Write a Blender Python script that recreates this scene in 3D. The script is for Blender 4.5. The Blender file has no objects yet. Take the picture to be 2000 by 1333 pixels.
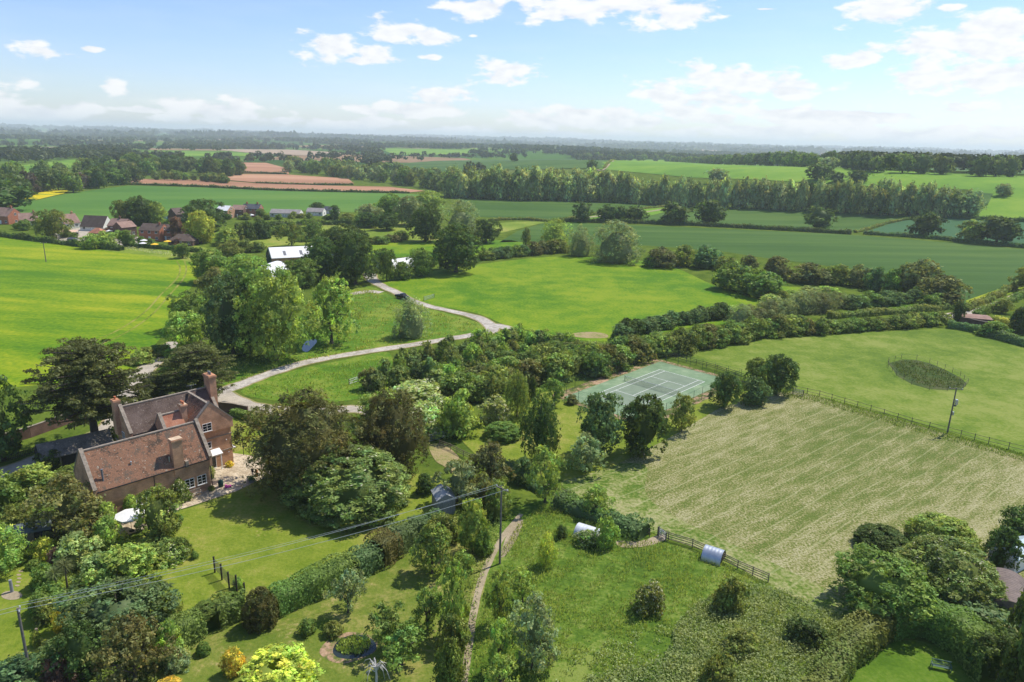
import bpy, bmesh, math, random
import numpy as np
from mathutils import Vector, Matrix, noise as mnoise
from mathutils.geometry import delaunay_2d_cdt
R_ = math.radians
scene = bpy.context.scene
col = scene.collection
# ------------------------------------------------------------------ camera
F, CX, CY, H = 1400.0, 1000.0, 666.5, 48.0
ROLL = R_(1.5)
PITCH = math.atan((CY - 270) / F * math.cos(ROLL))
_f = np.array([0, math.cos(PITCH), -math.sin(PITCH)]); _r = np.array([1., 0, 0]); _u = np.cross(_r, _f)
CR = _r * math.cos(ROLL) + _u * math.sin(ROLL); CU = -_r * math.sin(ROLL) + _u * math.cos(ROLL)
cam = bpy.data.cameras.new('camera'); co = bpy.data.objects.new('camera', cam); col.objects.link(co)
m = Matrix(((CR[0], CU[0], -_f[0], 0), (CR[1], CU[1], -_f[1], 0), (CR[2], CU[2], -_f[2], H), (0, 0, 0, 1)))
co.matrix_world = m
cam.sensor_width = 36; cam.lens = 36 * F / 2000; cam.clip_end = 80000; cam.clip_start = 0.5
scene.camera = co
scene.view_settings.view_transform = 'Standard'; scene.view_settings.look = 'None'
scene.view_settings.exposure = EXPO = 0.12; scene.view_settings.gamma = 1; scene.view_settings.use_curve_mapping = False
scene.render.engine = 'CYCLES'
cy = scene.cycles
cy.max_bounces = 5; cy.diffuse_bounces = 3; cy.glossy_bounces = 2; cy.transmission_bounces = 4; cy.volume_bounces = 1; cy.transparent_max_bounces = 6
cy.caustics_reflective = False; cy.caustics_refractive = False
# ------------------------------------------------------------------ sun and sky
SUN_AZ, SUN_EL = R_(54), R_(56)            # azimuth clockwise from +Y
sd = Vector((math.sin(SUN_AZ) * math.cos(SUN_EL), math.cos(SUN_AZ) * math.cos(SUN_EL), math.sin(SUN_EL)))
sl = bpy.data.lights.new('sun', 'SUN'); sl.energy = 5.0; sl.angle = R_(0.5); sl.color = (1, .95, .86)
so = bpy.data.objects.new('sun', sl); col.objects.link(so); so.rotation_euler = sd.to_track_quat('Z', 'Y').to_euler()
def ray(px, py):
    d = _f + CR * (px - CX) / F - CU * (py - CY) / F
    return d
W = bpy.data.worlds.new('World'); scene.world = W; W.use_nodes = True
nt = W.node_tree; nt.nodes.clear(); N = nt.nodes.new; L = nt.links.new
out = N('ShaderNodeOutputWorld'); bg = N('ShaderNodeBackground'); L(bg.outputs[0], out.inputs[0])
sky = N('ShaderNodeTexSky'); sky.sky_type = 'NISHITA'; sky.sun_disc = False; sky.sun_elevation = SUN_EL; sky.sun_rotation = SUN_AZ
sky.altitude = 50; sky.air_density = 1.0; sky.dust_density = 0.4; sky.ozone_density = 1.5
bg.inputs[1].default_value = 0.15
def sky_uv(px, py):
    d = ray(px, py); d = d / np.linalg.norm(d)
    return math.atan2(d[0], d[1]), math.asin(d[2])
def clouds():
    def V(op, a, b=None, c=None):
        n = N('ShaderNodeVectorMath'); n.operation = op
        for i, x in enumerate((a, b, c)):
            if x is None: continue
            if isinstance(x, (tuple, list)): n.inputs[i].default_value = x
            elif isinstance(x, (int, float)): n.inputs['Scale'].default_value = x
            else: L(x, n.inputs[i])
        return n
    def M(op, a, b=0., c=None, cl=False):
        n = N('ShaderNodeMath'); n.operation = op; n.use_clamp = cl
        for i, x in enumerate((a, b, c)):
            if x is None: continue
            if isinstance(x, (int, float)): n.inputs[i].default_value = x
            else: L(x, n.inputs[i])
        return n.outputs[0]
    tc = N('ShaderNodeTexCoord'); sx = N('ShaderNodeSeparateXYZ'); L(tc.outputs['Generated'], sx.inputs[0])
    az = M('ARCTAN2', sx.outputs[0], sx.outputs[1]); el = M('ARCSINE', sx.outputs[2])
    cb = N('ShaderNodeCombineXYZ'); L(az, cb.inputs[0]); L(el, cb.inputs[1]); uv = cb.outputs[0]
    # clouds: px centre, half width, half height, strength
    C = [(68,98,34,13,1),(232,172,24,18,.9),(640,96,58,20,1),(735,105,48,16,.9),(700,118,60,10,.7),(770,60,50,18,1),(840,72,45,13,.9),(930,18,70,17,1),(1120,14,110,24,1.0),(1220,8,80,20,.9),
         (1315,28,75,22,1),(985,140,62,20,1),(845,112,50,10,.45),(855,186,60,17,.9),(800,215,120,16,.9),(420,214,90,18,1),(60,222,110,20,.8),(270,214,80,10,.6),(650,245,110,12,.8),
         (1290,182,42,20,1),(1440,166,120,28,1.05),(1360,190,90,16,1),(1320,216,50,14,.95),(1120,232,150,20,1),(1255,238,90,12,.8),(1735,12,60,26,1),(1900,95,110,34,1.1),(1950,62,80,36,1),
         (1900,150,110,24,1.0),(1975,150,90,28,1),(1680,116,55,18,.75),(1560,225,140,18,.9),(1700,225,90,16,.8),(1500,258,150,14,.9),(1780,268,170,14,1),(1100,262,120,8,.6),
         (880,255,90,12,.7),(1560,262,60,10,.9),(1630,246,50,12,.9),(1400,232,60,12,.8),(1190,222,50,12,.9),(1040,236,70,12,.9),(740,238,50,10,.9),(560,236,70,9,.7),(350,232,60,9,.8),(150,214,50,12,.9),(1700,262,60,9,.9),(1860,270,60,10,.9),(1330,262,60,8,.8),(1220,262,50,7,.8),(1500,18,60,6,.4),(925,70,18,6,.6),(180,96,22,6,.6),(1860,15,50,9,.5),(1880,210,80,14,.6),(1960,262,70,14,.8),(2150,60,150,50,1),(2250,180,150,40,1),(-120,190,110,30,1),(-260,60,90,30,1)]
    md = None
    nz = N('ShaderNodeTexNoise'); nz.noise_dimensions = '3D'; mp = V('MULTIPLY', uv, (1.0, 2.3, 1.0)); L(mp.outputs[0], nz.inputs['Vector'])
    nz.inputs['Scale'].default_value = 24; nz.inputs['Detail'].default_value = 9; nz.inputs['Roughness'].default_value = .56
    for (x, y, w, h, s) in C:
        a, e = sky_uv(x, y); wa, he = w / F * 1.25, h / F * 1.35
        q = V('MULTIPLY_ADD', uv, (1 / wa, 1 / he, 0), (-a / wa, -e / he, 0))
        ln = V('LENGTH', q.outputs[0]).outputs['Value']
        ln = M('DIVIDE', ln, s)
        md = ln if md is None else M('SMOOTH_MIN', md, ln, .06)
        if md is not ln: md.node.inputs[2].default_value = .06
    base = M('SUBTRACT', 1.0, md)
    n0 = M('SUBTRACT', nz.outputs[0], .5)
    dens = M('MULTIPLY_ADD', n0, 2.9, base)
    # faint high streaks and the low haze bank of far cloud
    nz2 = N('ShaderNodeTexNoise'); mp2 = V('MULTIPLY', uv, (1.0, 6.0, 1.0)); L(mp2.outputs[0], nz2.inputs['Vector']); nz2.inputs['Scale'].default_value = 7; nz2.inputs['Detail'].default_value = 7
    mr = N('ShaderNodeMapRange'); mr.interpolation_type = 'SMOOTHSTEP'; L(dens, mr.inputs[0]); mr.inputs[1].default_value = .04; mr.inputs[2].default_value = .50; mr.inputs[4].default_value = .96
    low = N('ShaderNodeMapRange'); L(el, low.inputs[0]); low.inputs[1].default_value = 0.0; low.inputs[2].default_value = .09; low.inputs[3].default_value = .32; low.inputs[4].default_value = 0
    l2 = N('ShaderNodeMapRange'); l2.interpolation_type = 'SMOOTHSTEP'; L(nz2.outputs[0], l2.inputs[0]); l2.inputs[1].default_value = .38; l2.inputs[2].default_value = .72
    thin = M('MULTIPLY', l2.outputs[0], low.outputs[0])
    l3 = M('MULTIPLY', l2.outputs[0], .07)
    tot = M('MAXIMUM', M('MAXIMUM', mr.outputs[0], thin), l3)
    # cloud brightness: shaded parts painted greyer by an offset noise
    nz3 = N('ShaderNodeTexNoise'); mp3 = V('MULTIPLY_ADD', uv, (1.0, 2.6, 1.0), (.008, -.03, 0)); L(mp3.outputs[0], nz3.inputs['Vector']); nz3.inputs['Scale'].default_value = 24; nz3.inputs['Detail'].default_value = 6
    df = M('SUBTRACT', nz3.outputs[0], nz.outputs[0])
    lit = M('MULTIPLY_ADD', df, -2.2, .80, True)
    cr = N('ShaderNodeMix'); cr.data_type = 'RGBA'; L(lit, cr.inputs[0]); cr.inputs[6].default_value = (4.7, 4.95, 5.4, 1); cr.inputs[7].default_value = (6.4, 6.45, 6.5, 1)
    tint = N('ShaderNodeMix'); tint.data_type = 'RGBA'; tint.blend_type = 'MULTIPLY'; tint.inputs[0].default_value = 1; L(sky.outputs[0], tint.inputs[6]); tint.inputs[7].default_value = SKYTINT
    mx = N('ShaderNodeMix'); mx.data_type = 'RGBA'; L(tot, mx.inputs[0]); L(tint.outputs[2], mx.inputs[6]); L(cr.outputs[2], mx.inputs[7])
    L(mx.outputs[2], bg.inputs[0])
SKYTINT = (.78, .85, 1.06, 1)
clouds()
# ------------------------------------------------------------------ terrain
def sst(a, b, x):
    t = np.clip((x - a) / (b - a), 0, 1); return t * t * (3 - 2 * t)
def T(x, y):
    x = np.asarray(x, float); y = np.asarray(y, float)
    r = .869 * x + .495 * y; s = -.495 * x + .869 * y
    top = 27 - 9 * sst(420, 850, s) - 18 * sst(900, 1350, s)
    up = sst(385, 640, r) * (1 - .75 * sst(760, 1100, r))
    z = top * up * sst(-500, -150, s)
    d = np.hypot(x, y)
    und = (np.sin(x / 310 + 1.3) * np.cos(y / 420 + .4) * 7 + np.sin(x / 830 + y / 1500) * 9 - 3) * sst(1000, 2600, d)
    far = sst(8000, 15000, d) * (38 + 14 * np.sin(np.arctan2(x, y) * 9 + 1) + 7 * np.sin(np.arctan2(x, y) * 31)) 
    return z + und + far
def G(px, py, dz=0.):
    d = ray(px, py)
    if d[2] >= -1e-4: d = np.array([d[0], d[1], -1e-4])
    t = (H - dz) / -d[2]
    p = d * t
    if p[1] < 330 and math.hypot(p[0], p[1]) < 380: return Vector((p[0], p[1], dz))
    ts = np.geomspace(150, min(t * 1.02 + 1, 18900) if t > 150 else 151, 1500)
    X = ts * d[0]; Y = ts * d[1]; Z = H + ts * d[2] - T(X, Y) - dz
    k = np.where(Z <= 0)[0]
    if len(k):
        i = k[0]
        if i > 0:
            a = Z[i - 1] / (Z[i - 1] - Z[i]); t = ts[i - 1] + a * (ts[i] - ts[i - 1])
        else: t = ts[0]
    else: t = ts[-1]
    x, y = d[0] * t, d[1] * t
    return Vector((x, y, float(T(x, y)) + dz))
def proj(p):
    v = np.array([p[0], p[1], p[2] - H]); d = v @ _f
    return CX + F * (v @ CR) / d, CY - F * (v @ CU) / d, d
# ------------------------------------------------------------------ object helpers
def tag(o, label=None, cat=None, group=None, kind=None):
    if label: o['label'] = label
    if cat: o['category'] = cat
    if group: o['group'] = group
    if kind: o['kind'] = kind
    return o
def mesh_np(name, verts, faces, mats=None, smooth=False, tint=None, midx=None):
    """verts (n,3), faces (m,k) k=3|4"""
    me = bpy.data.meshes.new(name); n, (mf, k) = len(verts), faces.shape
    me.vertices.add(n); me.vertices.foreach_set('co', np.ascontiguousarray(verts, dtype=np.float32).ravel())
    me.loops.add(mf * k); me.loops.foreach_set('vertex_index', np.ascontiguousarray(faces, dtype=np.int32).ravel())
    me.polygons.add(mf); me.polygons.foreach_set('loop_start', np.arange(0, mf * k, k, dtype=np.int32))
    if tint is not None:
        a = me.attributes.new('tint', 'FLOAT_COLOR', 'FACE'); a.data.foreach_set('color', np.ascontiguousarray(tint, dtype=np.float32).ravel())
    me.update(calc_edges=True)
    for mm in (mats or []): me.materials.append(mm)
    if midx is not None: me.polygons.foreach_set('material_index', np.ascontiguousarray(midx, dtype=np.int32))
    if smooth: me.polygons.foreach_set('use_smooth', np.ones(mf, dtype=bool))
    return me
def link(name, me, parent=None, loc=None, rz=0):
    o = bpy.data.objects.new(name, me); col.objects.link(o)
    if parent is not None: o.parent = parent
    if loc is not None: o.location = loc
    if rz: o.rotation_euler.z = rz
    return o
def empty(name, loc, rz=0, label=None, cat=None, group=None):
    o = link(name, None, None, loc, rz); o.empty_display_size = .3
    return tag(o, label, cat, group)
class MB:
    """collects boxes / prisms / tubes and builds ONE mesh"""
    def __init__(s): s.v = []; s.f = []; s.mi = []; s.cur = 0
    def add(s, vs, fs):
        n = len(s.v); s.v += [tuple(v) for v in vs]; s.f += [tuple(i + n for i in f) for f in fs]; s.mi += [s.cur] * len(fs)
    def box(s, x0, x1, y0, y1, z0, z1):
        s.add([(x0,y0,z0),(x1,y0,z0),(x1,y1,z0),(x0,y1,z0),(x0,y0,z1),(x1,y0,z1),(x1,y1,z1),(x0,y1,z1)],
              [(0,3,2,1),(4,5,6,7),(0,1,5,4),(1,2,6,5),(2,3,7,6),(3,0,4,7)])
    def hexa(s, p):  # 8 points, bottom ring then top ring
        s.add(p, [(0,3,2,1),(4,5,6,7),(0,1,5,4),(1,2,6,5),(2,3,7,6),(3,0,4,7)])
    def bar(s, a, b, w, h=None, up=(0,0,1)):
        h = h or w; a = Vector(a); b = Vector(b); d = (b - a).normalized(); upv = Vector(up)
        if abs(d.dot(upv)) > .98: upv = Vector((1, 0, 0))
        x = d.cross(upv).normalized() * w / 2; y = x.cross(d).normalized() * h / 2
        s.hexa([a-x-y, a+x-y, b+x-y, b-x-y, a-x+y, a+x+y, b+x+y, b-x+y])
    def tube(s, pts, rs, n=8, cap=True):
        pts = [Vector(p) for p in pts]; base = len(s.v); k = len(pts)
        if not hasattr(rs, '__len__'): rs = [rs] * k
        vs = []
        for i, p in enumerate(pts):
            d = (pts[min(i+1, k-1)] - pts[max(i-1, 0)]).normalized()
            u = Vector((0, 0, 1)) if abs(d.z) < .9 else Vector((1, 0, 0))
            x = d.cross(u).normalized(); y = x.cross(d).normalized()
            for j in range(n):
                t = 2 * math.pi * j / n; vs.append(p + (x * math.cos(t) + y * math.sin(t)) * rs[i])
        fs = [(i*n+j, i*n+(j+1)%n, (i+1)*n+(j+1)%n, (i+1)*n+j) for i in range(k-1) for j in range(n)]
        if cap: fs += [tuple(range(n)), tuple((k-1)*n + j for j in range(n))[::-1]]
        s.add(vs, fs)
    def lathe(s, prof, n=16, c=(0,0,0)):
        vs = [(c[0] + r*math.cos(2*math.pi*j/n), c[1] + r*math.sin(2*math.pi*j/n), c[2] + z) for r, z in prof for j in range(n)]
        k = len(prof)
        fs = [(i*n+j, i*n+(j+1)%n, (i+1)*n+(j+1)%n, (i+1)*n+j) for i in range(k-1) for j in range(n)]
        s.add(vs, fs + [tuple(range(n))[::-1], tuple((k-1)*n + j for j in range(n))])
    def build(s, name, mats, parent=None, loc=None, rz=0, smooth=False):
        me = bpy.data.meshes.new(name); me.from_pydata(s.v, [], s.f)
        for mm in (mats if isinstance(mats, (list, tuple)) else [mats]): me.materials.append(mm)
        me.polygons.foreach_set('material_index', s.mi)
        if smooth: me.polygons.foreach_set('use_smooth', [True] * len(me.polygons))
        me.update()
        return link(name, me, parent, loc, rz)
# ------------------------------------------------------------------ materials
def newmat(name):
    mt = bpy.data.materials.new(name); mt.use_nodes = True; t = mt.node_tree; t.nodes.clear()
    o = t.nodes.new('ShaderNodeOutputMaterial'); return mt, t, o
def cmat(name, c, rough=.7, metal=0, var=.15, scale=3., spec=.3, bump=0.):
    mt, t, o = newmat(name); b = t.nodes.new('ShaderNodeBsdfPrincipled'); t.links.new(b.outputs[0], o.inputs[0])
    b.inputs['Roughness'].default_value = rough; b.inputs['Metallic'].default_value = metal; b.inputs['Specular IOR Level'].default_value = spec
    tc = t.nodes.new('ShaderNodeTexCoord'); nz = t.nodes.new('ShaderNodeTexNoise'); nz.inputs['Scale'].default_value = scale; nz.inputs['Detail'].default_value = 6
    t.links.new(tc.outputs['Object'], nz.inputs['Vector'])
    cr = t.nodes.new('ShaderNodeValToRGB'); e = cr.color_ramp.elements; e[0].position = .3; e[1].position = .7
    e[0].color = tuple(x * (1 - var) for x in c) + (1,); e[1].color = tuple(min(1, x * (1 + var)) for x in c) + (1,)
    t.links.new(nz.outputs[0], cr.inputs[0]); t.links.new(cr.outputs[0], b.inputs['Base Color'])
    if bump:
        bp = t.nodes.new('ShaderNodeBump'); bp.inputs['Strength'].default_value = bump; t.links.new(nz.outputs[0], bp.inputs['Height']); t.links.new(bp.outputs[0], b.inputs['Normal'])
    return mt
def field_mat(name, cols, s1=.02, s2=.15, s3=1.5, stripe=None, bare=None, mix2=.5, mix3=.5, stretch=None, rough=.95, bump=.4):
    """ground cover: three noise scales through a colour ramp, optional drill rows / windrows, optional bare patches.
    stripe = (angle, spacing, width, colour, amount, wobble)"""
    mt, t, o = newmat(name); n = t.nodes.new; l = t.links.new
    b = n('ShaderNodeBsdfPrincipled'); l(b.outputs[0], o.inputs[0]); b.inputs['Roughness'].default_value = rough; b.inputs['Specular IOR Level'].default_value = .1
    tc = n('ShaderNodeTexCoord'); src = tc.outputs['Object']
    if stretch:
        mp = n('ShaderNodeMapping'); mp.inputs['Rotation'].default_value[2] = -stretch[0]; l(src, mp.inputs[0])
        m2 = n('ShaderNodeMapping'); m2.inputs['Scale'].default_value = (1 / stretch[1], 1, 1); l(mp.outputs[0], m2.inputs[0]); sv = m2.outputs[0]
    else: sv = src
    def nz(scale, v, det=5, ro=.6):
        q = n('ShaderNodeTexNoise'); q.inputs['Scale'].default_value = scale; q.inputs['Detail'].default_value = det; q.inputs['Roughness'].default_value = ro; l(v, q.inputs['Vector']); return q.outputs[0]
    def M(op, a, b_=0., c=None, cl=False):
        q = n('ShaderNodeMath'); q.operation = op; q.use_clamp = cl
        for i, x in enumerate((a, b_, c)):
            if x is None: continue
            if isinstance(x, (int, float)): q.inputs[i].default_value = x
            else: l(x, q.inputs[i])
        return q.outputs[0]
    a1, a2, a3 = nz(s1, sv), nz(s2, sv), nz(s3, src, 3)
    v = M('MULTIPLY_ADD', M('SUBTRACT', a2, .5), mix2, a1); v = M('MULTIPLY_ADD', M('SUBTRACT', a3, .5), mix3, v)
    cr = n('ShaderNodeValToRGB'); el = cr.color_ramp.elements; k = len(cols)
    el[0].position = .32; el[0].color = (*cols[0], 1); el[1].position = .68; el[1].color = (*cols[-1], 1)
    for i in range(1, k - 1):
        q = el.new(.32 + .36 * i / (k - 1)); q.color = (*cols[i], 1)
    l(v, cr.inputs[0]); c = cr.outputs[0]
    def mixc(fac, a, bcol):
        q = n('ShaderNodeMix'); q.data_type = 'RGBA'; l(fac, q.inputs[0]); l(a, q.inputs[6]); q.inputs[7].default_value = (*bcol, 1); return q.outputs[2]
    if bare:
        f = n('ShaderNodeMapRange'); f.interpolation_type = 'SMOOTHSTEP'; l(M('MULTIPLY_ADD', M('SUBTRACT', a3, .5), .5, nz(bare[1], src, 6)), f.inputs[0]); f.inputs[1].default_value = bare[2]; f.inputs[2].default_value = bare[2] + .12
        c = mixc(M('MULTIPLY', f.outputs[0], bare[3] if len(bare) > 3 else .8), c, bare[0])
    for st in ([] if not stripe else (stripe if isinstance(stripe, list) else [stripe])):
        ang, sp, wd, sc, am, wob = st
        mp = n('ShaderNodeMapping'); mp.inputs['Rotation'].default_value[2] = -ang; l(src, mp.inputs[0])
        sx = n('ShaderNodeSeparateXYZ'); l(mp.outputs[0], sx.inputs[0])
        y = M('MULTIPLY_ADD', M('SUBTRACT', nz(.06, src), .5), wob, sx.outputs[1])
        y = M('MULTIPLY_ADD', M('SUBTRACT', nz(1.1, src), .5), wob * .12, y)
        fr = M('ABSOLUTE', M('SUBTRACT', M('FRACT', M('DIVIDE', y, sp)), .5))
        g = n('ShaderNodeMapRange'); g.interpolation_type = 'SMOOTHSTEP'; l(fr, g.inputs[0]); g.inputs[1].default_value = wd / sp; g.inputs[2].default_value = wd / sp * .4
        br = M('MULTIPLY', g.outputs[0], M('MULTIPLY_ADD', nz(.35, src), 1.6, -.25, True)); br = M('MULTIPLY', br, am)
        c = mixc(br, c, sc)
    l(c, b.inputs['Base Color'])
    if bump:
        bp = n('ShaderNodeBump'); bp.inputs['Strength'].default_value = bump; bp.inputs['Distance'].default_value = .25; l(M('ADD', a3, a2), bp.inputs['Height']); l(bp.outputs[0], b.inputs['Normal'])
    return mt
def leaf_material():
    mt, t, o = newmat('foliage'); n = t.nodes.new; l = t.links.new
    oi = n('ShaderNodeObjectInfo'); at = n('ShaderNodeAttribute'); at.attribute_name = 'tint'
    m1 = n('ShaderNodeMix'); m1.data_type = 'RGBA'; m1.blend_type = 'MULTIPLY'; m1.inputs[0].default_value = 1; l(oi.outputs['Color'], m1.inputs[6]); l(at.outputs['Color'], m1.inputs[7])
    hs = n('ShaderNodeHueSaturation'); l(m1.outputs[2], hs.inputs['Color'])
    mr = n('ShaderNodeMapRange'); l(oi.outputs['Random'], mr.inputs[0]); mr.inputs[3].default_value = .86; mr.inputs[4].default_value = 1.16; l(mr.outputs[0], hs.inputs['Value'])
    mr2 = n('ShaderNodeMapRange'); l(oi.outputs['Random'], mr2.inputs[0]); hs.inputs['Saturation'].default_value = .90; mr2.inputs[3].default_value = .478; mr2.inputs[4].default_value = .503; l(mr2.outputs[0], hs.inputs['Hue'])
    fl = n('ShaderNodeMix'); fl.data_type = 'RGBA'; l(at.outputs['Alpha'], fl.inputs[0]); fl.inputs[6].default_value = (.62, .60, .40, 1); l(hs.outputs[0], fl.inputs[7])
    d = n('ShaderNodeBsdfDiffuse'); l(fl.outputs[2], d.inputs[0])
    tr = n('ShaderNodeBsdfTranslucent'); tm = n('ShaderNodeMix'); tm.data_type = 'RGBA'; tm.blend_type = 'MULTIPLY'; tm.inputs[0].default_value = 1; l(fl.outputs[2], tm.inputs[6]); tm.inputs[7].default_value = (1.5, 1.45, .7, 1); l(tm.outputs[2], tr.inputs[0])
    mx = n('ShaderNodeMixShader'); mx.inputs[0].default_value = .36; l(d.outputs[0], mx.inputs[1]); l(tr.outputs[0], mx.inputs[2])
    gl = n('ShaderNodeBsdfGlossy'); gl.inputs['Roughness'].default_value = .5; gl.inputs['Color'].default_value = (.7, .8, .55, 1)
    m3 = n('ShaderNodeMixShader'); m3.inputs[0].default_value = .02; l(mx.outputs[0], m3.inputs[1]); l(gl.outputs[0], m3.inputs[2])
    l(m3.outputs[0], o.inputs[0]); return mt
LEAF = leaf_material()
BARK = cmat('bark', (.10, .08, .06), .9, scale=6, var=.4)
PALEBARK = cmat('pale_bark', (.42, .40, .35), .85, scale=5, var=.35)
# ------------------------------------------------------------------ vegetation prototypes (unit width and height)
def prof(kind, t):
    if kind == 'round': return np.clip(1 - (2 * t - 1) ** 2, 0, 1) ** .42
    if kind == 'flat': return np.clip(1 - np.abs(2 * t - 1) ** 3, 0, 1) ** .5
    if kind == 'dome': return np.clip(1 - t ** 2.2, 0, 1) ** .5 * (.86 + .14 * np.clip(t * 5, 0, 1))
    if kind == 'cone': return np.clip(1 - t, 0, 1) ** .8 * np.clip(t * 7 + .35, 0, 1)
    if kind == 'egg': return np.sin(np.pi * np.clip(t, 0, 1) ** .72) ** .62
    if kind == 'col': return np.clip(np.sin(np.pi * t), 0, 1) ** .4
    return np.ones_like(t)
def quads(pos, nrm, ls, rng, asp=.62, along=None):
    n = len(pos)
    nrm = nrm / (np.linalg.norm(nrm, axis=1, keepdims=True) + 1e-9)
    r = rng.normal(size=(n, 3)) if along is None else along + .25 * rng.normal(size=(n, 3))
    a = r - nrm * np.sum(r * nrm, 1, keepdims=True); a /= np.linalg.norm(a, axis=1, keepdims=True) + 1e-9
    b = np.cross(nrm, a)
    s = (ls * rng.uniform(.6, 1.35, n))[:, None] if not hasattr(ls, 'shape') else ls[:, None]
    A = a * s; B = b * s * asp
    V = np.stack([pos - A, pos - B * 1.0 + A * .1, pos + A, pos + B], 1)
    return V.reshape(-1, 3)
def crown_np(seed, kind='round', ncl=60, nlf=80, ls=.035, z0=.14, cr=.15, flat=.8, flower=0., core=.6, tv=.2, lump=.2, spread=.5, up=.35, asp=.62, droop=0.):
    rng = np.random.default_rng(seed)
    C = []
    ph = rng.uniform(0, 6.28, 6)
    while len(C) < ncl:
        t = rng.uniform(0, 1); R = float(prof(kind, np.array(t)))
        if rng.uniform() > R + .12: continue
        f = rng.uniform(0, 2 * math.pi); q = 1 - spread * rng.uniform() ** 1.6
        lum = 1 + lump * (math.sin(2 * f + ph[0] + 3 * t) * .5 + math.sin(3 * f + ph[1] - 4 * t) * .5 + .4 * math.sin(5 * f + ph[2]))
        rr = max(0, (.5 - cr * .75)) * R * q * lum
        C.append((rr * math.cos(f), rr * math.sin(f), z0 + cr * .5 + t * (1 - z0 - cr * 1.15)))
    C = np.array(C); k_ = 6; nt_ = max(1, nlf // k_); mt_ = ncl * nt_; m = mt_ * k_
    ct = np.repeat(np.arange(ncl), nt_); ti = np.repeat(np.arange(mt_), k_); ci = ct[ti]
    out = C.copy(); out[:, 2] -= z0 + .35 * (1 - z0); out /= np.linalg.norm(out, axis=1, keepdims=True) + 1e-6
    crs = cr * rng.uniform(.65, 1.3, ncl)
    d = rng.normal(size=(mt_, 3)); d /= np.linalg.norm(d, axis=1, keepdims=True)
    d = d + .6 * out[ct] + np.array([0, 0, up]); d /= np.linalg.norm(d, axis=1, keepdims=True)
    rad = crs[ct] * (.6 + .4 * rng.uniform(size=mt_) ** .5)
    tp = C[ct] + d * rad[:, None] * np.array([1, 1, flat])
    if droop: tp[:, 2] -= droop * np.hypot(tp[:, 0], tp[:, 1]) ** 2
    tn = d * 1.0 + rng.normal(size=(mt_, 3)) * .42; tn /= np.linalg.norm(tn, axis=1, keepdims=True)
    pos = tp[ti] + rng.normal(size=(m, 3)) * ls * .75; nr = tn[ti] + rng.normal(size=(m, 3)) * .3
    d = d[ti]
    V = quads(pos, nr, ls, rng, asp)
    tint = np.ones((m, 4), dtype=np.float32)
    val = np.exp(rng.normal(0, tv, ncl))[ci] * np.exp(rng.normal(0, .22, mt_))[ti] * np.exp(rng.normal(0, .08, m)); hue = (rng.normal(0, .09, ncl)[ct] + rng.normal(0, .08, mt_))[ti]
    tint[:, 0] = val * (1 + hue); tint[:, 1] = val; tint[:, 2] = val * (1 - hue)
    if flower:
        fl = (rng.uniform(size=m) < flower) & (d[:, 2] > .1); tint[fl, 3] = 0
    Fq = np.arange(m * 4).reshape(-1, 4)
    if core:  # hidden inner body, tinted darker, added to block light through the crown
        nz, na = 8, 12; tt = np.linspace(0.04, .96, nz); Rv = prof(kind, tt) * .5 * core
        zz = z0 + (1 - z0) * (.5 + (tt - .5) * (core + .18))
        if kind == 'dome': zz = tt * (core + .15)
        f = np.arange(na) * 2 * math.pi / na
        g = np.array([[r * math.cos(a) * rng.uniform(.8, 1.1), r * math.sin(a) * rng.uniform(.8, 1.1), z] for r, z in zip(Rv, zz) for a in f])
        fq = np.array([(i * na + j, i * na + (j + 1) % na, (i + 1) * na + (j + 1) % na, (i + 1) * na + j) for i in range(nz - 1) for j in range(na)]) + len(V)
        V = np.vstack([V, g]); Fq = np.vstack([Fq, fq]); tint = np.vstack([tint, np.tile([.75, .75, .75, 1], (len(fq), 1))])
    return V, Fq, tint, C
def trunk_mb(C, seed, r0=.028, top=.6, nl=7, lean=0.02, n=7, mbr=None):
    rng = random.Random(seed); mb = mbr or MB()
    p1 = (rng.uniform(-lean, lean), rng.uniform(-lean, lean), top * .5); p2 = (p1[0] * 2, p1[1] * 2, top)
    mb.tube([(0, 0, -.01), (0, 0, .05), p1, p2], [r0 * 1.5, r0, r0 * .75, r0 * .4], n)
    idx = list(range(len(C))); rng.shuffle(idx)
    for k in idx[:nl]:
        c = C[k]; zb = rng.uniform(.25, .85) * top; q = zb / top
        b = Vector((p2[0] * q, p2[1] * q, zb)); e = Vector(c); mid = b.lerp(e, .5) + Vector((0, 0, -.02 + rng.uniform(-.02, .02)))
        mb.tube([b, mid, e], [r0 * .42, r0 * .28, r0 * .1], 5, False)
    return mb
PROTO = {}
def proto(key, nvar, trunk, bark=None, **kw):
    lst = []
    for i in range(nvar):
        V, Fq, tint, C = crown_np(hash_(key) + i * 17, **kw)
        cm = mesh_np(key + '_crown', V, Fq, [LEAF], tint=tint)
        tm = None
        if trunk:
            mb = trunk_mb(C, i + 5, **trunk); tm = bpy.data.meshes.new(key + '_trunk'); tm.from_pydata(mb.v, [], mb.f); tm.materials.append(bark or BARK)
        lst.append((cm, tm))
    PROTO[key] = lst
def hash_(s): return sum(ord(c) * (i + 3) for i, c in enumerate(s)) % 9973
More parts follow.
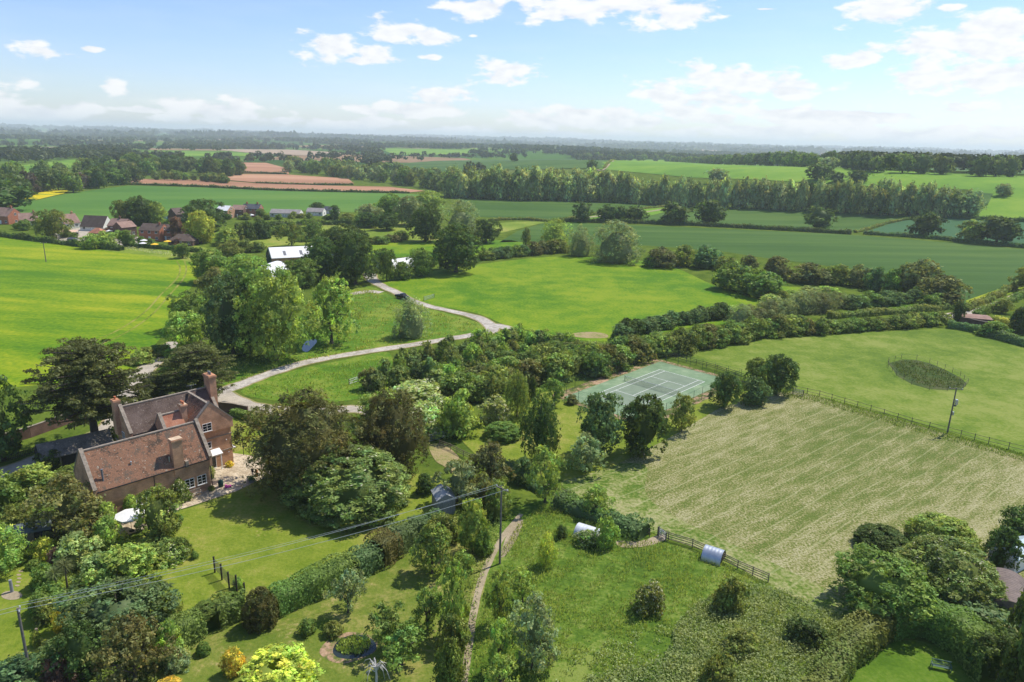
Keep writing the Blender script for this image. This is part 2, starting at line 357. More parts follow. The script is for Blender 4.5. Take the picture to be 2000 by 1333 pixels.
# near protos: leaf size is a share of crown width
proto('oak', 4, dict(r0=.035, top=.5, nl=8), ncl=80, nlf=96, ls=.023, z0=.03, cr=.135, kind='round', lump=.3, core=.5)
proto('bigoak', 3, dict(r0=.03, top=.5, nl=8), ncl=170, nlf=102, ls=.0155, z0=.02, cr=.10, kind='round', lump=.3, core=.55, spread=.4)
proto('ash', 4, dict(r0=.028, top=.62, nl=16), ncl=64, nlf=84, ls=.022, z0=.05, cr=.12, kind='egg', core=.25, lump=.35, spread=.7)
proto('willow', 3, dict(r0=.04, top=.5, nl=12), ncl=95, nlf=96, ls=.020, z0=.01, cr=.11, kind='dome', flat=1.5, asp=.3, up=.15, lump=.25, core=.62)
proto('birch', 2, dict(r0=.03, top=.85, nl=8), ncl=85, nlf=72, ls=.028, z0=.02, cr=.16, kind='egg', core=.4, asp=.4, flat=1.2)
proto('shrub', 5, None, ncl=60, nlf=72, ls=.034, z0=.0, cr=.17, kind='dome', core=.55, lump=.3)
proto('flower', 2, None, ncl=60, nlf=78, ls=.032, z0=.0, cr=.17, kind='dome', core=.5, flower=.2, lump=.35)
proto('laurel', 2, None, ncl=300, nlf=120, ls=.0145, z0=.0, cr=.07, kind='dome', spread=.22, core=.64, flower=.03, lump=.10, tv=.2, asp=.5)
proto('dense', 2, None, ncl=220, nlf=90, ls=.018, z0=.0, cr=.08, kind='dome', spread=.25, core=.64, lump=.08, tv=.12)
proto('yew', 2, dict(r0=.04, top=.6, nl=3), ncl=260, nlf=96, ls=.0135, z0=.0, cr=.075, kind='egg', core=.66, lump=.28, flat=1.5, up=.6, asp=.35, tv=.25)
proto('cypress', 1, None, ncl=80, nlf=60, ls=.04, z0=.0, cr=.2, kind='col', core=.6, lump=.1, up=.5)
proto('fruit', 4, dict(r0=.032, top=.5, nl=18), ncl=50, nlf=78, ls=.025, z0=.16, cr=.12, kind='round', core=0, lump=.45, spread=.85)
proto('sapling', 4, dict(r0=.022, top=.9, nl=5), ncl=34, nlf=60, ls=.045, z0=.0, cr=.2, kind='egg', core=.45, lump=.35, up=.6)
proto('midoak', 5, dict(r0=.035, top=.5, nl=4, n=5), ncl=46, nlf=36, ls=.048, z0=.04, cr=.16, kind='round', core=.64, lump=.3)
proto('midpop', 5, dict(r0=.03, top=.85, nl=2, n=5), ncl=46, nlf=36, ls=.055, z0=.03, cr=.2, kind='egg', core=.5, lump=.3, flat=1.3)
proto('midshrub', 3, None, ncl=36, nlf=36, ls=.055, z0=.0, cr=.2, kind='dome', core=.66, lump=.25)
def pine_proto(key, seed, npl=10, base=.36):
    """flat layered plates of needles on long level limbs over a bare trunk"""
    rng = np.random.default_rng(seed); C = []; S = []
    mb = MB(); mb.tube([(0,0,0), (0.005,0,.3), (.01,.01,.62), (0,0,.93)], [.036, .028, .02, .006], 9)
    for i in range(npl):
        t = i / (npl - 1); z = base + (.955 - base) * t ** .8; R = .48 * (1 - .5 * t ** 2.6) * (.75 if i == 0 else 1)
        nb = int(9 - 3 * t)
        for k in range(nb):
            f = 2 * math.pi * (k + rng.uniform(-.3, .3)) / nb + i * 1.1; L_ = R * rng.uniform(.72, 1.05)
            e = Vector((L_ * math.cos(f), L_ * math.sin(f), z + rng.uniform(-.012, .03)))
            mb.tube([(0, 0, z - .07), (e * .5).xy.to_3d() + Vector((0, 0, z - .03)), e], [.011, .007, .003], 5, False)
            ns = int(10 * L_ / .45) + 3
            for q in range(ns):
                a = (q + .9) / (ns + .4); sp = .085 * (1 - .3 * a)
                C.append((e.x * a + rng.normal(0, sp * .55), e.y * a + rng.normal(0, sp * .55), z - .02 + .03 * a + rng.normal(0, .008))); S.append(sp * rng.uniform(.75, 1.2))
    C = np.array(C); S = np.array(S); nlf = 44; m = len(C) * nlf; ci = np.repeat(np.arange(len(C)), nlf)
    d = rng.normal(size=(m, 3)); d[:, 2] = np.abs(d[:, 2]); d /= np.linalg.norm(d, axis=1, keepdims=True)
    pos = C[ci] + d * (S[ci] * rng.uniform(.4, 1, m) * .8)[:, None] * np.array([1, 1, .5])
    V = quads(pos, d + .4 * rng.normal(size=(m, 3)), .0125, rng, .5)
    tint = np.ones((m, 4)); val = np.exp(rng.normal(0, .22, len(C)))[ci] * np.exp(rng.normal(0, .15, m)); tint[:, :3] = val[:, None]
    cm = mesh_np(key + '_crown', V, np.arange(m * 4).reshape(-1, 4), [LEAF], tint=tint)
    tm = bpy.data.meshes.new(key + '_trunk'); tm.from_pydata(mb.v, [], mb.f); tm.materials.append(BARK)
    PROTO[key] = [(cm, tm)]
pine_proto('pine', 4); pine_proto('pineb', 9, 8, .25)
COL = dict(dk=(.024,.046,.011), md=(.046,.082,.014), lt=(.083,.130,.024), yl=(.125,.165,.018), br=(.058,.064,.020), gy=(.078,.108,.058), pn=(.036,.044,.016),
           cp=(.050,.028,.026), gd=(.66,.58,.02), bl=(.036,.068,.028), ol=(.060,.082,.016), yw=(.040,.043,.012), ck=(.095,.130,.045), lm=(.054,.088,.022), pp=(.030,.024,.024), hw=(.050,.060,.024))
FS = (3.35, 3.15, 2.2)
COL = {k: tuple(min(.75, x * (1.0 if k == 'gd' else f_)) for x, f_ in zip(v, FS)) for k, v in COL.items()}
_seq = random.Random(77)
def place(kind, x, y, z, w, h, c, label=None, cat=None, group=None, name=None, rz=None, merged=False):
    if kind == 'oak' and w > 9.5: kind = 'bigoak'
    cm, tm = _seq.choice(PROTO[kind]); rz = _seq.uniform(0, 6.28) if rz is None else rz
    c = COL[c] if isinstance(c, str) else tuple(x * f_ for x, f_ in zip(c, FS))
    tree = tm is not None
    name = name or ('tree' if tree else 'shrub'); cat = cat or ('tree' if tree else 'shrub')
    if tree:
        r = empty(name, (x, y, z), rz, label, cat, group)
        a = link('crown', cm, r); a.scale = (w, w, h); a.color = (*c, 1)
        b = link('trunk', tm, r); b.scale = (w, w, h)
    else:
        r = link(name, cm, None, (x, y, z), rz); r.scale = (w, w, h); r.color = (*c, 1); tag(r, label, cat, group)
    return r
def fit(x0, y0, x1, y1):
    cx, cyy = (x0 + x1) / 2, (y0 + y1) / 2; h = 0.
    p = G(cx, y1)
    for _ in range(4):
        p = G(cx, cyy, h / 2); q = np.array([p.x, p.y, p.z - H]); d = q @ _f; e = math.asin(min(.99, -q[2] / np.linalg.norm(q)))
        w = (x1 - x0) * d / F; V = (y1 - y0) * d / F
        hh = 4 * ((V / 2) ** 2 - (w / 2 * math.sin(e)) ** 2)
        h = math.sqrt(max(hh, 0)) / math.cos(e); h = min(max(h, .42 * w), 3.2 * w)
    return p.x, p.y, p.z - h / 2, w, h
def veg(x0, y0, x1, y1, kind, c, label, name=None, cat=None, group=None):
    x, y, z, w, h = fit(x0, y0, x1, y1)
    return place(kind, x, y, z, w * 1.06, h * 1.02, c, label, cat, group, name)
def vegb(bx, by, top, wpx, kind, c, label, name=None, cat=None, group=None):
    """trunk base visible at (bx, by), top of the crown at row top"""
    p = G(bx, by); v = np.array([p.x, p.y, p.z - H]); d = v @ _f; lo, hi = .3, 60.
    for _ in range(30):
        h = (lo + hi) / 2
        if proj((p.x, p.y, p.z + h))[1] > top: lo = h
        else: hi = h
    return place(kind, p.x, p.y, p.z, wpx * d / F, h, c, label, cat, group, name)
ORD = ['first','second','third','fourth','fifth','sixth','seventh','eighth','ninth','tenth','eleventh','twelfth','thirteenth','fourteenth','fifteenth','sixteenth','seventeenth','eighteenth','nineteenth','twentieth']
def along(pts, n, jit=0.):
    P = [G(*p) for p in pts]; L_ = [0.]
    for a, b in zip(P, P[1:]): L_.append(L_[-1] + (b - a).length)
    res = []
    for i in range(n):
        s = L_[-1] * (i + .5 + _seq.uniform(-jit, jit)) / n; s = min(max(s, 0), L_[-1] - 1e-4)
        k = next(j for j in range(len(L_) - 1) if L_[j + 1] >= s); q = (s - L_[k]) / (L_[k + 1] - L_[k])
        res.append(P[k].lerp(P[k + 1], q))
    return res
def row(pts, n, hm, wm, kinds, cols, desc, where, group, jit=.25, off=0., name=None, cat=None):
    for i, p in enumerate(along(pts, n, jit)):
        h = _seq.uniform(*hm); w = _seq.uniform(*wm)
        x = p.x + _seq.uniform(-off, off); y = p.y + _seq.uniform(-off, off); z = float(T(x, y)) if math.hypot(x, y) > 350 else 0.
        lab = f'{desc}, {ORD[i]} from the left {where}' if n <= 20 else f'{desc} {where}'
        place(_seq.choice(kinds), x, y, z - .1, w, h, _seq.choice(cols), lab, cat, group, name)
def inpoly(X, Y, P):
    r = np.zeros(len(X), bool); n = len(P)
    for i in range(n):
        x0, y0 = P[i][0], P[i][1]; x1, y1 = P[(i+1) % n][0], P[(i+1) % n][1]
        c = ((y0 > Y) != (y1 > Y)) & (X < (x1 - x0) * (Y - y0) / (y1 - y0 + 1e-12) + x0); r ^= c
    return r
def catmull(P, k=6, closed=True):
    n = len(P); out = []
    rng_ = range(n) if closed else range(n - 1)
    for i in rng_:
        if closed: a, b, c, d = P[(i-1) % n], P[i], P[(i+1) % n], P[(i+2) % n]
        else: a, b, c, d = P[max(i-1, 0)], P[i], P[i+1], P[min(i+2, n-1)]
        for j in range(k):
            t = j / k
            out.append(tuple(.5 * (2*b[q] + (c[q]-a[q])*t + (2*a[q]-5*b[q]+4*c[q]-d[q])*t*t + (3*b[q]-a[q]-3*c[q]+d[q])*t**3) for q in range(2)))
    if not closed: out.append(tuple(P[-1]))
    return out
def wpoly(px, smooth=False, k=5):
    P = [tuple(G(x, y).xy) for x, y in px]
    return catmull(P, k) if smooth else P
def sheet(name, P, mat, lift=.03, step=0, label=None, kind='structure', cat=None):
    P = [tuple(p) for p in P]
    v2 = [Vector(p) for p in P]; ed = [(i, (i + 1) % len(P)) for i in range(len(P))]
    if step:
        a = np.array(P); X, Y = np.meshgrid(np.arange(a[:, 0].min(), a[:, 0].max(), step), np.arange(a[:, 1].min(), a[:, 1].max(), step))
        X = X.ravel(); Y = Y.ravel(); k = inpoly(X, Y, P); v2 += [Vector((x, y)) for x, y in zip(X[k], Y[k])]
    vo, eo, fo = delaunay_2d_cdt(v2, ed, [], 1, 1e-4)[:3]
    xy = np.array([(v.x, v.y) for v in vo]); z = T(xy[:, 0], xy[:, 1]) + lift
    me = bpy.data.meshes.new(name); me.from_pydata(np.column_stack([xy, z]).tolist(), [], fo); me.materials.append(mat); me.update()
    if len(me.polygons) and me.polygons[0].normal.z < 0: me.flip_normals()
    o = link(name, me); return tag(o, label, cat, None, kind)
def ribbon(name, px, width, mat, lift=.05, label=None, smooth=5, kind='structure'):
    P = catmull([tuple(G(x, y).xy) for x, y in px], smooth, False); n = len(P)
    ws = width if hasattr(width, '__len__') else [width, width]
    v = []
    for i, p in enumerate(P):
        a = Vector(P[max(i-1, 0)]); b = Vector(P[min(i+1, n-1)]); d = (b - a).normalized(); q = Vector((-d.y, d.x)); t = i / (n - 1) * (len(ws) - 1); k = min(int(t), len(ws) - 2)
        w = ws[k] + (ws[k+1] - ws[k]) * (t - k); w *= 1 + .06 * math.sin(i * 1.7) + .04 * math.sin(i * .6)
        for s in (-.5, .5):
            x, y = p[0] + q.x * w * s, p[1] + q.y * w * s; v.append((x, y, float(T(x, y)) + lift))
    f = [(2*i, 2*i+2, 2*i+3, 2*i+1) for i in range(n - 1)]
    me = bpy.data.meshes.new(name); me.from_pydata(v, [], f); me.materials.append(mat); me.update()
    if me.polygons[0].normal.z < 0: me.flip_normals()
    return tag(link(name, me), label, None, None, kind)
def hedge(px, w, h, c, label, ls=.16, dens=1.3, seed=1, world=None, group=None, smooth=4, wav=.12, name='hedge', tv=.14, top=None, rounded=.35, flower=0.):
    """clipped or field hedge: leaf cards over a long rounded body, one mesh"""
    P = world or [tuple(G(x, y).xy) for x, y in px]
    P = catmull(P, smooth, False) if smooth else P
    rng = np.random.default_rng(seed); P = np.array(P); seg = np.linalg.norm(np.diff(P, axis=0), axis=1); S = np.concatenate([[0], np.cumsum(seg)]); Lt = S[-1]
    per = w + 2 * h; n = int(Lt * per * dens / (ls * ls * 2)); s = rng.uniform(0, Lt, n); u = rng.uniform(0, per, n)
    ends = int(w * h * dens / (ls * ls * 2)) 
    cx_ = np.interp(s, S, P[:, 0]); cy_ = np.interp(s, S, P[:, 1]); dx = np.interp(s + .3, S, P[:, 0]) - np.interp(s - .3, S, P[:, 0]); dy = np.interp(s + .3, S, P[:, 1]) - np.interp(s - .3, S, P[:, 1])
    l = np.hypot(dx, dy) + 1e-6; nx, ny = -dy / l, dx / l
    off = np.where(u < h, -w / 2, np.where(u > h + w, w / 2, u - h - w / 2)); zz = np.where(u < h, u, np.where(u > h + w, per - u, h))
    nzv = (u >= h) & (u <= h + w); no = np.where(nzv, 0, np.sign(off))
    # round the shoulders
    k = np.clip((zz / h - (1 - rounded)) / rounded, 0, 1); off = off * np.where(nzv, 1, 1 - .28 * k ** 2)
    zz = np.where(nzv, h * (1 - .12 * (np.abs(off) / (w / 2)) ** 3), zz)
    wob = 1 + wav * (np.sin(s * 1.1 + 1) * .5 + np.sin(s * .43 + seed) + .6 * np.sin(s * 2.7 + u)) ; hf = 1 + wav * .8 * (np.sin(s * .35 + seed) + .5 * np.sin(s * 1.9))
    dp = rng.uniform(-.5, 1, n) * ls * 1.1
    pos = np.column_stack([cx_ + nx * (off * wob + no * dp), cy_ + ny * (off * wob + no * dp), zz * hf + np.where(nzv, dp, 0)])
    pos[:, 2] += T(pos[:, 0], pos[:, 1])
    nr = np.column_stack([nx * no, ny * no, nzv * 1. + .25]) + rng.normal(size=(n, 3)) * .45
    V = quads(pos, nr, ls, rng); tint = np.ones((n, 4)); cl = np.sin(s * .9 + u * 1.3 + seed) * np.sin(s * 2.3 - u) * .12
    val = np.exp(rng.normal(0, tv, n) + cl); tint[:, :3] = val[:, None]; tint[:, 0] *= 1 + .2 * np.sin(s * .31 + seed)
    if flower: tint[rng.uniform(size=n) < flower, 3] = 0
    cs = np.arange(0, Lt + .01, max(.6, Lt / 200)); m_ = len(cs); X = np.interp(cs, S, P[:, 0]); Y = np.interp(cs, S, P[:, 1]); DX = np.gradient(X); DY = np.gradient(Y); LL = np.hypot(DX, DY) + 1e-6; NX, NY = -DY / LL, DX / LL
    ring = [(-.43, 0), (-.43, .62), (-.28, .88), (.28, .88), (.43, .62), (.43, 0)]; hh = h * (1 + wav * .8 * (np.sin(cs * .35 + seed) + .5 * np.sin(cs * 1.9)))
    g = np.array([[X[i] + NX[i] * a * w, Y[i] + NY[i] * a * w, hh[i] * b] for i in range(m_) for a, b in ring]); g[:, 2] += T(g[:, 0], g[:, 1]); r = len(ring)
    fq = [(i*r+j, i*r+j+1, (i+1)*r+j+1, (i+1)*r+j) for i in range(m_ - 1) for j in range(r - 1)] + [(0, 1, 4, 5), (1, 2, 3, 4)] + [((m_-1)*r + q, (m_-1)*r + q2, (m_-1)*r + q3, (m_-1)*r + q4) for q, q2, q3, q4 in ((0, 5, 4, 1), (1, 4, 3, 2))]
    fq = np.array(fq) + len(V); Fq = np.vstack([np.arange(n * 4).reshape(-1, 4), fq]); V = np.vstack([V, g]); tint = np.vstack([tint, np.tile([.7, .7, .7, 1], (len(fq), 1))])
    c = COL[c] if isinstance(c, str) else tuple(x * f_ for x, f_ in zip(c, FS))
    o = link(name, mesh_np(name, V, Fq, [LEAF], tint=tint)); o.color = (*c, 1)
    return tag(o, label, 'hedge', group)
def scatter(name, P, dens, size, hgt, c, label, seed=3, flower=0., tv=.25, patch=None, upright=True, cat=None, asp=.45, lift=0., holes=None):
    """ground cover nobody could count: one mesh of blades / leaves standing on the ground"""
    rng = np.random.default_rng(seed); a = np.array(P); A = (a[:, 0].max() - a[:, 0].min()) * (a[:, 1].max() - a[:, 1].min()); n = int(A * dens)
    X = rng.uniform(a[:, 0].min(), a[:, 0].max(), n); Y = rng.uniform(a[:, 1].min(), a[:, 1].max(), n); k = inpoly(X, Y, P)
    for hp in (holes or []): k &= ~inpoly(X, Y, hp)
    X, Y = X[k], Y[k]
    pt = .5 + .5 * np.sin(X * .55 + 2 * np.sin(Y * .31)) * np.sin(Y * .62 + 1.7 * np.sin(X * .27)); pt = .55 * pt + .45 * (.5 + .5 * np.sin(X * 1.9 + Y) * np.sin(Y * 2.3 - X * .8))
    if patch is not None: k = rng.uniform(size=len(X)) < np.clip((pt - patch) * 3, 0.02, 1); X, Y, pt = X[k], Y[k], pt[k]
    n = len(X); hz = hgt * (.35 + .9 * pt) * rng.uniform(.3, 1, n)
    pos = np.column_stack([X, Y, T(X, Y) + lift + hz])
    if upright: nr = rng.normal(size=(n, 3)) * np.array([1, 1, .35]); al = np.tile([0, 0, 1.], (n, 1))
    else: nr = rng.normal(size=(n, 3)) * .6 + np.array([0, 0, 1]); al = None
    V = quads(pos, nr, size, rng, asp, al); tint = np.ones((n, 4)); val = np.exp(rng.normal(0, tv, n) + (pt - .5) * .35); tint[:, :3] = val[:, None]; tint[:, 0] *= 1 + .25 * (pt - .5)
    if flower: tint[rng.uniform(size=n) < flower, 3] = 0
    o = link(name, mesh_np(name, V, np.arange(n * 4).reshape(-1, 4), [LEAF], tint=tint)); c = COL[c] if isinstance(c, str) else tuple(x * f_ for x, f_ in zip(c, FS)); o.color = (*c, 1)
    return tag(o, label, cat, None, 'stuff')
# ------------------------------------------------------------------ ground
def ground():
    r = np.concatenate([[0.01], np.linspace(25, 330, 14), np.arange(338, 1250, 8.), np.geomspace(1262, 19000, 110)]); na = 480
    a = np.arange(na) * 2 * math.pi / na; RR, AA = np.meshgrid(r, a, indexing='ij'); X = RR * np.sin(AA); Y = RR * np.cos(AA)
    V = np.column_stack([X.ravel(), Y.ravel(), T(X, Y).ravel()]); n = len(r)
    i = np.arange(n - 1)[:, None]; j = np.arange(na)[None, :]; F_ = np.stack([i*na + j, (i+1)*na + j, (i+1)*na + (j+1) % na, i*na + (j+1) % na], -1).reshape(-1, 4)[:, ::-1]
    mt, t, o = newmat('countryside'); nn = t.nodes.new; l = t.links.new
    b = nn('ShaderNodeBsdfPrincipled'); l(b.outputs[0], o.inputs[0]); b.inputs['Roughness'].default_value = 1; b.inputs['Specular IOR Level'].default_value = 0
    tc = nn('ShaderNodeTexCoord'); vo = nn('ShaderNodeTexVoronoi'); mp = nn('ShaderNodeMapping'); mp.inputs['Scale'].default_value = (1/330, 1/420, 0); mp.inputs['Rotation'].default_value[2] = .4; l(tc.outputs['Object'], mp.inputs[0]); l(mp.outputs[0], vo.inputs['Vector']); vo.inputs['Scale'].default_value = 1
    sx = nn('ShaderNodeSeparateColor'); l(vo.outputs['Color'], sx.inputs[0])
    cr = nn('ShaderNodeValToRGB'); cr.color_ramp.interpolation = 'CONSTANT'; e = cr.color_ramp.elements
    cols = [(.035,.085,.02),(.06,.13,.02),(.045,.10,.025),(.10,.17,.03),(.05,.11,.02),(.26,.17,.10),(.07,.14,.025),(.20,.19,.09)]
    e[0].color = (*cols[0], 1); e[1].position = .125; e[1].color = (*cols[1], 1)
    for k in range(2, 8): q = e.new(k / 8); q.color = (*cols[k], 1)
    l(sx.outputs[0], cr.inputs[0])
    n1 = nn('ShaderNodeTexNoise'); n1.inputs['Scale'].default_value = .22; n1.inputs['Detail'].default_value = 8; l(tc.outputs['Object'], n1.inputs['Vector'])
    c2 = nn('ShaderNodeValToRGB'); q = c2.color_ramp.elements; q[0].position = .3; q[0].color = (.055,.095,.014,1); q[1].position = .72; q[1].color = (.13,.175,.026,1); n3 = nn('ShaderNodeTexNoise'); n3.inputs['Scale'].default_value = 1.7; n3.inputs['Detail'].default_value = 4; l(tc.outputs['Object'], n3.inputs['Vector']); ma = nn('ShaderNodeMath'); ma.operation = 'MULTIPLY_ADD'; l(n3.outputs[0], ma.inputs[0]); ma.inputs[1].default_value = .6; l(n1.outputs[0], ma.inputs[2]); mb_ = nn('ShaderNodeMath'); mb_.operation = 'SUBTRACT'; l(ma.outputs[0], mb_.inputs[0]); mb_.inputs[1].default_value = .3; l(mb_.outputs[0], c2.inputs[0])
    ln = nn('ShaderNodeVectorMath'); ln.operation = 'LENGTH'; l(tc.outputs['Object'], ln.inputs[0]); mr = nn('ShaderNodeMapRange'); l(ln.outputs['Value'], mr.inputs[0]); mr.inputs[1].default_value = 900; mr.inputs[2].default_value = 1300
    mx = nn('ShaderNodeMix'); mx.data_type = 'RGBA'; l(mr.outputs[0], mx.inputs[0]); l(c2.outputs[0], mx.inputs[6]); l(cr.outputs[0], mx.inputs[7]); l(mx.outputs[2], b.inputs['Base Color'])
    tag(link('ground', mesh_np('ground', V, F_, [mt], smooth=True)), 'green open countryside of grass and distant fields', None, None, 'structure')
ground()
A_ = math.atan2
M_crop = field_mat('yellow_green_crop', [(.070,.165,.006),(.120,.215,.006),(.185,.26,.008),(.28,.31,.014)], .022, .12, .9, stretch=(R_(-8), 4), bare=((.34,.25,.10), .03, .70, .5), mix2=.8)
M_mead = field_mat('bright_meadow', [(.068,.165,.006),(.110,.205,.007),(.150,.235,.010),(.20,.265,.014)], .025, .14, 1.3, mix2=.8, mix3=.7)
M_dark = field_mat('dark_crop', [(.040,.092,.014),(.054,.112,.017),(.080,.140,.024)], .016, .06, .6, stretch=(R_(4), 7), mix2=.8, mix3=.2, stripe=(R_(4), 24, .8, (.10,.17,.05), .6, 2))
M_blue = field_mat('bluish_crop', [(.045,.115,.045),(.055,.13,.052)], .012, .05, .6, stretch=(R_(10), 6), mix3=.2)
M_hill = field_mat('hill_pasture', [(.095,.20,.016),(.13,.25,.018),(.185,.29,.026)], .010, .035, .3, mix3=.3)
M_vil = field_mat('young_wheat', [(.055,.14,.020),(.085,.18,.026),(.12,.21,.032)], .008, .03, .4, stretch=(R_(20), 4), mix3=.2, stripe=(R_(75), 24, .8, (.05,.12,.03), .45, 3))
M_red = field_mat('ploughed_earth', [(.30,.15,.085),(.40,.21,.12),(.47,.27,.16)], .012, .05, .5, stretch=(R_(-5), 7), mix3=.2)
M_tan = field_mat('pale_ploughed_earth', [(.30,.22,.15),(.40,.30,.20)], .01, .04, .4, mix3=.2)
M_rape = field_mat('yellow_flower_field', [(.30,.30,.01),(.62,.48,.01),(.22,.28,.02)], .03, .1, .4, stretch=(R_(0), 6))
M_pad = field_mat('paddock_grass', [(.085,.145,.014),(.135,.195,.022),(.21,.245,.052)], .035, .22, 1.6, bare=((.30,.24,.11), .06, .68, .35), mix2=.7)
M_hay = field_mat('mown_hay', [(.105,.145,.026),(.195,.20,.062),(.255,.245,.098),(.355,.33,.18)], .03, .55, 3.6, stretch=(R_(38), 3.2), mix2=.9, mix3=1.5, bare=((.30,.24,.12), .09, .64, .5),
                 stripe=[(R_(40), 2.9, .17, (.40,.385,.20), .6, 1.5)], bump=.8)
M_hayedge = field_mat('cut_green_aftermath', [(.075,.135,.016),(.13,.18,.032),(.22,.24,.08),(.30,.29,.13)], .05, .3, 2, mix2=.9, mix3=.9, stripe=(R_(40), 2.9, .17, (.36,.36,.18), .6, .9), bump=.7)
M_lawn = field_mat('garden_lawn', [(.12,.175,.014),(.175,.22,.024),(.26,.255,.055)], .07, .38, 2.4, bare=((.36,.27,.12), .22, .67, .5), mix2=.7, mix3=.5)
M_lawn2 = field_mat('orchard_lawn', [(.095,.145,.016),(.145,.18,.028),(.25,.235,.065)], .09, .4, 2.4, bare=((.38,.29,.14), .2, .62, .55), mix2=.8)
M_rough = field_mat('rough_grass', [(.060,.115,.012),(.10,.165,.018),(.18,.225,.045)], .05, .35, 2, mix2=.9, mix3=.9)
M_verge = field_mat('verge_grass', [(.065,.145,.010),(.10,.185,.014),(.19,.235,.030)], .05, .3, 2, mix2=.9, mix3=.8, bare=((.33,.27,.13), .12, .66, .4))
M_wpast = field_mat('worn_pasture', [(.125,.19,.018),(.19,.25,.03),(.28,.28,.06)], .02, .1, .8, mix2=.7)
M_road = field_mat('lane_tarmac', [(.30,.265,.215),(.41,.37,.31),(.52,.475,.40)], .15, .9, 5, rough=.9, mix2=1.1, mix3=.8)
M_edge = field_mat('dry_grass_edge', [(.16,.19,.04),(.30,.25,.11),(.34,.26,.14)], .3, 1.3, 5)
M_drive = field_mat('gravel_drive', [(.34,.30,.24),(.47,.41,.32)], .3, 1.2, 6)
M_dirt = field_mat('dirt_path', [(.27,.22,.14),(.40,.33,.22)], .4, 2, 8)
M_soil = field_mat('bare_soil', [(.24,.17,.10),(.40,.26,.16)], .3, 1.2, 5)
M_tram = field_mat('crushed_crop', [(.06,.13,.008),(.20,.22,.03),(.30,.27,.08)], .1, .5, 2)
M_shade = field_mat('shaded_lawn', [(.060,.125,.010),(.090,.165,.014),(.14,.20,.03)], .09, .4, 2.4)  # shade on the bench lawn painted in as darker, greener grass
def F2(name, px, mat, lift=.02, step=0, label=None, smooth=False, cat=None): return sheet(name, wpoly(px, smooth), mat, lift, step, label)
F2('field', [(-700,470),(0,462),(60,470),(160,481),(340,503),(395,516),(382,550),(352,590),(322,650),(290,690),(240,735),(0,760),(-500,900)], M_crop, .02, 0, 'bright yellow-green crop field left of the tree belt')
F2('field', [(745,548),(820,534),(950,515),(1060,503),(1140,502),(1290,515),(1400,560),(1515,598),(1500,625),(1350,640),(1215,665),(1130,665),(1060,648),(1000,640),(930,612),(850,598),(790,578)], M_mead, .03, 0, 'bright green meadow beyond the bend of the lane', True)
F2('field', [(715,505),(725,474),(860,468),(1000,470),(1040,478),(1010,492),(940,498),(850,500)], M_mead, .03, 0, 'small bright pasture behind the big oak')
F2('field', [(975,474),(1010,452),(1060,437),(1130,436),(1330,444),(1660,459),(1850,474),(2060,493),(2600,540),(2500,600),(2100,550),(2000,566),(1950,575),(1890,600),(1850,560),(1700,530),(1500,505),(1400,490),(1260,480),(1130,478),(1040,472)], M_dark, .03, 0, 'wide dark green crop field right of the pale willows')
F2('field', [(890,381),(1000,385),(1150,389),(1340,398),(1190,415),(1095,430),(930,424),(905,404)], M_dark, .05, 12, 'dark green crop field in front of the poplar belt')
F2('field', [(1350,402),(1500,407),(1790,424),(1720,438),(1672,453),(1500,446),(1420,438),(1300,436),(1220,434)], M_dark, .06, 12, 'dark green crop strip between the poplars and the hedge')
F2('field', [(1686,455),(1740,437),(1800,425),(1880,424),(2080,440),(2700,475),(2700,540),(2080,486),(1860,466)], M_blue, .06, 12, 'bluish green crop field on the right')
F2('field', [(1110,437),(1100,431),(1190,417),(1345,399),(1352,403),(1220,433)], M_hill, .09, 12, 'light grass strip along the track')
F2('field', [(925,440),(1000,434),(1095,433),(1055,437),(980,455),(960,450)], M_wpast, .04, 0, 'narrow yellowish grass field by the willows')
F2('field', [(1860,385),(1890,376),(1940,380),(1930,400),(1865,425),(1800,420)], M_dark, .5, 10, 'dark crop corner below the hill')
F2('field', [(1180,311),(1300,313),(1500,322),(1700,333),(1900,340),(2120,347),(2700,385),(2700,470),(2120,440),(1870,424),(1930,402),(1890,372),(1700,365),(1480,352),(1350,348),(1170,331)], M_hill, .45, 9, 'bright green hill pasture below the wood')
F2('field', [(745,335),(880,338),(960,333),(1180,329),(1215,312),(1120,311),(1000,312),(850,315),(770,322)], M_dark, .5, 14, 'green field left of the hill track')
F2('field', [(15,408),(60,390),(180,372),(250,363),(400,367),(560,374),(800,379),(860,384),(800,410),(700,415),(560,411),(420,430),(180,436),(60,428)], M_vil, .05, 12, 'green wheat field behind the village')
F2('field', [(430,318),(520,319),(562,330),(565,341),(450,339)], M_red, .5, 12, 'farthest red ploughed field')
F2('field', [(410,344),(450,341),(560,342),(680,350),(692,360),(600,361),(505,358),(430,352)], M_red, .5, 12, 'middle red ploughed field')
F2('field', [(240,350),(420,353),(500,359),(620,363),(760,366),(830,374),(800,377),(620,373),(400,364),(250,359)], M_red, .4, 12, 'nearest red ploughed strip edging the wheat')
F2('field', [(38,388),(42,374),(90,371),(140,370),(125,379),(70,392)], M_rape, .4, 10, 'small yellow flowering field')
F2('field', [(0,330),(60,322),(150,312),(170,326),(60,338),(0,344)], M_hill, .5, 20, 'green field before the far road')
F2('field', [(-60,292),(60,286),(200,283),(215,290),(120,296),(-60,302)], M_tan, .8, 30, 'pale ploughed field far on the left')
F2('field', [(215,300),(330,296),(500,300),(480,306),(300,308)], M_hill, .8, 30, 'far bright green field behind the dark trees')
F2('field', [(420,291),(560,293),(690,301),(620,306),(480,299)], M_tan, .8, 30, 'far pale strip field')
F2('field', [(740,291),(900,294),(1000,290),(900,304),(770,303)], M_hill, .8, 30, 'far rounded green hill field')
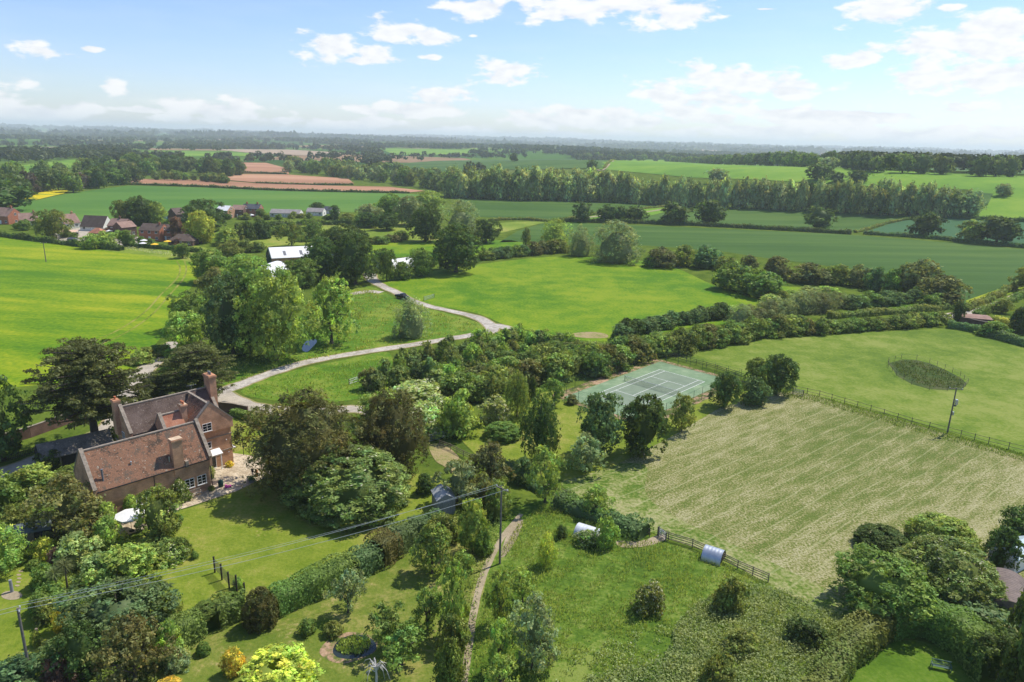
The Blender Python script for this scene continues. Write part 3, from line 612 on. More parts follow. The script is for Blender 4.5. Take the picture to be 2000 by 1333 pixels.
F2('field', [(550,462),(640,450),(700,440),(800,440),(960,462),(960,470),(860,470),(730,474),(560,480)], M_wpast, .035, 0, 'worn yellow-green pasture beyond the farm')
F2('field', [(420,455),(560,432),(760,430),(800,436),(800,445),(700,470),(560,478),(470,490),(420,480)], M_wpast, .025, 0, 'worn pasture behind the tree belt')
F2('village_green', [(200,490),(380,480),(430,490),(400,520),(340,505)], M_wpast, .04, 0, 'light grass patch beside the village hedge')
F2('village_yard', [(90,470),(110,450),(160,445),(230,455),(300,470),(300,482),(200,478),(120,472)], M_drive, .05, 0, 'pale paved yards between the village gardens')
F2('field', [(1320,700),(1360,682),(1500,664),(1700,650),(1850,642),(2100,672),(2500,720),(2700,1080),(2150,930),(2000,888),(1760,816),(1545,762),(1450,735),(1400,715)], M_pad, .035, 0, 'paddock with the fenced pond')
F2('field', [(1110,940),(1200,905),(1290,865),(1400,790),(1470,770),(1560,765),(1760,822),(2000,893),(2150,935),(2700,1085),(2600,1300),(2150,1250),(1900,1230),(1650,1190),(1500,1135),(1400,1080),(1290,1045),(1180,1000)], M_hay, .03, 0, 'mown hay field in pale swaths')
F2('field_margin', [(1100,940),(1180,910),(1260,910),(1260,960),(1300,1000),(1400,1050),(1530,1110),(1660,1180),(1640,1210),(1480,1130),(1400,1085),(1290,1048),(1200,1008),(1120,965)], M_hayedge, .045, 0, 'greener cut margin of the hay field', True)
F2('court_green', [(890,850),(960,800),(1050,770),(1120,755),(1380,745),(1480,775),(1410,795),(1300,860),(1190,915),(1100,940),(1000,920),(930,890)], M_lawn, .05, 0, 'short grass around the tennis court')
F2('lawn', [(330,1008),(395,985),(480,950),(560,925),(700,920),(840,930),(870,960),(850,1010),(800,1045),(700,1090),(560,1155),(440,1200),(330,1240),(270,1180),(250,1080)], M_lawn, .03, 0, 'main garden lawn in front of the brick house', True)
F2('lawn', [(445,815),(490,815),(520,850),(500,880),(470,905),(452,890),(440,840)], M_lawn, .04, 0, 'small side lawn right of the brick house')
F2('orchard_grass', [(240,1420),(330,1290),(400,1240),(560,1180),(700,1125),(800,1080),(880,1060),(950,1090),(935,1200),(905,1350),(900,1440)], M_lawn2, .04, 0, 'worn orchard lawn below the clipped hedge', True)
F2('lawn', [(-160,1140),(0,1110),(120,1100),(170,1180),(150,1280),(60,1340),(-150,1400)], M_lawn, .04, 0, 'lawn at the lower left with the round stone bed', True)
F2('field', [(1892,610),(1886,588),(1960,562),(2010,546),(2070,540),(2010,562),(1945,584)], M_crop, .055, 0, 'bright yellow-green crop corner beside the right-hand lane')
F2('field', [(1470,556),(1560,562),(1700,584),(1840,590),(1830,600),(1700,604),(1600,602),(1520,596)], M_mead, .05, 0, 'bright grass strip between the two lines of hedge')
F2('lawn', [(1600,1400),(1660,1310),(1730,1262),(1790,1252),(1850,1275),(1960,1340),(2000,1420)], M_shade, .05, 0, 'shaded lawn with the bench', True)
F2('rough_grass', [(930,1090),(985,1000),(1060,975),(1120,990),(1280,1052),(1400,1090),(1500,1140),(1650,1200),(1700,1230),(1600,1340),(1500,1440),(905,1440),(920,1230)], M_rough, .035, 0, 'rough grass paddock between the path and the hay field')
F2('verge', [(440,700),(560,680),(700,560),(790,590),(900,620),(950,640),(900,655),(720,688),(560,722),(470,752),(430,745)], M_verge, .04, 0, 'rough grass inside the loop of the lane', True)
F2('verge', [(470,765),(560,728),(700,698),(760,690),(760,740),(700,780),(560,785)], M_verge, .045, 0, 'grass triangle below the lane', True)
def road(pts, w, label, mat=M_road, lift=.075, edge=True, name='lane'):
    if edge: ribbon(name + '_verge', pts, [q + .9 for q in (w if hasattr(w, '__len__') else [w, w])], M_edge, lift - .015, 'dry grass edge of the ' + name)
    ribbon(name, pts, w, mat, lift, label)
road([(425,768),(470,752),(520,733),(600,708),(700,690),(800,675),(880,662),(935,653),(962,643),(935,622),(880,608),(835,598),(800,585),(775,572),(748,560),(728,548),(722,535)], [3.4,2.9,2.7,2.8,3.6,2.7,2.6,3.2,4.2], 'pale tarmac lane curving past the pond and meadow')
road([(950,638),(972,637),(992,642),(1010,650)], [4.0,3.4,3], 'spur of the lane ending behind the young trees', lift=.07)
road([(1838,620),(1870,615),(1900,608),(1930,600),(1960,590),(2030,560)], [4.5,4,3.5,3], 'pale lane coming in from the right edge', lift=.07)
road([(745,572),(720,570),(690,574),(640,580)], 3.0, 'side track off the lane by the farm', lift=.068, name='track')
road([(425,770),(470,790),(520,800),(600,806),(700,800),(760,822),(800,845)], [4.5,4,3.6,3,3], 'grey driveway behind the brick house', M_drive, .062, name='driveway')
road([(345,668),(318,695),(285,722),(255,760),(220,830),(120,880),(0,925),(-150,965)], [3.6,3.6,3.6,3.6,3.6,3.6], 'pale driveway passing under the pines', M_drive, .058, name='driveway')
ribbon('dirt_path', [(1018,1005),(985,1045),(962,1085),(942,1130),(925,1200),(915,1270),(905,1350)], [.6,.75,.85,.75,.6], M_dirt, .07, 'narrow trodden dirt path beside the utility pole')
ribbon('track', [(1335,402),(1260,415),(1190,420),(1100,433)], 3, M_dirt, .2, 'field track by the willow')
ribbon('track', [(1215,311),(1190,322),(1165,333)], 3, M_tan, .7, 'pale track climbing beside the hill pasture')
F2('soil_patch', [(838,872),(862,868),(885,882),(898,900),(885,925),(868,912),(850,900)], M_edge, .06, 0, 'bare earth patch beside the gate', True)
F2('soil_patch', [(1108,655),(1145,649),(1180,652),(1186,660),(1145,661)], M_edge, .06, 0, 'bare earth patch in the meadow corner', True)
F2('soil_patch', [(1205,1058),(1250,1058),(1290,1045),(1300,1055),(1262,1068),(1215,1070)], M_dirt, .06, 0, 'worn gateway earth between the fences', True)
for k_, (pts_, lb_) in enumerate([([(115,688),(180,668),(240,640),(285,608),(315,575),(345,545),(352,525),(345,510)], 'left wheel line curving through the crop'), ([(128,694),(195,674),(255,645),(300,612),(330,578),(358,545),(364,525),(360,510)], 'right wheel line curving through the crop')]): ribbon('tramline', pts_, .55, M_tram, .035, lb_)
F2('soil_patch', [(992,1040),(1008,1020),(1022,1018),(1010,1052),(988,1085),(978,1085)], M_dirt, .06, 0, 'worn earth strip right of the pole', True)
# pond by the lane
mt, t, o = newmat('pond_water'); b = t.nodes.new('ShaderNodeBsdfPrincipled'); t.links.new(b.outputs[0], o.inputs[0]); b.inputs['Base Color'].default_value = (.02,.03,.025,1); b.inputs['Roughness'].default_value = .04; WATER = mt
PONDP = [(590,684),(594,672),(603,664),(614,663),(619,668),(611,678),(600,688)]
F2('pond', PONDP, WATER, .06, 0, 'small dark pond under the tall trees', True)
# ------------------------------------------------------------------ near trees and shrubs: bbox in photo pixels, kind, colour, label
NEAR = '''
300 672 470 800|pineb|pn|dark spreading pine behind the brick house chimney|pine_tree|pine
250 730 380 800|pineb|pn|lower dark pine between the two big pines|pine_tree|pine
478 765 712 965|yew|yw|large brown-green yew right of the brick house|yew_tree|yew
690 765 838 925|yew|yw|dark yew behind the white-flowered dome of shrubbery|yew_tree|yew
566 862 802 1005|laurel|lm|big dome of clipped shrubbery with white flowers on the lawn|shrub|shrub
52 925 205 1065|ash|br|brown-green tree left of the brick wing|tree|tree
20 905 110 965|shrub|lt|light green shrub under the left gable|shrub|shrub
90 910 180 960|shrub|md|green shrub touching the left end of the brick wing|shrub|shrub
-60 920 32 1000|shrub|md|round green shrub at the left edge by the driveway|shrub|shrub
0 985 60 1045|shrub|ol|olive shrub above the grey shed roof|shrub|shrub
70 878 118 922|shrub|dk|dark bush in front of the timber outbuilding|shrub|shrub
200 832 232 872|shrub|ol|bush between the tall pine and the house|shrub|shrub
205 452 222 468|shrub|md|garden bush in front of the pinkish-brown roof|shrub|shrub
268 462 284 478|shrub|md|garden bush left of the orange brick house|shrub|shrub
36 428 60 450|shrub|md|garden bush right of the leftmost village house|shrub|shrub
108 430 134 446|oak|dk|dark tree between white-gabled house and big garden tree|tree|tree
62 1048 104 1092|shrub|yl|small yellow-green bush beside the grey shed|shrub|shrub
92 1070 132 1115|shrub|cp|small copper-leaved bush beside the grey shed|shrub|shrub
52 1092 82 1112|shrub|md|low green bush below the grey shed|shrub|shrub
60 1100 110 1150|shrub|md|green bush left of the spiky palms|shrub|shrub
-50 1025 44 1118|birch|lt|pale-trunked birch at the left edge|birch_tree|birch
145 985 190 1040|shrub|lt|leafy shrub left of the patio|shrub|shrub
180 960 235 1010|shrub|lt|climbing shrub over the pergola by the brick wing|shrub|shrub
182 1010 235 1075|shrub|lt|small leafy tree beside the patio door|shrub|shrub
264 955 350 1060|oak|ol|round green tree beside the white parasol|tree|tree
262 1045 350 1095|shrub|md|green flower bed shrub below the parasol tree|shrub|shrub
308 1062 362 1102|flower|lt|pale variegated bush at the edge of the lawn|shrub|shrub
336 1050 372 1090|shrub|md|green bush behind the pale variegated bush|shrub|shrub
372 1076 388 1092|shrub|md|tiny bush alone on the lawn|shrub|shrub
110 1040 190 1110|shrub|ck|light yellowish hedge shrub below the brown-green tree|shrub|shrub
150 1080 225 1140|shrub|ck|yellowish shrub beside the spiky palms|shrub|shrub
180 1060 315 1150|ash|lt|feathery light green tree by the wires|tree|tree
60 1140 130 1200|shrub|md|shaded green shrub under the wires|shrub|shrub
62 1165 120 1215|shrub|ol|low green shrub beside the golden bush|shrub|shrub
128 1130 325 1270|oak|bl|large blue-green broadleaf tree below the wires|tree|tree
100 1188 134 1232|shrub|gd|golden yellow bush under the blue-green tree|shrub|shrub
188 1200 326 1350|ash|br|bronze-leaved tree in front of the blue-green tree|tree|tree
110 1220 200 1330|oak|dk|dark green tree left of the bronze-leaved tree|tree|tree
80 1278 150 1345|shrub|cp|dark purple shrub at the foot of the garden|shrub|shrub
-20 1280 95 1370|shrub|bl|green shrub at the bottom left corner|shrub|shrub
60 1232 78 1262|shrub|lt|tiny shrub beside the tree stump|shrub|shrub
300 1215 356 1295|shrub|lt|light green shrub joining the clipped hedge|shrub|shrub
312 1160 352 1210|shrub|ol|olive shrub behind the start of the hedge|shrub|shrub
383 1253 410 1280|dense|md|small clipped ball bush on the lawn|shrub|shrub
320 1262 372 1310|shrub|gy|grey-green lavender mound by the hedge end|shrub|shrub
433 1266 477 1318|shrub|gd|bright golden bush on the orchard lawn|shrub|shrub
306 1322 348 1350|shrub|gd|golden bush cut by the bottom edge|shrub|shrub
468 1262 614 1365|oak|yl|yellow-green spreading tree at the bottom edge|tree|tree
583 1208 616 1240|shrub|md|small dark bush on the orchard lawn|shrub|shrub
632 1212 668 1244|shrub|ol|reedy clump beside the garden pond|shrub|shrub
474 1148 540 1226|dense|yw|round clipped yew dome in the hedge|shrub|shrub
800 1018 888 1124|ash|ol|slender light tree at the top of the orchard|tree|tree
708 1178 800 1270|fruit|md|apple tree behind the garden pond|fruit_tree|fruit tree
736 1225 832 1310|fruit|md|apple tree right of the garden pond|fruit_tree|fruit tree
798 1150 872 1236|fruit|md|apple tree in the middle of the orchard|fruit_tree|fruit tree
858 1105 922 1240|fruit|lt|tall apple tree beside the dirt path|fruit_tree|fruit tree
855 1195 915 1270|shrub|ol|olive bush under the tall apple tree|shrub|shrub
850 1250 905 1345|shrub|md|hedge-like bush left of the dirt path|shrub|shrub
948 1118 1008 1225|fruit|lt|apple tree right of the dirt path|fruit_tree|fruit tree
985 1165 1100 1312|ash|gy|large silvery blue-green tree on the rough grass|tree|tree
990 1110 1052 1180|fruit|lt|pale apple tree behind the silvery tree|fruit_tree|fruit tree
945 1215 1005 1320|fruit|lt|apple tree beside the silvery tree|fruit_tree|fruit tree
942 1285 1015 1380|fruit|lt|apple tree cut by the bottom edge|fruit_tree|fruit tree
850 893 935 990|ash|gy|grey-green tree behind the garden shed|tree|tree
915 862 1005 955|ash|hw|thin brownish tree by the pole top|tree|tree
1000 895 1045 945|shrub|bl|dark bramble bush left of the silver gate|shrub|shrub
885 900 930 940|shrub|gy|small grey bush below the field gate|shrub|shrub
812 925 850 965|shrub|dk|dark bush right of the lawn behind the dome|shrub|shrub
880 1075 925 1120|shrub|lt|bright low bush at the top of the dirt path|shrub|shrub
455 1128 475 1150|shrub|lt|tiny bush at the foot of the trellis|shrub|shrub
840 1000 900 1060|shrub|ol|olive shrub at the end of the clipped hedge|shrub|shrub
893 980 952 1080|oak|lt|round bright tree left of the utility pole|tree|tree
915 925 965 985|shrub|br|brownish shrub left of the pole top|shrub|shrub
945 940 1000 1010|shrub|ol|olive bush around the pole|shrub|shrub
920 1030 962 1085|shrub|md|bush beside the dirt path|shrub|shrub
700 758 790 830|shrub|lt|pale green bush behind the dark yew|shrub|shrub
752 745 880 800|flower|ck|cream-flowered elder bank above the gate|shrub|shrub
765 785 872 850|flower|ck|cream-flowered elder beside the parked car|shrub|shrub
862 762 932 852|shrub|lt|bright green bush right of the parked car|shrub|shrub
933 770 996 828|flower|ck|round cream-flowered elder bush|shrub|shrub
866 742 905 785|shrub|hw|brownish bush above the elder bank|shrub|shrub
925 725 975 782|shrub|ol|olive bush behind the round elder|shrub|shrub
945 822 1018 860|dense|md|low nettle patch on the cut grass|shrub|shrub
988 722 1034 816|birch|ol|conical olive birch left of the tennis court|birch_tree|birch
1032 740 1048 782|cypress|dk|small dark columnar bush behind the birch|shrub|shrub
1018 768 1092 905|birch|dk|tall dark feathery tree below the tennis court|tree|tree
1104 770 1128 790|shrub|hw|small bush at the corner of the court|shrub|shrub
1130 768 1222 892|oak|bl|large bushy tree hiding the near end of the court|tree|tree
1212 775 1306 892|oak|dk|dark bushy tree right of the near end of the court|tree|tree
1104 845 1182 925|ash|gy|silvery grey-leaved tree above the hay field|tree|tree
1386 728 1447 798|oak|dk|round dark tree at the corner of the hay field|tree|tree
1448 735 1502 790|shrub|bl|rounded dark bush beside the paddock fence|shrub|shrub
1455 700 1505 750|oak|md|green tree behind the rounded dark bush|tree|tree
1482 693 1558 772|oak|dk|largest dark tree where the fences meet|tree|tree
1028 875 1105 985|fruit|lt|light green tree on the field fence|tree|tree
1132 945 1198 1010|ash|lt|pale green tree in the brambles|tree|tree
1124 1033 1168 1066|flower|md|white-flowered bush in front of the corrugated hut|shrub|shrub
1164 1008 1207 1068|shrub|lt|bright bush at the end of the corrugated hut|shrub|shrub
1086 1026 1108 1052|shrub|dk|small dark bush on the rough grass|shrub|shrub
1049 1044 1086 1107|birch|yl|slim yellow-green conifer on the rough grass|tree|tree
1236 1130 1298 1196|flower|ol|rounded white-dotted bush in the rough grass|shrub|shrub
1394 1126 1458 1196|shrub|ol|olive conical bush in the brambles|shrub|shrub
1372 1275 1440 1350|shrub|ol|brownish bush in the brambles at the bottom|shrub|shrub
1540 1205 1612 1262|shrub|dk|dark bramble mound near the tall hedge|shrub|shrub
1415 1228 1480 1278|shrub|ol|low olive mound in the brambles|shrub|shrub
1638 1080 1828 1215|oak|md|broad tree with blossom at the hay field corner|tree|tree
1752 1045 1952 1180|laurel|lm|huge rounded evergreen mound at the lower right|shrub|shrub
1775 1002 1905 1085|dense|lt|bright rounded tree above the evergreen mound|tree|tree
1930 1028 1992 1108|shrub|dk|dark bush right of the hay field|shrub|shrub
1965 985 2060 1060|shrub|dk|dark bush at the right edge above the glass roof|shrub|shrub
1674 1032 1772 1070|dense|dk|low dark mound in the hay field|shrub|shrub
1835 1165 1975 1245|shrub|bl|dark green shrub mass behind the tall hedge|shrub|shrub
1895 1225 2010 1330|oak|dk|shaded dark tree at the lower right|tree|tree
1965 1140 2100 1400|oak|dk|tallest dark tree cut by the right edge|tree|tree
395 540 505 700|oak|bl|blue-green broad tree of the belt above the pond|tree|tree
462 528 602 705|oak|lt|tallest bright tree of the belt above the pond|tree|tree
322 608 398 690|oak|lt|bright rounded tree beside the crop field|tree|tree
328 570 405 645|oak|md|green tree at the tip of the crop field|tree|tree
388 522 452 590|ash|br|brown-grey tree in the belt|tree|tree
375 488 450 552|oak|md|dark green tree at the top of the belt|tree|tree
440 498 522 565|oak|lt|bright tree below the barn|tree|tree
420 475 475 520|oak|ol|olive tree at the head of the belt|tree|tree
450 580 520 690|oak|md|deep green tree beside the tallest one|tree|tree
766 586 840 660|willow|gy|round grey-green willow bush in the lane loop|shrub|willow
588 466 665 548|oak|dk|dark oak against the white barn|oak_tree|oak
650 458 736 555|oak|dk|dark oak at the farm entrance|oak_tree|oak
618 440 722 510|oak|dk|dark oak behind the farm buildings|oak_tree|oak
552 506 622 562|oak|md|green tree in front of the barn|tree|tree
733 486 776 548|oak|md|green tree right of the farm entrance|tree|tree
768 512 806 546|shrub|md|rounded bush in front of the long white roof|shrub|shrub
796 486 850 540|oak|md|green tree right of the long white roof|tree|tree
842 440 940 532|oak|dk|big dark oak at the meadow corner|oak_tree|oak
545 430 592 482|ash|ol|feathery pale tree behind the barn|tree|tree
590 430 630 470|oak|md|green tree behind the barn|tree|tree
855 395 945 472|willow|gy|big pale willow left of the dark green field|willow_tree|willow
800 402 862 472|oak|dk|dark oak left of the pale willow|oak_tree|oak
925 430 975 475|oak|dk|dark tree right of the pale willow|tree|tree
698 400 745 440|oak|gy|pale tree at the left of the copse|tree|tree
735 380 790 430|oak|md|green tree in the middle of the copse|tree|tree
770 385 830 440|oak|gy|grey-green tree in the middle of the copse|tree|tree
690 415 740 445|shrub|dk|dark low tree at the foot of the copse|tree|tree
730 418 780 450|oak|dk|dark tree at the foot of the copse|tree|tree
805 375 870 412|oak|lt|light tree at the top of the copse|tree|tree
730 395 765 430|oak|lt|bright tree inside the copse|tree|tree
725 462 762 475|shrub|md|low pasture bush by the copse|shrub|shrub
1050 430 1122 488|willow|lt|pale green willow at the left of the willow row|willow_tree|willow
1108 443 1162 500|willow|gy|grey-green willow in the middle of the willow row|willow_tree|willow
1153 436 1256 512|willow|gy|largest pale willow behind the meadow|willow_tree|willow
1020 448 1036 480|midpop|ol|thin upright tree by the dark green field|tree|tree
1985 518 2045 570|oak|ol|tree at the right edge beside the lane|tree|tree
1942 585 1975 612|oak|ol|small garden tree on the right|tree|tree
1858 590 1886 628|oak|dk|small round tree by the lane end|tree|tree
1915 628 1968 658|shrub|md|bush in front of the walled garden|shrub|shrub
1975 600 2020 650|shrub|dk|bush at the right edge near the walled garden|shrub|shrub
72 411 130 466|oak|ol|broad tree among the village gardens|tree|tree
222 392 256 440|oak|ol|leftmost tree behind the village houses|tree|tree
248 385 300 440|oak|dk|dark tree behind the village houses|tree|tree
285 396 324 440|oak|lt|light tree behind the village houses|tree|tree
292 408 318 436|oak|pp|purple-leaved tree behind the village houses|tree|tree
352 392 442 452|oak|dk|large dark tree right of the brick semi|tree|tree
362 414 420 474|oak|yl|bright yellow-green tree beside the brown bungalow|tree|tree
330 425 362 470|oak|cp|copper-leaved tree behind the brown bungalow|tree|tree
232 450 264 482|oak|md|round tree in the village garden|tree|tree
185 452 226 484|shrub|lt|light garden bush by the village|shrub|shrub
158 455 200 486|shrub|lt|rounded garden bush at the field edge|shrub|shrub
340 476 371 505|oak|md|small round tree on the light grass|tree|tree
472 434 498 470|shrub|dk|dark rounded pasture bush|shrub|shrub
492 430 530 466|dense|dk|largest rounded pasture bush|shrub|shrub
455 440 485 470|shrub|ol|olive bush in the pasture behind the farm|shrub|shrub
425 446 465 480|shrub|lt|light bush beside the pasture fence|shrub|shrub
642 402 664 430|oak|dk|dark tree right of the white bungalows|tree|tree
606 396 634 412|oak|dk|dark tree behind the white bungalow|tree|tree
500 408 520 426|oak|md|green tree between village houses|tree|tree
662 417 694 432|shrub|ol|bush right of the white bungalows|shrub|shrub
1120 397 1158 434|midoak|dk|hedgerow oak at the left of the dark green field|oak_tree|oak
1169 400 1206 434|midoak|dk|oak leading the hedgerow group|oak_tree|oak
1196 404 1226 434|midoak|dk|small oak inside the hedgerow group|oak_tree|oak
1218 403 1264 434|midoak|dk|oak closing the hedgerow group|oak_tree|oak
1292 398 1348 438|midoak|dk|wide oak left of the tallest hedgerow oak|oak_tree|oak
1358 393 1417 438|midoak|dk|tallest oak above the dark green field|oak_tree|oak
1574 407 1630 447|midoak|dk|lone oak on the field hedge|oak_tree|oak
1780 418 1838 461|midoak|dk|spreading oak beside the bluish field|oak_tree|oak
1876 432 1926 473|midoak|ol|thin oak with a gap under its crown|oak_tree|oak
1914 426 1988 476|midoak|dk|broad oak at the right of the bluish field|oak_tree|oak
1874 376 1916 422|midpop|gy|pale tree past the end of the poplar belt|tree|tree
1578 322 1626 352|midoak|dk|dark tree on the hill pasture|tree|tree
1598 307 1634 336|midoak|gy|pale rounded tree on the hill pasture|tree|tree
1620 338 1652 357|midoak|dk|low dark tree left of the hill gap|tree|tree
1656 334 1694 357|midoak|dk|low dark tree right of the hill gap|tree|tree
1384 331 1422 357|midoak|gy|tree above the poplar belt on the hill|tree|tree
1944 360 1976 384|midoak|gy|small lone tree on the right hill slope|tree|tree
1146 314 1168 333|midoak|dk|lone tree at the foot of the hill track|tree|tree
995 300 1012 316|midoak|dk|lone round tree in the far green field|tree|tree
1722 303 1760 332|midoak|dk|tree standing out of the hill wood|tree|tree
-60 352 46 412|midoak|dk|large dark tree at the left edge|tree|tree
95 335 128 372|midoak|dk|dark rounded tree behind the yellow field|tree|tree
122 338 160 376|midoak|md|broad green tree behind the yellow field|tree|tree
'''
for ln in NEAR.strip().split('\n'):
    q = ln.split('|'); b = [float(v) for v in q[0].split()]
    veg(*b, q[1], q[2], q[3], q[4], q[5])
vegb(190, 878, 668, 235, 'pine', 'pn', 'tall layered pine with a bare trunk left of the brick house', 'pine_tree', 'pine')
vegb(8, 900, 735, 130, 'ash', 'dk', 'dark tall tree at the left edge by the driveway', 'tree', 'tree')
vegb(648, 672, 540, 118, 'ash', 'lt', 'pale open-crowned tree leaning over the pond', 'tree', 'tree')
vegb(680, 1198, 1115, 68, 'fruit', 'gy', 'small twisted pear tree alone on the orchard lawn', 'fruit_tree', 'fruit tree')
vegb(1082, 793, 740, 56, 'fruit', 'md', 'small fruit tree beside the tennis court', 'fruit_tree', 'fruit tree')
vegb(1330, 842, 766, 62, 'ash', 'ol', 'slender tree at the near side of the court', 'tree', 'tree')
vegb(1898, 419, 398, 26, 'midpop', 'gy', 'slim pale tree right of the poplar belt', 'tree', 'tree')
# ------------------------------------------------------------------ hedges
hedge([(345,1268),(370,1250),(392,1236)], 2.2, 2.7, 'md', 'clipped hedge end left of the hedge arch', seed=2, ls=.12)
hedge([(420,1222),(445,1210),(485,1196)], 2.4, 2.7, 'md', 'leafy hedge section right of the hedge arch', seed=3, ls=.13)
hedge([(392,1236),(420,1224)], 2.2, .7, 'md', 'hedge bridge over the garden arch', seed=4, ls=.12) if False else None
vh_ = G(405, 1226); q_ = place('dense', vh_.x, vh_.y, 1.75, 2.6, 1.1, 'md', 'leafy arch top bridging the gap in the hedge', 'hedge', None, 'hedge_arch')
hedge([(535,1196),(580,1175),(640,1148),(690,1125)], 2.9, 2.7, 'md', 'long clipped hedge between lawn and orchard', seed=5, ls=.12)
hedge([(690,1125),(735,1102)], 2.7, 2.6, 'bl', 'loose leafy hedge section in the middle', seed=6, ls=.15, wav=.2)
hedge([(735,1102),(765,1080)], 3.2, 3.0, 'yw', 'square clipped brown-green hedge block', seed=7, ls=.11)
hedge([(765,1080),(820,1050),(860,1030)], 2.7, 2.7, 'bl', 'leafy hedge section nearest the garden shed', seed=8, ls=.15, wav=.2)
hedge([(1590,1400),(1625,1320),(1660,1275),(1720,1235)], 3.0, 2.6, 'ol', 'tall hedge on the left of the bench lawn', seed=9, ls=.14)
hedge([(1722,1234),(1790,1228),(1850,1250),(1905,1295),(1945,1345)], 3.2, 3.6, 'md', 'tall dark-faced hedge behind the bench', seed=10, ls=.13)
hedge([(88,952),(130,938),(160,925)], 2.0, 1.6, 'ol', 'low clipped hedge at the left end of the house', seed=11, ls=.13)
hedge([(455,812),(490,822),(520,838)], 1.4, 1.3, 'md', 'low dark hedge on the side lawn', seed=12, ls=.16)
hedge([(470,802),(520,812),(560,815)], 1.0, .9, 'hw', 'low wall-side hedge by the drive', seed=13, ls=.16) if False else None
hedge([(985,915),(1030,945),(1060,965)], 1.8, 1.0, 'bl', 'bramble hedge along the fence near the pole', seed=14, ls=.18, wav=.3)
hedge([(1090,985),(1140,1005),(1190,1022),(1262,1052)], 3.0, 1.6, 'bl', 'thick bramble hedge behind the corrugated hut', seed=15, ls=.17, wav=.28)
hedge([(1105,990),(1150,1000)], 2.2, 1.8, 'md', 'leafy bramble clump by the field fence', seed=16, ls=.17, wav=.28)
# the thick double hedge along the lane
HC = [(.048,.072,.016), (.062,.094,.018), (.044,.078,.016), (.060,.072,.022), (.056,.094,.020), (.075,.105,.024)]
row([(880,782),(950,765),(1020,745),(1100,735),(1180,722)], 17, (4,6.2), (5.5,8), ['shrub'], HC, 'thorn bush', 'in the belt behind the court', 'thorn bushes behind the tennis court', off=2, name='thorn_bush', cat='bush')
row([(1000,735),(1080,715),(1180,712),(1260,695)], 15, (4,6), (5.5,8), ['shrub'], HC, 'brownish thorn bush', 'in the middle line of the belt', 'thorn bushes behind the tennis court', off=1.5, name='thorn_bush', cat='bush')
row([(1150,735),(1230,705),(1310,690),(1400,672),(1500,656),(1600,650)], 30, (4.2,6), (5.5,8), ['shrub'], HC, 'thorn bush', 'crowded into the front hedge by the lane', 'thorn bushes of the front lane hedge', off=1., name='thorn_bush', cat='bush')
row([(1600,650),(1700,643),(1780,638),(1845,630)], 16, (3.0,4.2), (4.5,6.5), ['shrub'], HC, 'hedge bush', 'along the right of the front lane hedge', 'bushes of the right lane hedge', off=.7, name='hedge_bush', cat='bush')
row([(1200,664),(1270,645),(1340,630),(1425,618)], 14, (3.4,4.8), (5,7), ['shrub'], ['bl','dk','bl'], 'dark glossy bush', 'edging the bright meadow', 'dark bushes edging the bright meadow', off=.8, name='bush', cat='bush')
row([(1440,640),(1500,622),(1560,612),(1640,600)], 11, (4.5,7.0), (7,10), ['willow'], ['gy',(.060,.078,.036),(.05,.06,.03)], 'grey-green willow bush', 'behind the lane hedge', 'willow bushes behind the lane hedge', off=1.5, name='willow_bush', cat='bush')
row([(1500,600),(1550,580),(1600,572),(1640,580)], 5, (2.5,4), (5,8), ['shrub'], ['lt','ck','ol'], 'pale bush', 'at the meadow corner', 'pale bushes at the meadow corner', off=1, name='bush', cat='bush')
row([(1650,602),(1720,597),(1790,590),(1860,588)], 12, (3.4,5.0), (6,8.5), ['shrub'], ['bl','md',(.045,.075,.02)], 'rounded bush', 'in the back hedge beside the lane', 'rounded bushes of the back lane hedge', off=.8, name='bush', cat='bush')
hedge([(1620,622),(1700,616),(1780,610),(1850,603)], 2.4, 1.6, 'ol', 'low bank hedge between the two lane hedges', ls=.28, seed=21, wav=.25)
hedge([(1850,640),(1900,648),(1960,665),(2050,690)], 2.6, 2.0, 'bl', 'low dark hedge at the right of the paddock', ls=.25, seed=22, wav=.15)
hedge([(2050,690),(2250,715),(2550,745)], 3, 2.4, 'bl', 'dark boundary hedge continuing right of the paddock', ls=.3, seed=26, wav=.2)
hedge([(1885,608),(1930,588),(1985,560),(2040,535)], 2.5, 1.6, 'ol', 'roadside hedge left of the right-hand lane', ls=.3, seed=23, wav=.3)
hedge([(1905,618),(1950,600),(2010,575)], 2.2, 1.7, 'md', 'garden hedge right of the right-hand lane', ls=.3, seed=24, wav=.3)
hedge([(1940,630),(1975,640),(2030,655)], 2.2, 1.8, 'yl', 'yellowish garden hedge at the right edge', ls=.3, seed=25, wav=.15)
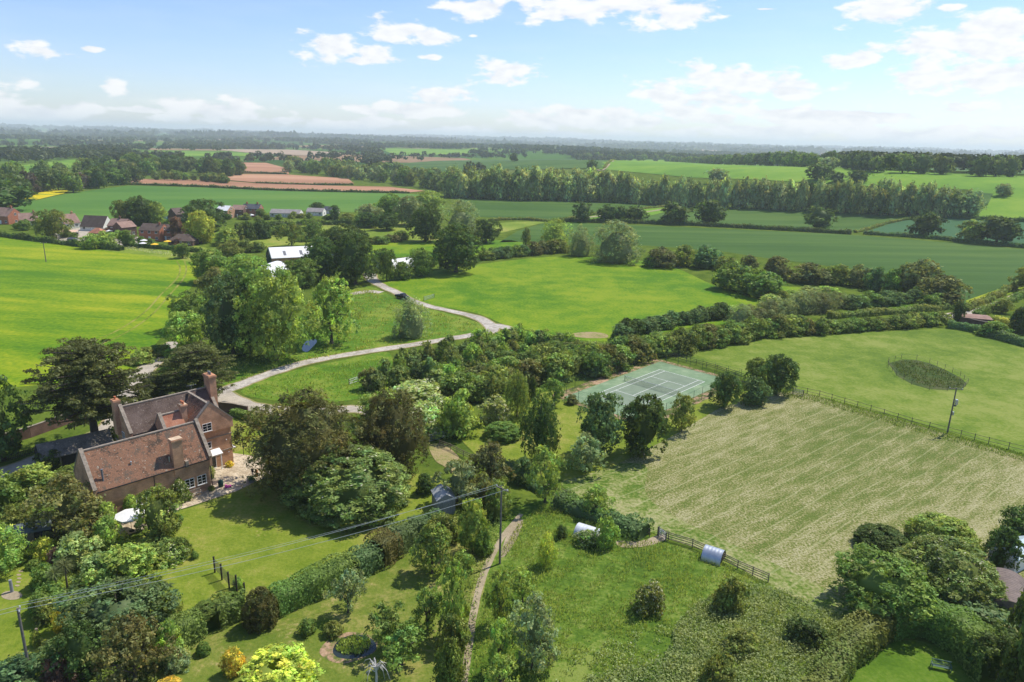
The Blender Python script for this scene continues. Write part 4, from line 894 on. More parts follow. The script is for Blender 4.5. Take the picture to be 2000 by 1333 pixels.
# meadow top edge
row([(940,508),(975,505),(1020,500),(1060,496),(1100,492)], 9, (4.2,6.5), (6.5,9), ['shrub'], ['bl','hw','md','ol'], 'rounded hedge bush', 'along the top of the bright meadow', 'hedge bushes at the top of the bright meadow', off=1.2, name='hedge_bush', cat='bush')
MR = '''1262 482 1322 522|hw;1310 480 1360 520|ol;1352 480 1410 524|bl;1395 512 1472 566|md;1440 525 1532 580|md;1490 502 1546 546|hw;1546 514 1620 553|hw;1618 516 1662 556|ol;1655 518 1705 560|hw;1690 522 1732 568|bl;1725 526 1765 574|md;1752 503 1842 578|hw;1800 538 1886 594|hw;1400 500 1440 530|ol;1448 498 1480 528|hw;1255 500 1290 522|md;1800 572 1850 600|md'''
for i, s in enumerate(MR.split(';')):
    b, c = s.split('|'); veg(*[float(v) for v in b.split()], 'shrub', c, f'hedge bush between the meadow and the dark crop field, {ORD[i]} from the left', 'hedge_bush', 'bush', 'large bushes between meadow and crop field') if i < 13 else veg(*[float(v) for v in b.split()], 'shrub', c, ['olive bush tucked behind the meadow hedge','brown bush tucked behind the meadow hedge','small green bush right of the largest willow','low green bush under the copper-tinted hedge tree'][i-13], 'bush', 'bush')
# sapling plantation between the lane and the thorn belt
SP = [(.075,.125,.02),(.050,.085,.018),(.060,.095,.03),(.045,.07,.025),(.09,.15,.025),(.07,.09,.03)]
row([(745,742),(800,725),(860,712),(930,690),(985,672)], 16, (3.5,6.0), (3.2,5.0), ['sapling','shrub'], SP, 'young tree', 'in the plantation row nearest the lane', 'young plantation trees', off=1.6, name='young_tree', cat='tree')
row([(730,762),(800,750),(870,738),(950,718),(1010,700)], 18, (3.5,6.2), (3.2,5.2), ['sapling','shrub'], SP, 'young tree', 'in the second row of the plantation', 'young plantation trees', off=2, name='young_tree', cat='tree')
row([(830,765),(900,750),(980,728),(1040,708)], 12, (3,5), (3.4,5), ['sapling','shrub'], SP, 'young tree', 'in the plantation row nearest the elders', 'young plantation trees', off=2, name='young_tree', cat='tree')
row([(985,668),(1030,668),(1075,675),(1120,680)], 9, (3.0,4.6), (3.6,5), ['sapling','shrub'], SP, 'young dark tree', 'beside the bend of the lane', 'young trees beside the lane bend', off=2, name='young_tree', cat='tree')
row([(1090,690),(1130,692),(1170,695),(1200,690)], 8, (2.4,3.4), (3.5,5.5), ['shrub'], HC, 'low thorn bush', 'below the bare earth patch', 'low thorn bushes by the earth patch', off=1.5, name='thorn_bush', cat='bush')
# field hedges
hedge([(955,432),(1020,430),(1095,436)], 2, 1.4, 'ol', 'thin hedge at the foot of the far dark field', ls=.5, seed=30, wav=.15)
hedge([(1092,434),(1200,436),(1330,440),(1500,449),(1662,458)], 3, 2.2, 'dk', 'dark field hedge below the hedgerow oaks', ls=.5, seed=31, wav=.15)
hedge([(1686,458),(1780,464),(1850,470),(1930,478),(2060,490)], 2.6, 1.8, 'dk', 'dark field hedge below the bluish field', ls=.5, seed=32, wav=.2)
hedge([(1090,433),(1160,420),(1250,410),(1350,400)], 2, 1.3, 'ol', 'light hedge along the diagonal field track', ls=.5, seed=33, wav=.2)
hedge([(1670,455),(1730,438),(1800,425)], 2, 1.2, 'ol', 'grass-edged hedge dividing the green and bluish fields', ls=.5, seed=34, wav=.2)
hedge([(1840,422),(1900,428),(2060,436)], 3, 2, 'dk', 'hedge below the right hill slope', ls=.6, seed=35, wav=.3)
hedge([(245,361),(400,366),(500,371),(640,375),(800,378)], 3, 1.6, 'dk', 'hedge between the wheat field and the ploughed strip', ls=.7, seed=36, wav=.25)
hedge([(500,359),(600,362),(690,362)], 3, 1.6, 'dk', 'hedge between the two nearer ploughed fields', ls=.7, seed=37)
hedge([(450,338),(560,341)], 3, 2, 'dk', 'hedge between the two farther ploughed fields', ls=.7, seed=38)
hedge([(60,436),(180,442),(330,438)], 2.5, 2, 'dk', 'hedge between the village and the wheat field', ls=.5, seed=39, wav=.3)
hedge([(0,462),(80,472),(160,482),(240,490)], 2.5, 1.8, 'dk', 'garden hedge at the top of the crop field', ls=.4, seed=40, wav=.35)
hedge([(245,482),(330,488),(395,494)], 2, 1.7, 'dk', 'clipped garden hedge below the brick houses', ls=.4, seed=41, wav=.1)
hedge([(1180,330),(1215,313)], 2.5, 1.6, 'ol', 'hedge beside the climbing track', ls=.7, seed=42)
hedge([(880,384),(1000,388),(1150,392),(1340,400)], 3, 1.8, 'ol', 'rough hedge at the foot of the poplars', ls=.6, seed=43, wav=.35)
hedge([(460,448),(600,440),(700,440),(770,442)], 2.5, 2.4, 'dk', 'dark hedge behind the worn pasture', ls=.5, seed=44, wav=.3)
row([(520,455),(560,462),(600,470),(640,478)], 5, (4,6), (6,9), ['shrub'], ['ol','md','lt'], 'bush', 'in the pasture behind the farm', 'bushes behind the farm', off=2, name='bush', cat='bush')
row([(720,478),(760,474),(800,466)], 6, (3,5), (5,8), ['shrub'], ['ol','hw','lt'], 'bush', 'left of the dark oak and willow', 'bushes by the dark oak', off=2, name='bush', cat='bush')
row([(430,470),(460,490),(520,495)], 6, (4,6), (6,8), ['shrub','oak'], ['ol','md','lt'], 'bushy tree', 'at the upper end of the tree belt', 'bushy trees at the upper end of the belt', off=2, name='tree', cat='tree')
row([(340,700),(310,690),(275,715)], 5, (2,3), (3,5), ['shrub'], ['ol','lt'], 'verge bush', 'between crop field and driveway', 'verge bushes along the driveway', off=1, name='bush', cat='bush')
row([(20,448),(60,446),(130,456),(150,470)], 8, (2.5,4.5), (4,6), ['shrub'], ['dk','md','ol'], 'garden bush', 'in the left of the village', 'garden bushes in the left village', off=2, name='bush', cat='bush')
row([(180,446),(230,462),(300,482),(380,478),(410,462)], 12, (2,4), (3,5), ['shrub'], ['dk','md','lt','cp'], 'garden bush', 'in the middle of the village', 'garden bushes in the middle of the village', off=3, name='bush', cat='bush')
row([(440,428),(520,430),(600,426),(690,432)], 14, (2,4), (4,6), ['midshrub'], ['dk','md','ol'], 'garden bush', 'in front of the white bungalows', 'garden bushes by the white bungalows', off=3, name='bush', cat='bush')
# poplar belt and the woods
PC = [(.105,.138,.068),(.090,.122,.052),(.066,.094,.036),(.120,.150,.082)]
row([(878,385),(1000,391),(1100,392),(1190,395)], 64, (19,25), (11,16), ['midpop','midoak'], PC, 'poplar', 'crowded in the left half of the pale tree belt', 'poplars in the left of the pale belt', off=7, name='poplar_tree', cat='poplar')
row([(1185,394),(1350,404),(1500,408),(1700,417),(1850,423)], 84, (16,22), (8,12), ['midpop'], PC, 'slim poplar', 'in the thinner right part of the pale tree belt', 'slim poplars in the right of the pale belt', off=4, name='poplar_tree', cat='poplar')
row([(1370,400),(1410,400),(1600,410)], 5, (16,20), (6,8), ['cypress'], ['dk'], 'dark conifer', 'in the pale tree belt', 'dark conifers in the poplar belt', off=3, name='conifer', cat='tree')
row([(556,336),(620,341),(690,349),(760,357),(830,367),(880,378)], 36, (12,17), (11,15), ['midoak','midpop'], ['md','ol',(.05,.08,.03),'gy'], 'woodland tree', 'in the wood right of the ploughed fields', 'trees of the wood right of the ploughed fields', off=8, name='tree', cat='tree')
row([(556,328),(640,333),(740,342),(880,358)], 30, (12,17), (12,17), ['midoak'], ['md','ol',(.05,.08,.03)], 'woodland tree', 'in the back of the wood by the ploughed fields', 'trees at the back of the wood', off=14, name='tree', cat='tree')
row([(5,395),(60,380),(120,372),(180,368),(240,356)], 22, (12,17), (13,18), ['midoak'], ['dk','md','dk','pp'], 'dark woodland tree', 'behind the yellow flowering field', 'dark trees behind the yellow field', off=14, name='tree', cat='tree')
row([(0,365),(90,352),(180,345),(250,338),(330,342)], 26, (13,18), (13,19), ['midoak'], ['dk','md','ol'], 'dark woodland tree', 'in the wood beside the far road', 'dark trees beside the far road', off=18, name='tree', cat='tree')
row([(200,330),(300,332),(380,338),(450,345)], 28, (14,20), (14,20), ['midoak','cypress'], ['dk',(.03,.05,.015),'md'], 'tall dark tree', 'in the wood above the wheat field', 'tall dark trees above the wheat field', off=18, name='tree', cat='tree')
row([(300,352),(400,354),(450,360)], 14, (7,10), (8,11), ['midoak'], ['md','ol'], 'orchard-like tree', 'in the line above the wheat field', 'line of trees above the wheat field', off=3, name='tree', cat='tree')
# ------------------------------------------------------------------ wood on the hill, and the far country
def mass(name, pts, hgts, wid, c, label, nq, seed, lsf=.16, tv=.25):
    """many crowns too far or too many to count, one object: each crown a small cluster of leaf faces"""
    rng = np.random.default_rng(seed); n = len(pts); m = n * nq; ci = np.repeat(np.arange(n), nq)
    d = rng.normal(size=(m, 3)); d[:, 2] = np.abs(d[:, 2]) * 1.1 - .25; d /= np.linalg.norm(d, axis=1, keepdims=True)
    sc = np.column_stack([wid[ci] * .5, wid[ci] * .5, hgts[ci] * .52])
    pos = pts[ci] + d * sc * rng.uniform(.72, 1, m)[:, None]; pos[:, 2] += hgts[ci] * .5
    V = quads(pos, d + .35 * rng.normal(size=(m, 3)), wid[ci] * lsf * rng.uniform(.7, 1.3, m), rng, .8)
    tint = np.ones((m, 4)); val = np.exp(rng.normal(0, tv, n))[ci] * np.exp(rng.normal(0, .12, m)); hue = rng.normal(0, .1, n)[ci]; tint[:, 0] = val * (1 + hue); tint[:, 1] = val; tint[:, 2] = val * (1 - hue)
    o = link(name, mesh_np(name, V, np.arange(m * 4).reshape(-1, 4), [LEAF], tint=tint)); c = COL[c] if isinstance(c, str) else c; o.color = (*c, 1)
    return tag(o, label, 'woodland', None, 'stuff')
WC = ['dk', (.030,.052,.016), (.04,.062,.02), 'md']
row([(1118,312),(1300,316),(1500,325),(1700,336),(1900,345),(2100,350)], 88, (14,18), (14,20), ['midoak'], WC, 'wood-edge tree', 'in the front of the wood along the hill top', 'front trees of the hill wood', off=5, name='tree', cat='tree', jit=.4)
rng = np.random.default_rng(5)
e0 = along([(1118,310),(1300,313),(1500,322),(1700,333),(1900,342),(2200,352)], 400)
pp = []
for p in e0:
    d = Vector((p.x, p.y, 0)).normalized()
    for k in range(5):
        q = p + d * (14 + k * 24 + rng.uniform(-9, 9)); x, y = q.x + rng.uniform(-6, 6), q.y + rng.uniform(-6, 6); pp.append((x, y, float(T(x, y))))
pp = np.array(pp); mass('hill_wood', pp, rng.uniform(14, 18, len(pp)), rng.uniform(14, 20, len(pp)), (.034,.056,.016), 'dense dark wood behind the front trees along the hill top', 70, 3, .12)
FAR_F = [np.array([tuple(G(x, y).xy) for x, y in pg]) for pg in (
    [(445,318),(520,319),(566,333),(560,342),(450,340)], [(400,341),(520,339),(690,348),(800,366),(800,378),(240,362),(240,350)], [(-60,289),(60,284),(210,281),(225,290),(120,298),(-60,304)],
    [(205,298),(330,294),(510,298),(490,310),(300,312)], [(420,290),(560,291),(695,300),(620,308),(480,302)], [(740,289),(900,292),(1005,288),(900,306),(765,305)],
    [(735,334),(880,337),(960,332),(1180,331),(1120,309),(1000,310),(850,313),(760,322)], [(0,330),(60,321),(150,310),(178,326),(60,340),(0,346)], [(10,412),(60,384),(180,366),(560,362),(860,380),(800,414),(60,432)],
    [(1110,318),(1300,300),(2200,330),(2200,470),(880,392)])]
ROADP = np.array([tuple(G(x, y).xy) for x, y in [(165,350),(160,330),(172,318),(182,310),(190,300),(200,300),(192,312),(184,325),(178,350)]])
def far_trees(r0, r1, n, cover, hr, wr, nq, seed, fsc, lsf, c, label, name, az=(-46, 46)):
    rng = np.random.default_rng(seed); r = np.sqrt(rng.uniform(r0 ** 2, r1 ** 2, n)); a = np.radians(rng.uniform(*az, n)); X = r * np.sin(a); Y = r * np.cos(a)
    # woods, hedgerow lines and scattered trees
    u = X * math.cos(.35) + Y * math.sin(.35); v = -X * math.sin(.35) + Y * math.cos(.35)
    u2 = u + 40 * np.sin(v / 170); v2 = v + 50 * np.sin(u / 230)
    hedge_ = (np.abs((u2 / fsc) % 1 - .5) > .5 - 9 / fsc) | (np.abs((v2 / (fsc * .8)) % 1 - .5) > .5 - 11 / fsc)
    blob = np.sin(X / 310 + 1.7 * np.sin(Y / 500)) * np.sin(Y / 270 + 1.3 * np.sin(X / 420 + 2)) + .4 * np.sin(X / 97 + Y / 140)
    k = (blob > cover) | hedge_ & (rng.uniform(size=n) < .9)
    for P in FAR_F: k &= ~inpoly(X, Y, P)
    k &= ~inpoly(X, Y, ROADP)
    X, Y = X[k], Y[k]; pts = np.column_stack([X, Y, T(X, Y)])
    mass(name, pts, rng.uniform(*hr, len(X)), rng.uniform(*wr, len(X)), c, label, nq, seed + 1, lsf)
far_trees(980, 2300, 26000, .55, (8, 15), (9, 15), 22, 11, 260, .21, (.046,.066,.022), 'hedgerow and woodland trees of the middle distance', 'distant_trees')
far_trees(2300, 5200, 34000, .5, (9, 15), (14, 26), 9, 21, 420, .34, (.046,.066,.024), 'wooded country farther back', 'distant_woodland')
far_trees(5200, 13000, 26000, .4, (10, 17), (40, 90), 5, 31, 900, .45, (.046,.066,.026), 'woods fading into the haze near the horizon', 'horizon_woodland')
# ------------------------------------------------------------------ building materials
def brick_mat(name, c1, c2, mortar, sc=1.0, dirt=.35):
    mt, t, o = newmat(name); n = t.nodes.new; l = t.links.new
    b = n('ShaderNodeBsdfPrincipled'); l(b.outputs[0], o.inputs[0]); b.inputs['Roughness'].default_value = .9; b.inputs['Specular IOR Level'].default_value = .15
    tc = n('ShaderNodeTexCoord'); sx = n('ShaderNodeSeparateXYZ'); l(tc.outputs['Object'], sx.inputs[0]); ad = n('ShaderNodeMath'); l(sx.outputs[0], ad.inputs[0]); l(sx.outputs[1], ad.inputs[1])
    cb = n('ShaderNodeCombineXYZ'); l(ad.outputs[0], cb.inputs[0]); l(sx.outputs[2], cb.inputs[1])
    br = n('ShaderNodeTexBrick'); l(cb.outputs[0], br.inputs['Vector']); br.inputs['Scale'].default_value = sc; br.inputs['Brick Width'].default_value = .24; br.inputs['Row Height'].default_value = .085; br.inputs['Mortar Size'].default_value = .012
    br.inputs['Color1'].default_value = (*c1, 1); br.inputs['Color2'].default_value = (*c2, 1); br.inputs['Mortar'].default_value = (*mortar, 1)
    nz = n('ShaderNodeTexNoise'); nz.inputs['Scale'].default_value = .8; nz.inputs['Detail'].default_value = 8; l(tc.outputs['Object'], nz.inputs['Vector'])
    cr = n('ShaderNodeMapRange'); l(nz.outputs[0], cr.inputs[0]); cr.inputs[1].default_value = .3; cr.inputs[2].default_value = .7; cr.inputs[3].default_value = 1 - dirt; cr.inputs[4].default_value = 1 + dirt * .6
    mx = n('ShaderNodeMix'); mx.data_type = 'RGBA'; mx.blend_type = 'MULTIPLY'; mx.inputs[0].default_value = 1; l(br.outputs[0], mx.inputs[6]); l(cr.outputs[0], mx.inputs[7]); l(mx.outputs[2], b.inputs['Base Color'])
    return mt
def tile_mat(name, cols, lichen=.5, course=.18, spots=(.55,.50,.40)):
    mt, t, o = newmat(name); n = t.nodes.new; l = t.links.new
    b = n('ShaderNodeBsdfPrincipled'); l(b.outputs[0], o.inputs[0]); b.inputs['Roughness'].default_value = .9; b.inputs['Specular IOR Level'].default_value = .15
    tc = n('ShaderNodeTexCoord')
    def nz(s, d=6, r=.6):
        q = n('ShaderNodeTexNoise'); q.inputs['Scale'].default_value = s; q.inputs['Detail'].default_value = d; q.inputs['Roughness'].default_value = r; l(tc.outputs['Object'], q.inputs['Vector']); return q.outputs[0]
    a = n('ShaderNodeMath'); a.operation = 'MULTIPLY_ADD'; l(nz(5.5, 3), a.inputs[0]); a.inputs[1].default_value = .55; l(nz(.55), a.inputs[2])
    cr = n('ShaderNodeValToRGB'); e = cr.color_ramp.elements; e[0].position = .62; e[0].color = (*cols[0], 1); e[1].position = .92; e[1].color = (*cols[-1], 1)
    for i in range(1, len(cols) - 1): q = e.new(.62 + .3 * i / (len(cols) - 1)); q.color = (*cols[i], 1)
    l(a.outputs[0], cr.inputs[0])
    mr = n('ShaderNodeMapRange'); mr.interpolation_type = 'SMOOTHSTEP'; l(nz(3.2, 4, .7), mr.inputs[0]); mr.inputs[1].default_value = .60; mr.inputs[2].default_value = .68; mr.inputs[4].default_value = lichen
    mx = n('ShaderNodeMix'); mx.data_type = 'RGBA'; l(mr.outputs[0], mx.inputs[0]); l(cr.outputs[0], mx.inputs[6]); mx.inputs[7].default_value = (*spots, 1); l(mx.outputs[2], b.inputs['Base Color'])
    sx = n('ShaderNodeSeparateXYZ'); l(tc.outputs['Object'], sx.inputs[0]); m = n('ShaderNodeMath'); m.operation = 'DIVIDE'; l(sx.outputs[2], m.inputs[0]); m.inputs[1].default_value = course; fr = n('ShaderNodeMath'); fr.operation = 'FRACT'; l(m.outputs[0], fr.inputs[0])
    ad = n('ShaderNodeMath'); l(fr.outputs[0], ad.inputs[0]); l(nz(9, 2), ad.inputs[1]); bp = n('ShaderNodeBump'); bp.inputs['Strength'].default_value = .8; bp.inputs['Distance'].default_value = .05; l(ad.outputs[0], bp.inputs['Height']); l(bp.outputs[0], b.inputs['Normal'])
    return mt
BRICK = brick_mat('old_red_brick', (.56,.27,.145), (.43,.195,.105), (.56,.42,.28))
BRICK_OR = brick_mat('orange_brick', (.46,.14,.07), (.38,.11,.055), (.40,.24,.16), dirt=.15)
BRICK_DK = brick_mat('brown_brick', (.17,.085,.06), (.12,.06,.045), (.2,.15,.12))
TILE_OLD = tile_mat('old_clay_tiles', [(.085,.065,.048),(.19,.105,.068),(.31,.16,.095),(.24,.13,.082),(.15,.11,.08)], .9, spots=(.48,.43,.33))
TILE_BR = tile_mat('brown_tiles', [(.075,.052,.042),(.115,.082,.066),(.15,.11,.09)], .45)
TILE_RED = tile_mat('red_clay_tiles', [(.32,.13,.08),(.43,.19,.115),(.50,.24,.15)], .3)
TILE_VB = tile_mat('village_brown_tiles', [(.10,.07,.055),(.15,.11,.09)], .1)
TILE_VP = tile_mat('village_pink_tiles', [(.24,.15,.12),(.34,.22,.17)], .2)
TILE_GR = tile_mat('grey_roof', [(.24,.22,.21),(.34,.31,.29)], .2)
SLATE = tile_mat('slate_roof', [(.06,.065,.08),(.10,.105,.12)], .1)
STONE = cmat('stone_coping', (.27,.225,.175), .9, var=.3, scale=3); LEAD = cmat('lead_grey', (.16,.16,.17), .6)
WHITE = cmat('white_paint', (.78,.77,.73), .5, var=.04); CREAM = cmat('cream_render', (.66,.60,.48), .9, var=.08); BEIGE = cmat('beige_render', (.46,.40,.31), .9, var=.08)
WHRENDER = cmat('white_render', (.72,.69,.62), .9, var=.06); DARKW = cmat('dark_wood', (.035,.03,.026), .8, var=.3); WOOD = cmat('weathered_wood', (.20,.165,.125), .85, var=.3, scale=8); GREYW = cmat('grey_timber', (.26,.255,.24), .85, var=.25, scale=6)
POLEW = cmat('pole_timber', (.155,.14,.12), .85, var=.25, scale=6); GALV = cmat('galvanised_steel', (.48,.51,.54), .38, .65, var=.12, scale=2); METAL_DK = cmat('dark_metal', (.03,.03,.032), .5, .3)
POT = cmat('clay_pot', (.50,.17,.08), .85, var=.15); WHROOF = cmat('white_sheet_roof', (.74,.73,.70), .6, var=.08, scale=.5); DGREEN = cmat('dark_green_paint', (.012,.06,.045), .6)
mt, t, o = newmat('window_glass'); b = t.nodes.new('ShaderNodeBsdfPrincipled'); t.links.new(b.outputs[0], o.inputs[0]); b.inputs['Base Color'].default_value = (.012,.014,.016,1); b.inputs['Roughness'].default_value = .12; GLASS = mt
# ------------------------------------------------------------------ generic pieces (house frame: u along, v back, z up)
def gable_block(parent, u0, u1, v0, v1, ze, zr, wall, roof, axis='u', over=.22, th=.16, wname='wall', rname='roof', base=0., hip=0.):
    mb = MB()
    if axis == 'u':
        vm = (v0 + v1) / 2
        P = [(u0,v0,base),(u1,v0,base),(u1,v1,base),(u0,v1,base),(u0,v0,ze),(u1,v0,ze),(u1,v1,ze),(u0,v1,ze),(u0,vm,zr),(u1,vm,zr)]
        if hip: P[8] = (u0, vm, ze); P[9] = (u1, vm, ze)
        mb.add(P, [(0,1,5,4),(2,3,7,6),(1,2,6,9,5),(3,0,4,8,7)]); wl = mb.build(wname, wall, parent)
        s = (zr - ze) / (vm - v0); r = MB(); e = over
        for sg, ve in ((-1, v0), (1, v1)):
            a, c = ve + sg * e, ze - s * e; h0 = hip
            q = [(u0 - (.02 if not hip else e), a, c), (u1 + (.02 if not hip else e), a, c), (u1 + .02 - h0, vm, zr), (u0 - .02 + h0, vm, zr)]
            if sg > 0: q = q[::-1]
            r.hexa([q[0], q[1], q[2], q[3]] + [(x, y, z + th) for x, y, z in q])
        if hip:
            for ue, hx in ((u0 - e, u0 - .02 + hip), (u1 + e, u1 + .02 - hip)):
                q = [(ue, v0 - e, ze - s * e), (ue, v1 + e, ze - s * e), (hx, vm, zr)]; q2 = [(x, y, z + th) for x, y, z in q]; r.add(q + q2, [(0,1,2),(3,4,5),(0,1,4,3),(1,2,5,4),(2,0,3,5)])
        rf = r.build(rname, roof, parent)
    else:
        um = (u0 + u1) / 2
        P = [(u0,v0,base),(u1,v0,base),(u1,v1,base),(u0,v1,base),(u0,v0,ze),(u1,v0,ze),(u1,v1,ze),(u0,v1,ze),(um,v0,zr),(um,v1,zr)]
        mb.add(P, [(0,1,5,8,4),(2,3,7,9,6),(1,2,6,5),(3,0,4,7)]); wl = mb.build(wname, wall, parent)
        s = (zr - ze) / (um - u0); r = MB(); e = over
        for sg, ue in ((-1, u0), (1, u1)):
            a, c = ue + sg * e, ze - s * e
            q = [(a, v1 + .02, c), (a, v0 - .02, c), (um, v0 - .02, zr), (um, v1 + .02, zr)]
            r.hexa(q + [(x, y, z + th) for x, y, z in q])
        rf = r.build(rname, roof, parent)
    return wl, rf
def window(parent, u, v, z, w, h, axis='v', nx=2, ny=3, sgn=-1, frame=None, name='window'):
    """window on a face of constant v (axis 'v') or constant u; sgn = outward direction"""
    fr = MB(); gl = MB(); d = .05 * sgn; bw = .07
    def bx(m, a0, a1, z0, z1, o0, o1):
        lo, hi = min(o0, o1), max(o0, o1)
        if axis == 'v': m.box(u + a0, u + a1, v + lo, v + hi, z0, z1)
        else: m.box(u + lo, u + hi, v + a0, v + a1, z0, z1)
    bx(fr, -w/2, -w/2 + bw, z, z + h, -d * .2, d); bx(fr, w/2 - bw, w/2, z, z + h, -d * .2, d); bx(fr, -w/2 + bw, w/2 - bw, z, z + bw, -d * .2, d); bx(fr, -w/2 + bw, w/2 - bw, z + h - bw, z + h, -d * .2, d)
    for i in range(1, nx): bx(fr, -w/2 + w*i/nx - .035, -w/2 + w*i/nx + .035, z + bw, z + h - bw, 0, d * .9)
    for i in range(nx):
        for j in range(1, ny): bx(fr, -w/2 + w*i/nx + .036, -w/2 + w*(i+1)/nx - .036, z + h*j/ny - .018, z + h*j/ny + .018, 0, d * .7)
    bx(fr, -w/2 - .05, w/2 + .05, z - .06, z - .002, -d * .2, d * 1.8)
    f = fr.build(name, frame or WHITE, parent); bx(gl, -w/2 + .02, w/2 - .02, z + .02, z + h - .02, d * .25, d * .4); gl.build('pane', GLASS, f); return f
def chimney(parent, u, v, wu, wv, z0, z1, mat=None, pots=2, name='chimney', potm=None):
    c = MB(); c.box(u - wu/2, u + wu/2, v - wv/2, v + wv/2, z0, z1 - .45); c.box(u - wu/2 - .07, u + wu/2 + .07, v - wv/2 - .07, v + wv/2 + .07, z1 - .45, z1 - .3); c.box(u - wu/2 - .12, u + wu/2 + .12, v - wv/2 - .12, v + wv/2 + .12, z1 - .3, z1 - .1); c.box(u - wu/2 - .05, u + wu/2 + .05, v - wv/2 - .05, v + wv/2 + .05, z1 - .1, z1)
    ch = c.build(name, mat or BRICK, parent)
    for i in range(pots):
        m = MB(); q = (i - (pots - 1) / 2) * .5; cu, cv = (u + q, v) if wu >= wv else (u, v + q); m.lathe([(.16, 0), (.13, .35), (.17, .38), (.17, .45), (.1, .45)], 10, (cu, cv, z1)); m.build('chimney_pot', potm or POT, ch)
    return ch
def coping(parent, pts, w=.34, h=.2, mat=None, name='coping'):
    m = MB()
    for a, b in zip(pts, pts[1:]): m.bar(a, b, w, h)
    return m.build(name, mat or STONE, parent)
# ------------------------------------------------------------------ the brick house
HO = G(412, 956); HR = R_(47.0)
def hw(u, v, z=0.):  # house frame to world
    return Vector((HO.x + u * math.cos(HR) - v * math.sin(HR), HO.y + u * math.sin(HR) + v * math.cos(HR), z))
hs = empty('brick_house', HO, HR, 'old red brick house with steep tiled roofs and stepped stone-edged gables', 'house')
gable_block(hs, -14.0, .1, 0, 6.8, 4.8, 8.9, BRICK, TILE_OLD, wname='front_wing_wall', rname='front_wing_roof')
gable_block(hs, -6.0, 6.1, 10, 16, 6.9, 10.0, BRICK, TILE_BR, wname='main_range_wall', rname='main_range_roof')
wl, rf = gable_block(hs, .35, 6.2, 5.9, 11.5, 7.0, 10.0, BRICK, TILE_OLD, axis='v', wname='cross_wing_wall', rname='cross_wing_roof')
gable_block(hs, -2.4, .34, 6.81, 10.6, 6.6, 9.0, BRICK, TILE_RED, wname='middle_range_wall', rname='middle_range_roof', over=.05)
# gable parapets with coping stones
def parapet(u, v0, vm, v1, ze, zr, base=3.0):
    m = MB(); P = []
    for uu in (u - .17, u + .17): P += [(uu, v0 - .28, base), (uu, v1 + .28, base), (uu, v1 + .28, ze + .15), (uu, vm, zr + .42), (uu, v0 - .28, ze + .15)]
    m.add(P, [(0,4,3,2,1),(5,6,7,8,9),(0,1,6,5),(1,2,7,6),(4,0,5,9)]); p = m.build('gable_parapet', BRICK, hs)
    coping(p, [(u, v0 - .32, ze + .22), (u, vm, zr + .5), (u, v1 + .32, ze + .22)], .46, .16)
    return p
parapet(.27, 0, 3.4, 6.8, 4.8, 8.9, 3.6); parapet(-14.17, 0, 3.4, 6.8, 4.8, 8.9, 3.6); parapet(-6.17, 10, 13, 16, 6.9, 10, 5.5); parapet(6.27, 10, 13, 16, 6.9, 10, 5.5); parapet(-2.57, 6.9, 8.7, 10.5, 6.6, 9.0, 5.2)
m = MB(); P = []
for vv in (5.56, 5.9): P += [(.1, vv, 5.9), (6.45, vv, 5.9), (6.45, vv, 7.15), (3.27, vv, 10.42), (.1, vv, 7.15)]
m.add(P, [(0,1,2,3,4),(9,8,7,6,5),(1,0,5,6),(2,1,6,7),(0,4,9,5)]); pf = m.build('front_gable_parapet', BRICK, hs)
coping(pf, [(.05, 5.73, 7.2), (3.27, 5.73, 10.5), (6.5, 5.73, 7.2)], .46, .16)
for z in (2.35, 4.75):
    m = MB(); m.box(.5, 6.28, 5.8, 5.9, z, z + .16); m.box(6.2, 6.28, 5.9, 16.05, z, z + .16); m.build('string_course', STONE, hs)
m = MB(); m.box(-6.42, -6.34, 9.9, 16.1, 4.4, 4.56); m.build('string_course', STONE, hs)
chimney(hs, -3.9, .28, 1.35, .95, 3.6, 8.75, pots=0); chimney(hs, -6.5, 13.6, .8, 1.0, 6.0, 11.2, pots=1); chimney(hs, 6.55, 12.4, 1.0, 2.0, 4.0, 12.3, pots=2, potm=LEAD); chimney(hs, .55, 8.3, .8, .9, 6.0, 10.2, pots=2)
m = MB(); m.box(-3.1, -2.7, -.3, .6, 4.4, 5.3); m.build('chimney_buttress', STONE, hs)
# ridge tiles
for a, b in (((-13.9,3.4,9.06),(.05,3.4,9.06)), ((-5.9,13,10.16),(6.0,13,10.16)), ((3.27,6.0,10.16),(3.27,12.7,10.16)), ((-2.3,8.7,9.16),(.3,8.7,9.16))):
    m = MB(); m.bar(a, b, .34, .16); m.build('ridge_tiles', STONE, hs)
# windows
window(hs, 2.6, 5.56, 6.2, 1.35, 1.25, nx=2, ny=3); window(hs, 2.45, 5.9, 3.35, 1.35, 1.0, nx=2, ny=2)
window(hs, -1.1, 0, 1.2, 1.25, 1.35, nx=2, ny=3); window(hs, -2.75, 0, 1.2, 1.25, 1.35, nx=2, ny=3); window(hs, -9.0, 0, 1.1, 1.3, 1.4)
window(hs, -6.34, 12.4, 5.3, 1.0, 1.3, axis='u', nx=2, ny=3); window(hs, -6.0, 12.0, 2.0, 1.0, 1.3, axis='u')
window(hs, 6.2, 8.0, 5.1, 1.2, 1.3, axis='u', sgn=1); window(hs, 6.2, 13.5, 5.1, 1.2, 1.3, axis='u', sgn=1); window(hs, 6.2, 13.5, 1.2, 1.2, 1.4, axis='u', sgn=1)
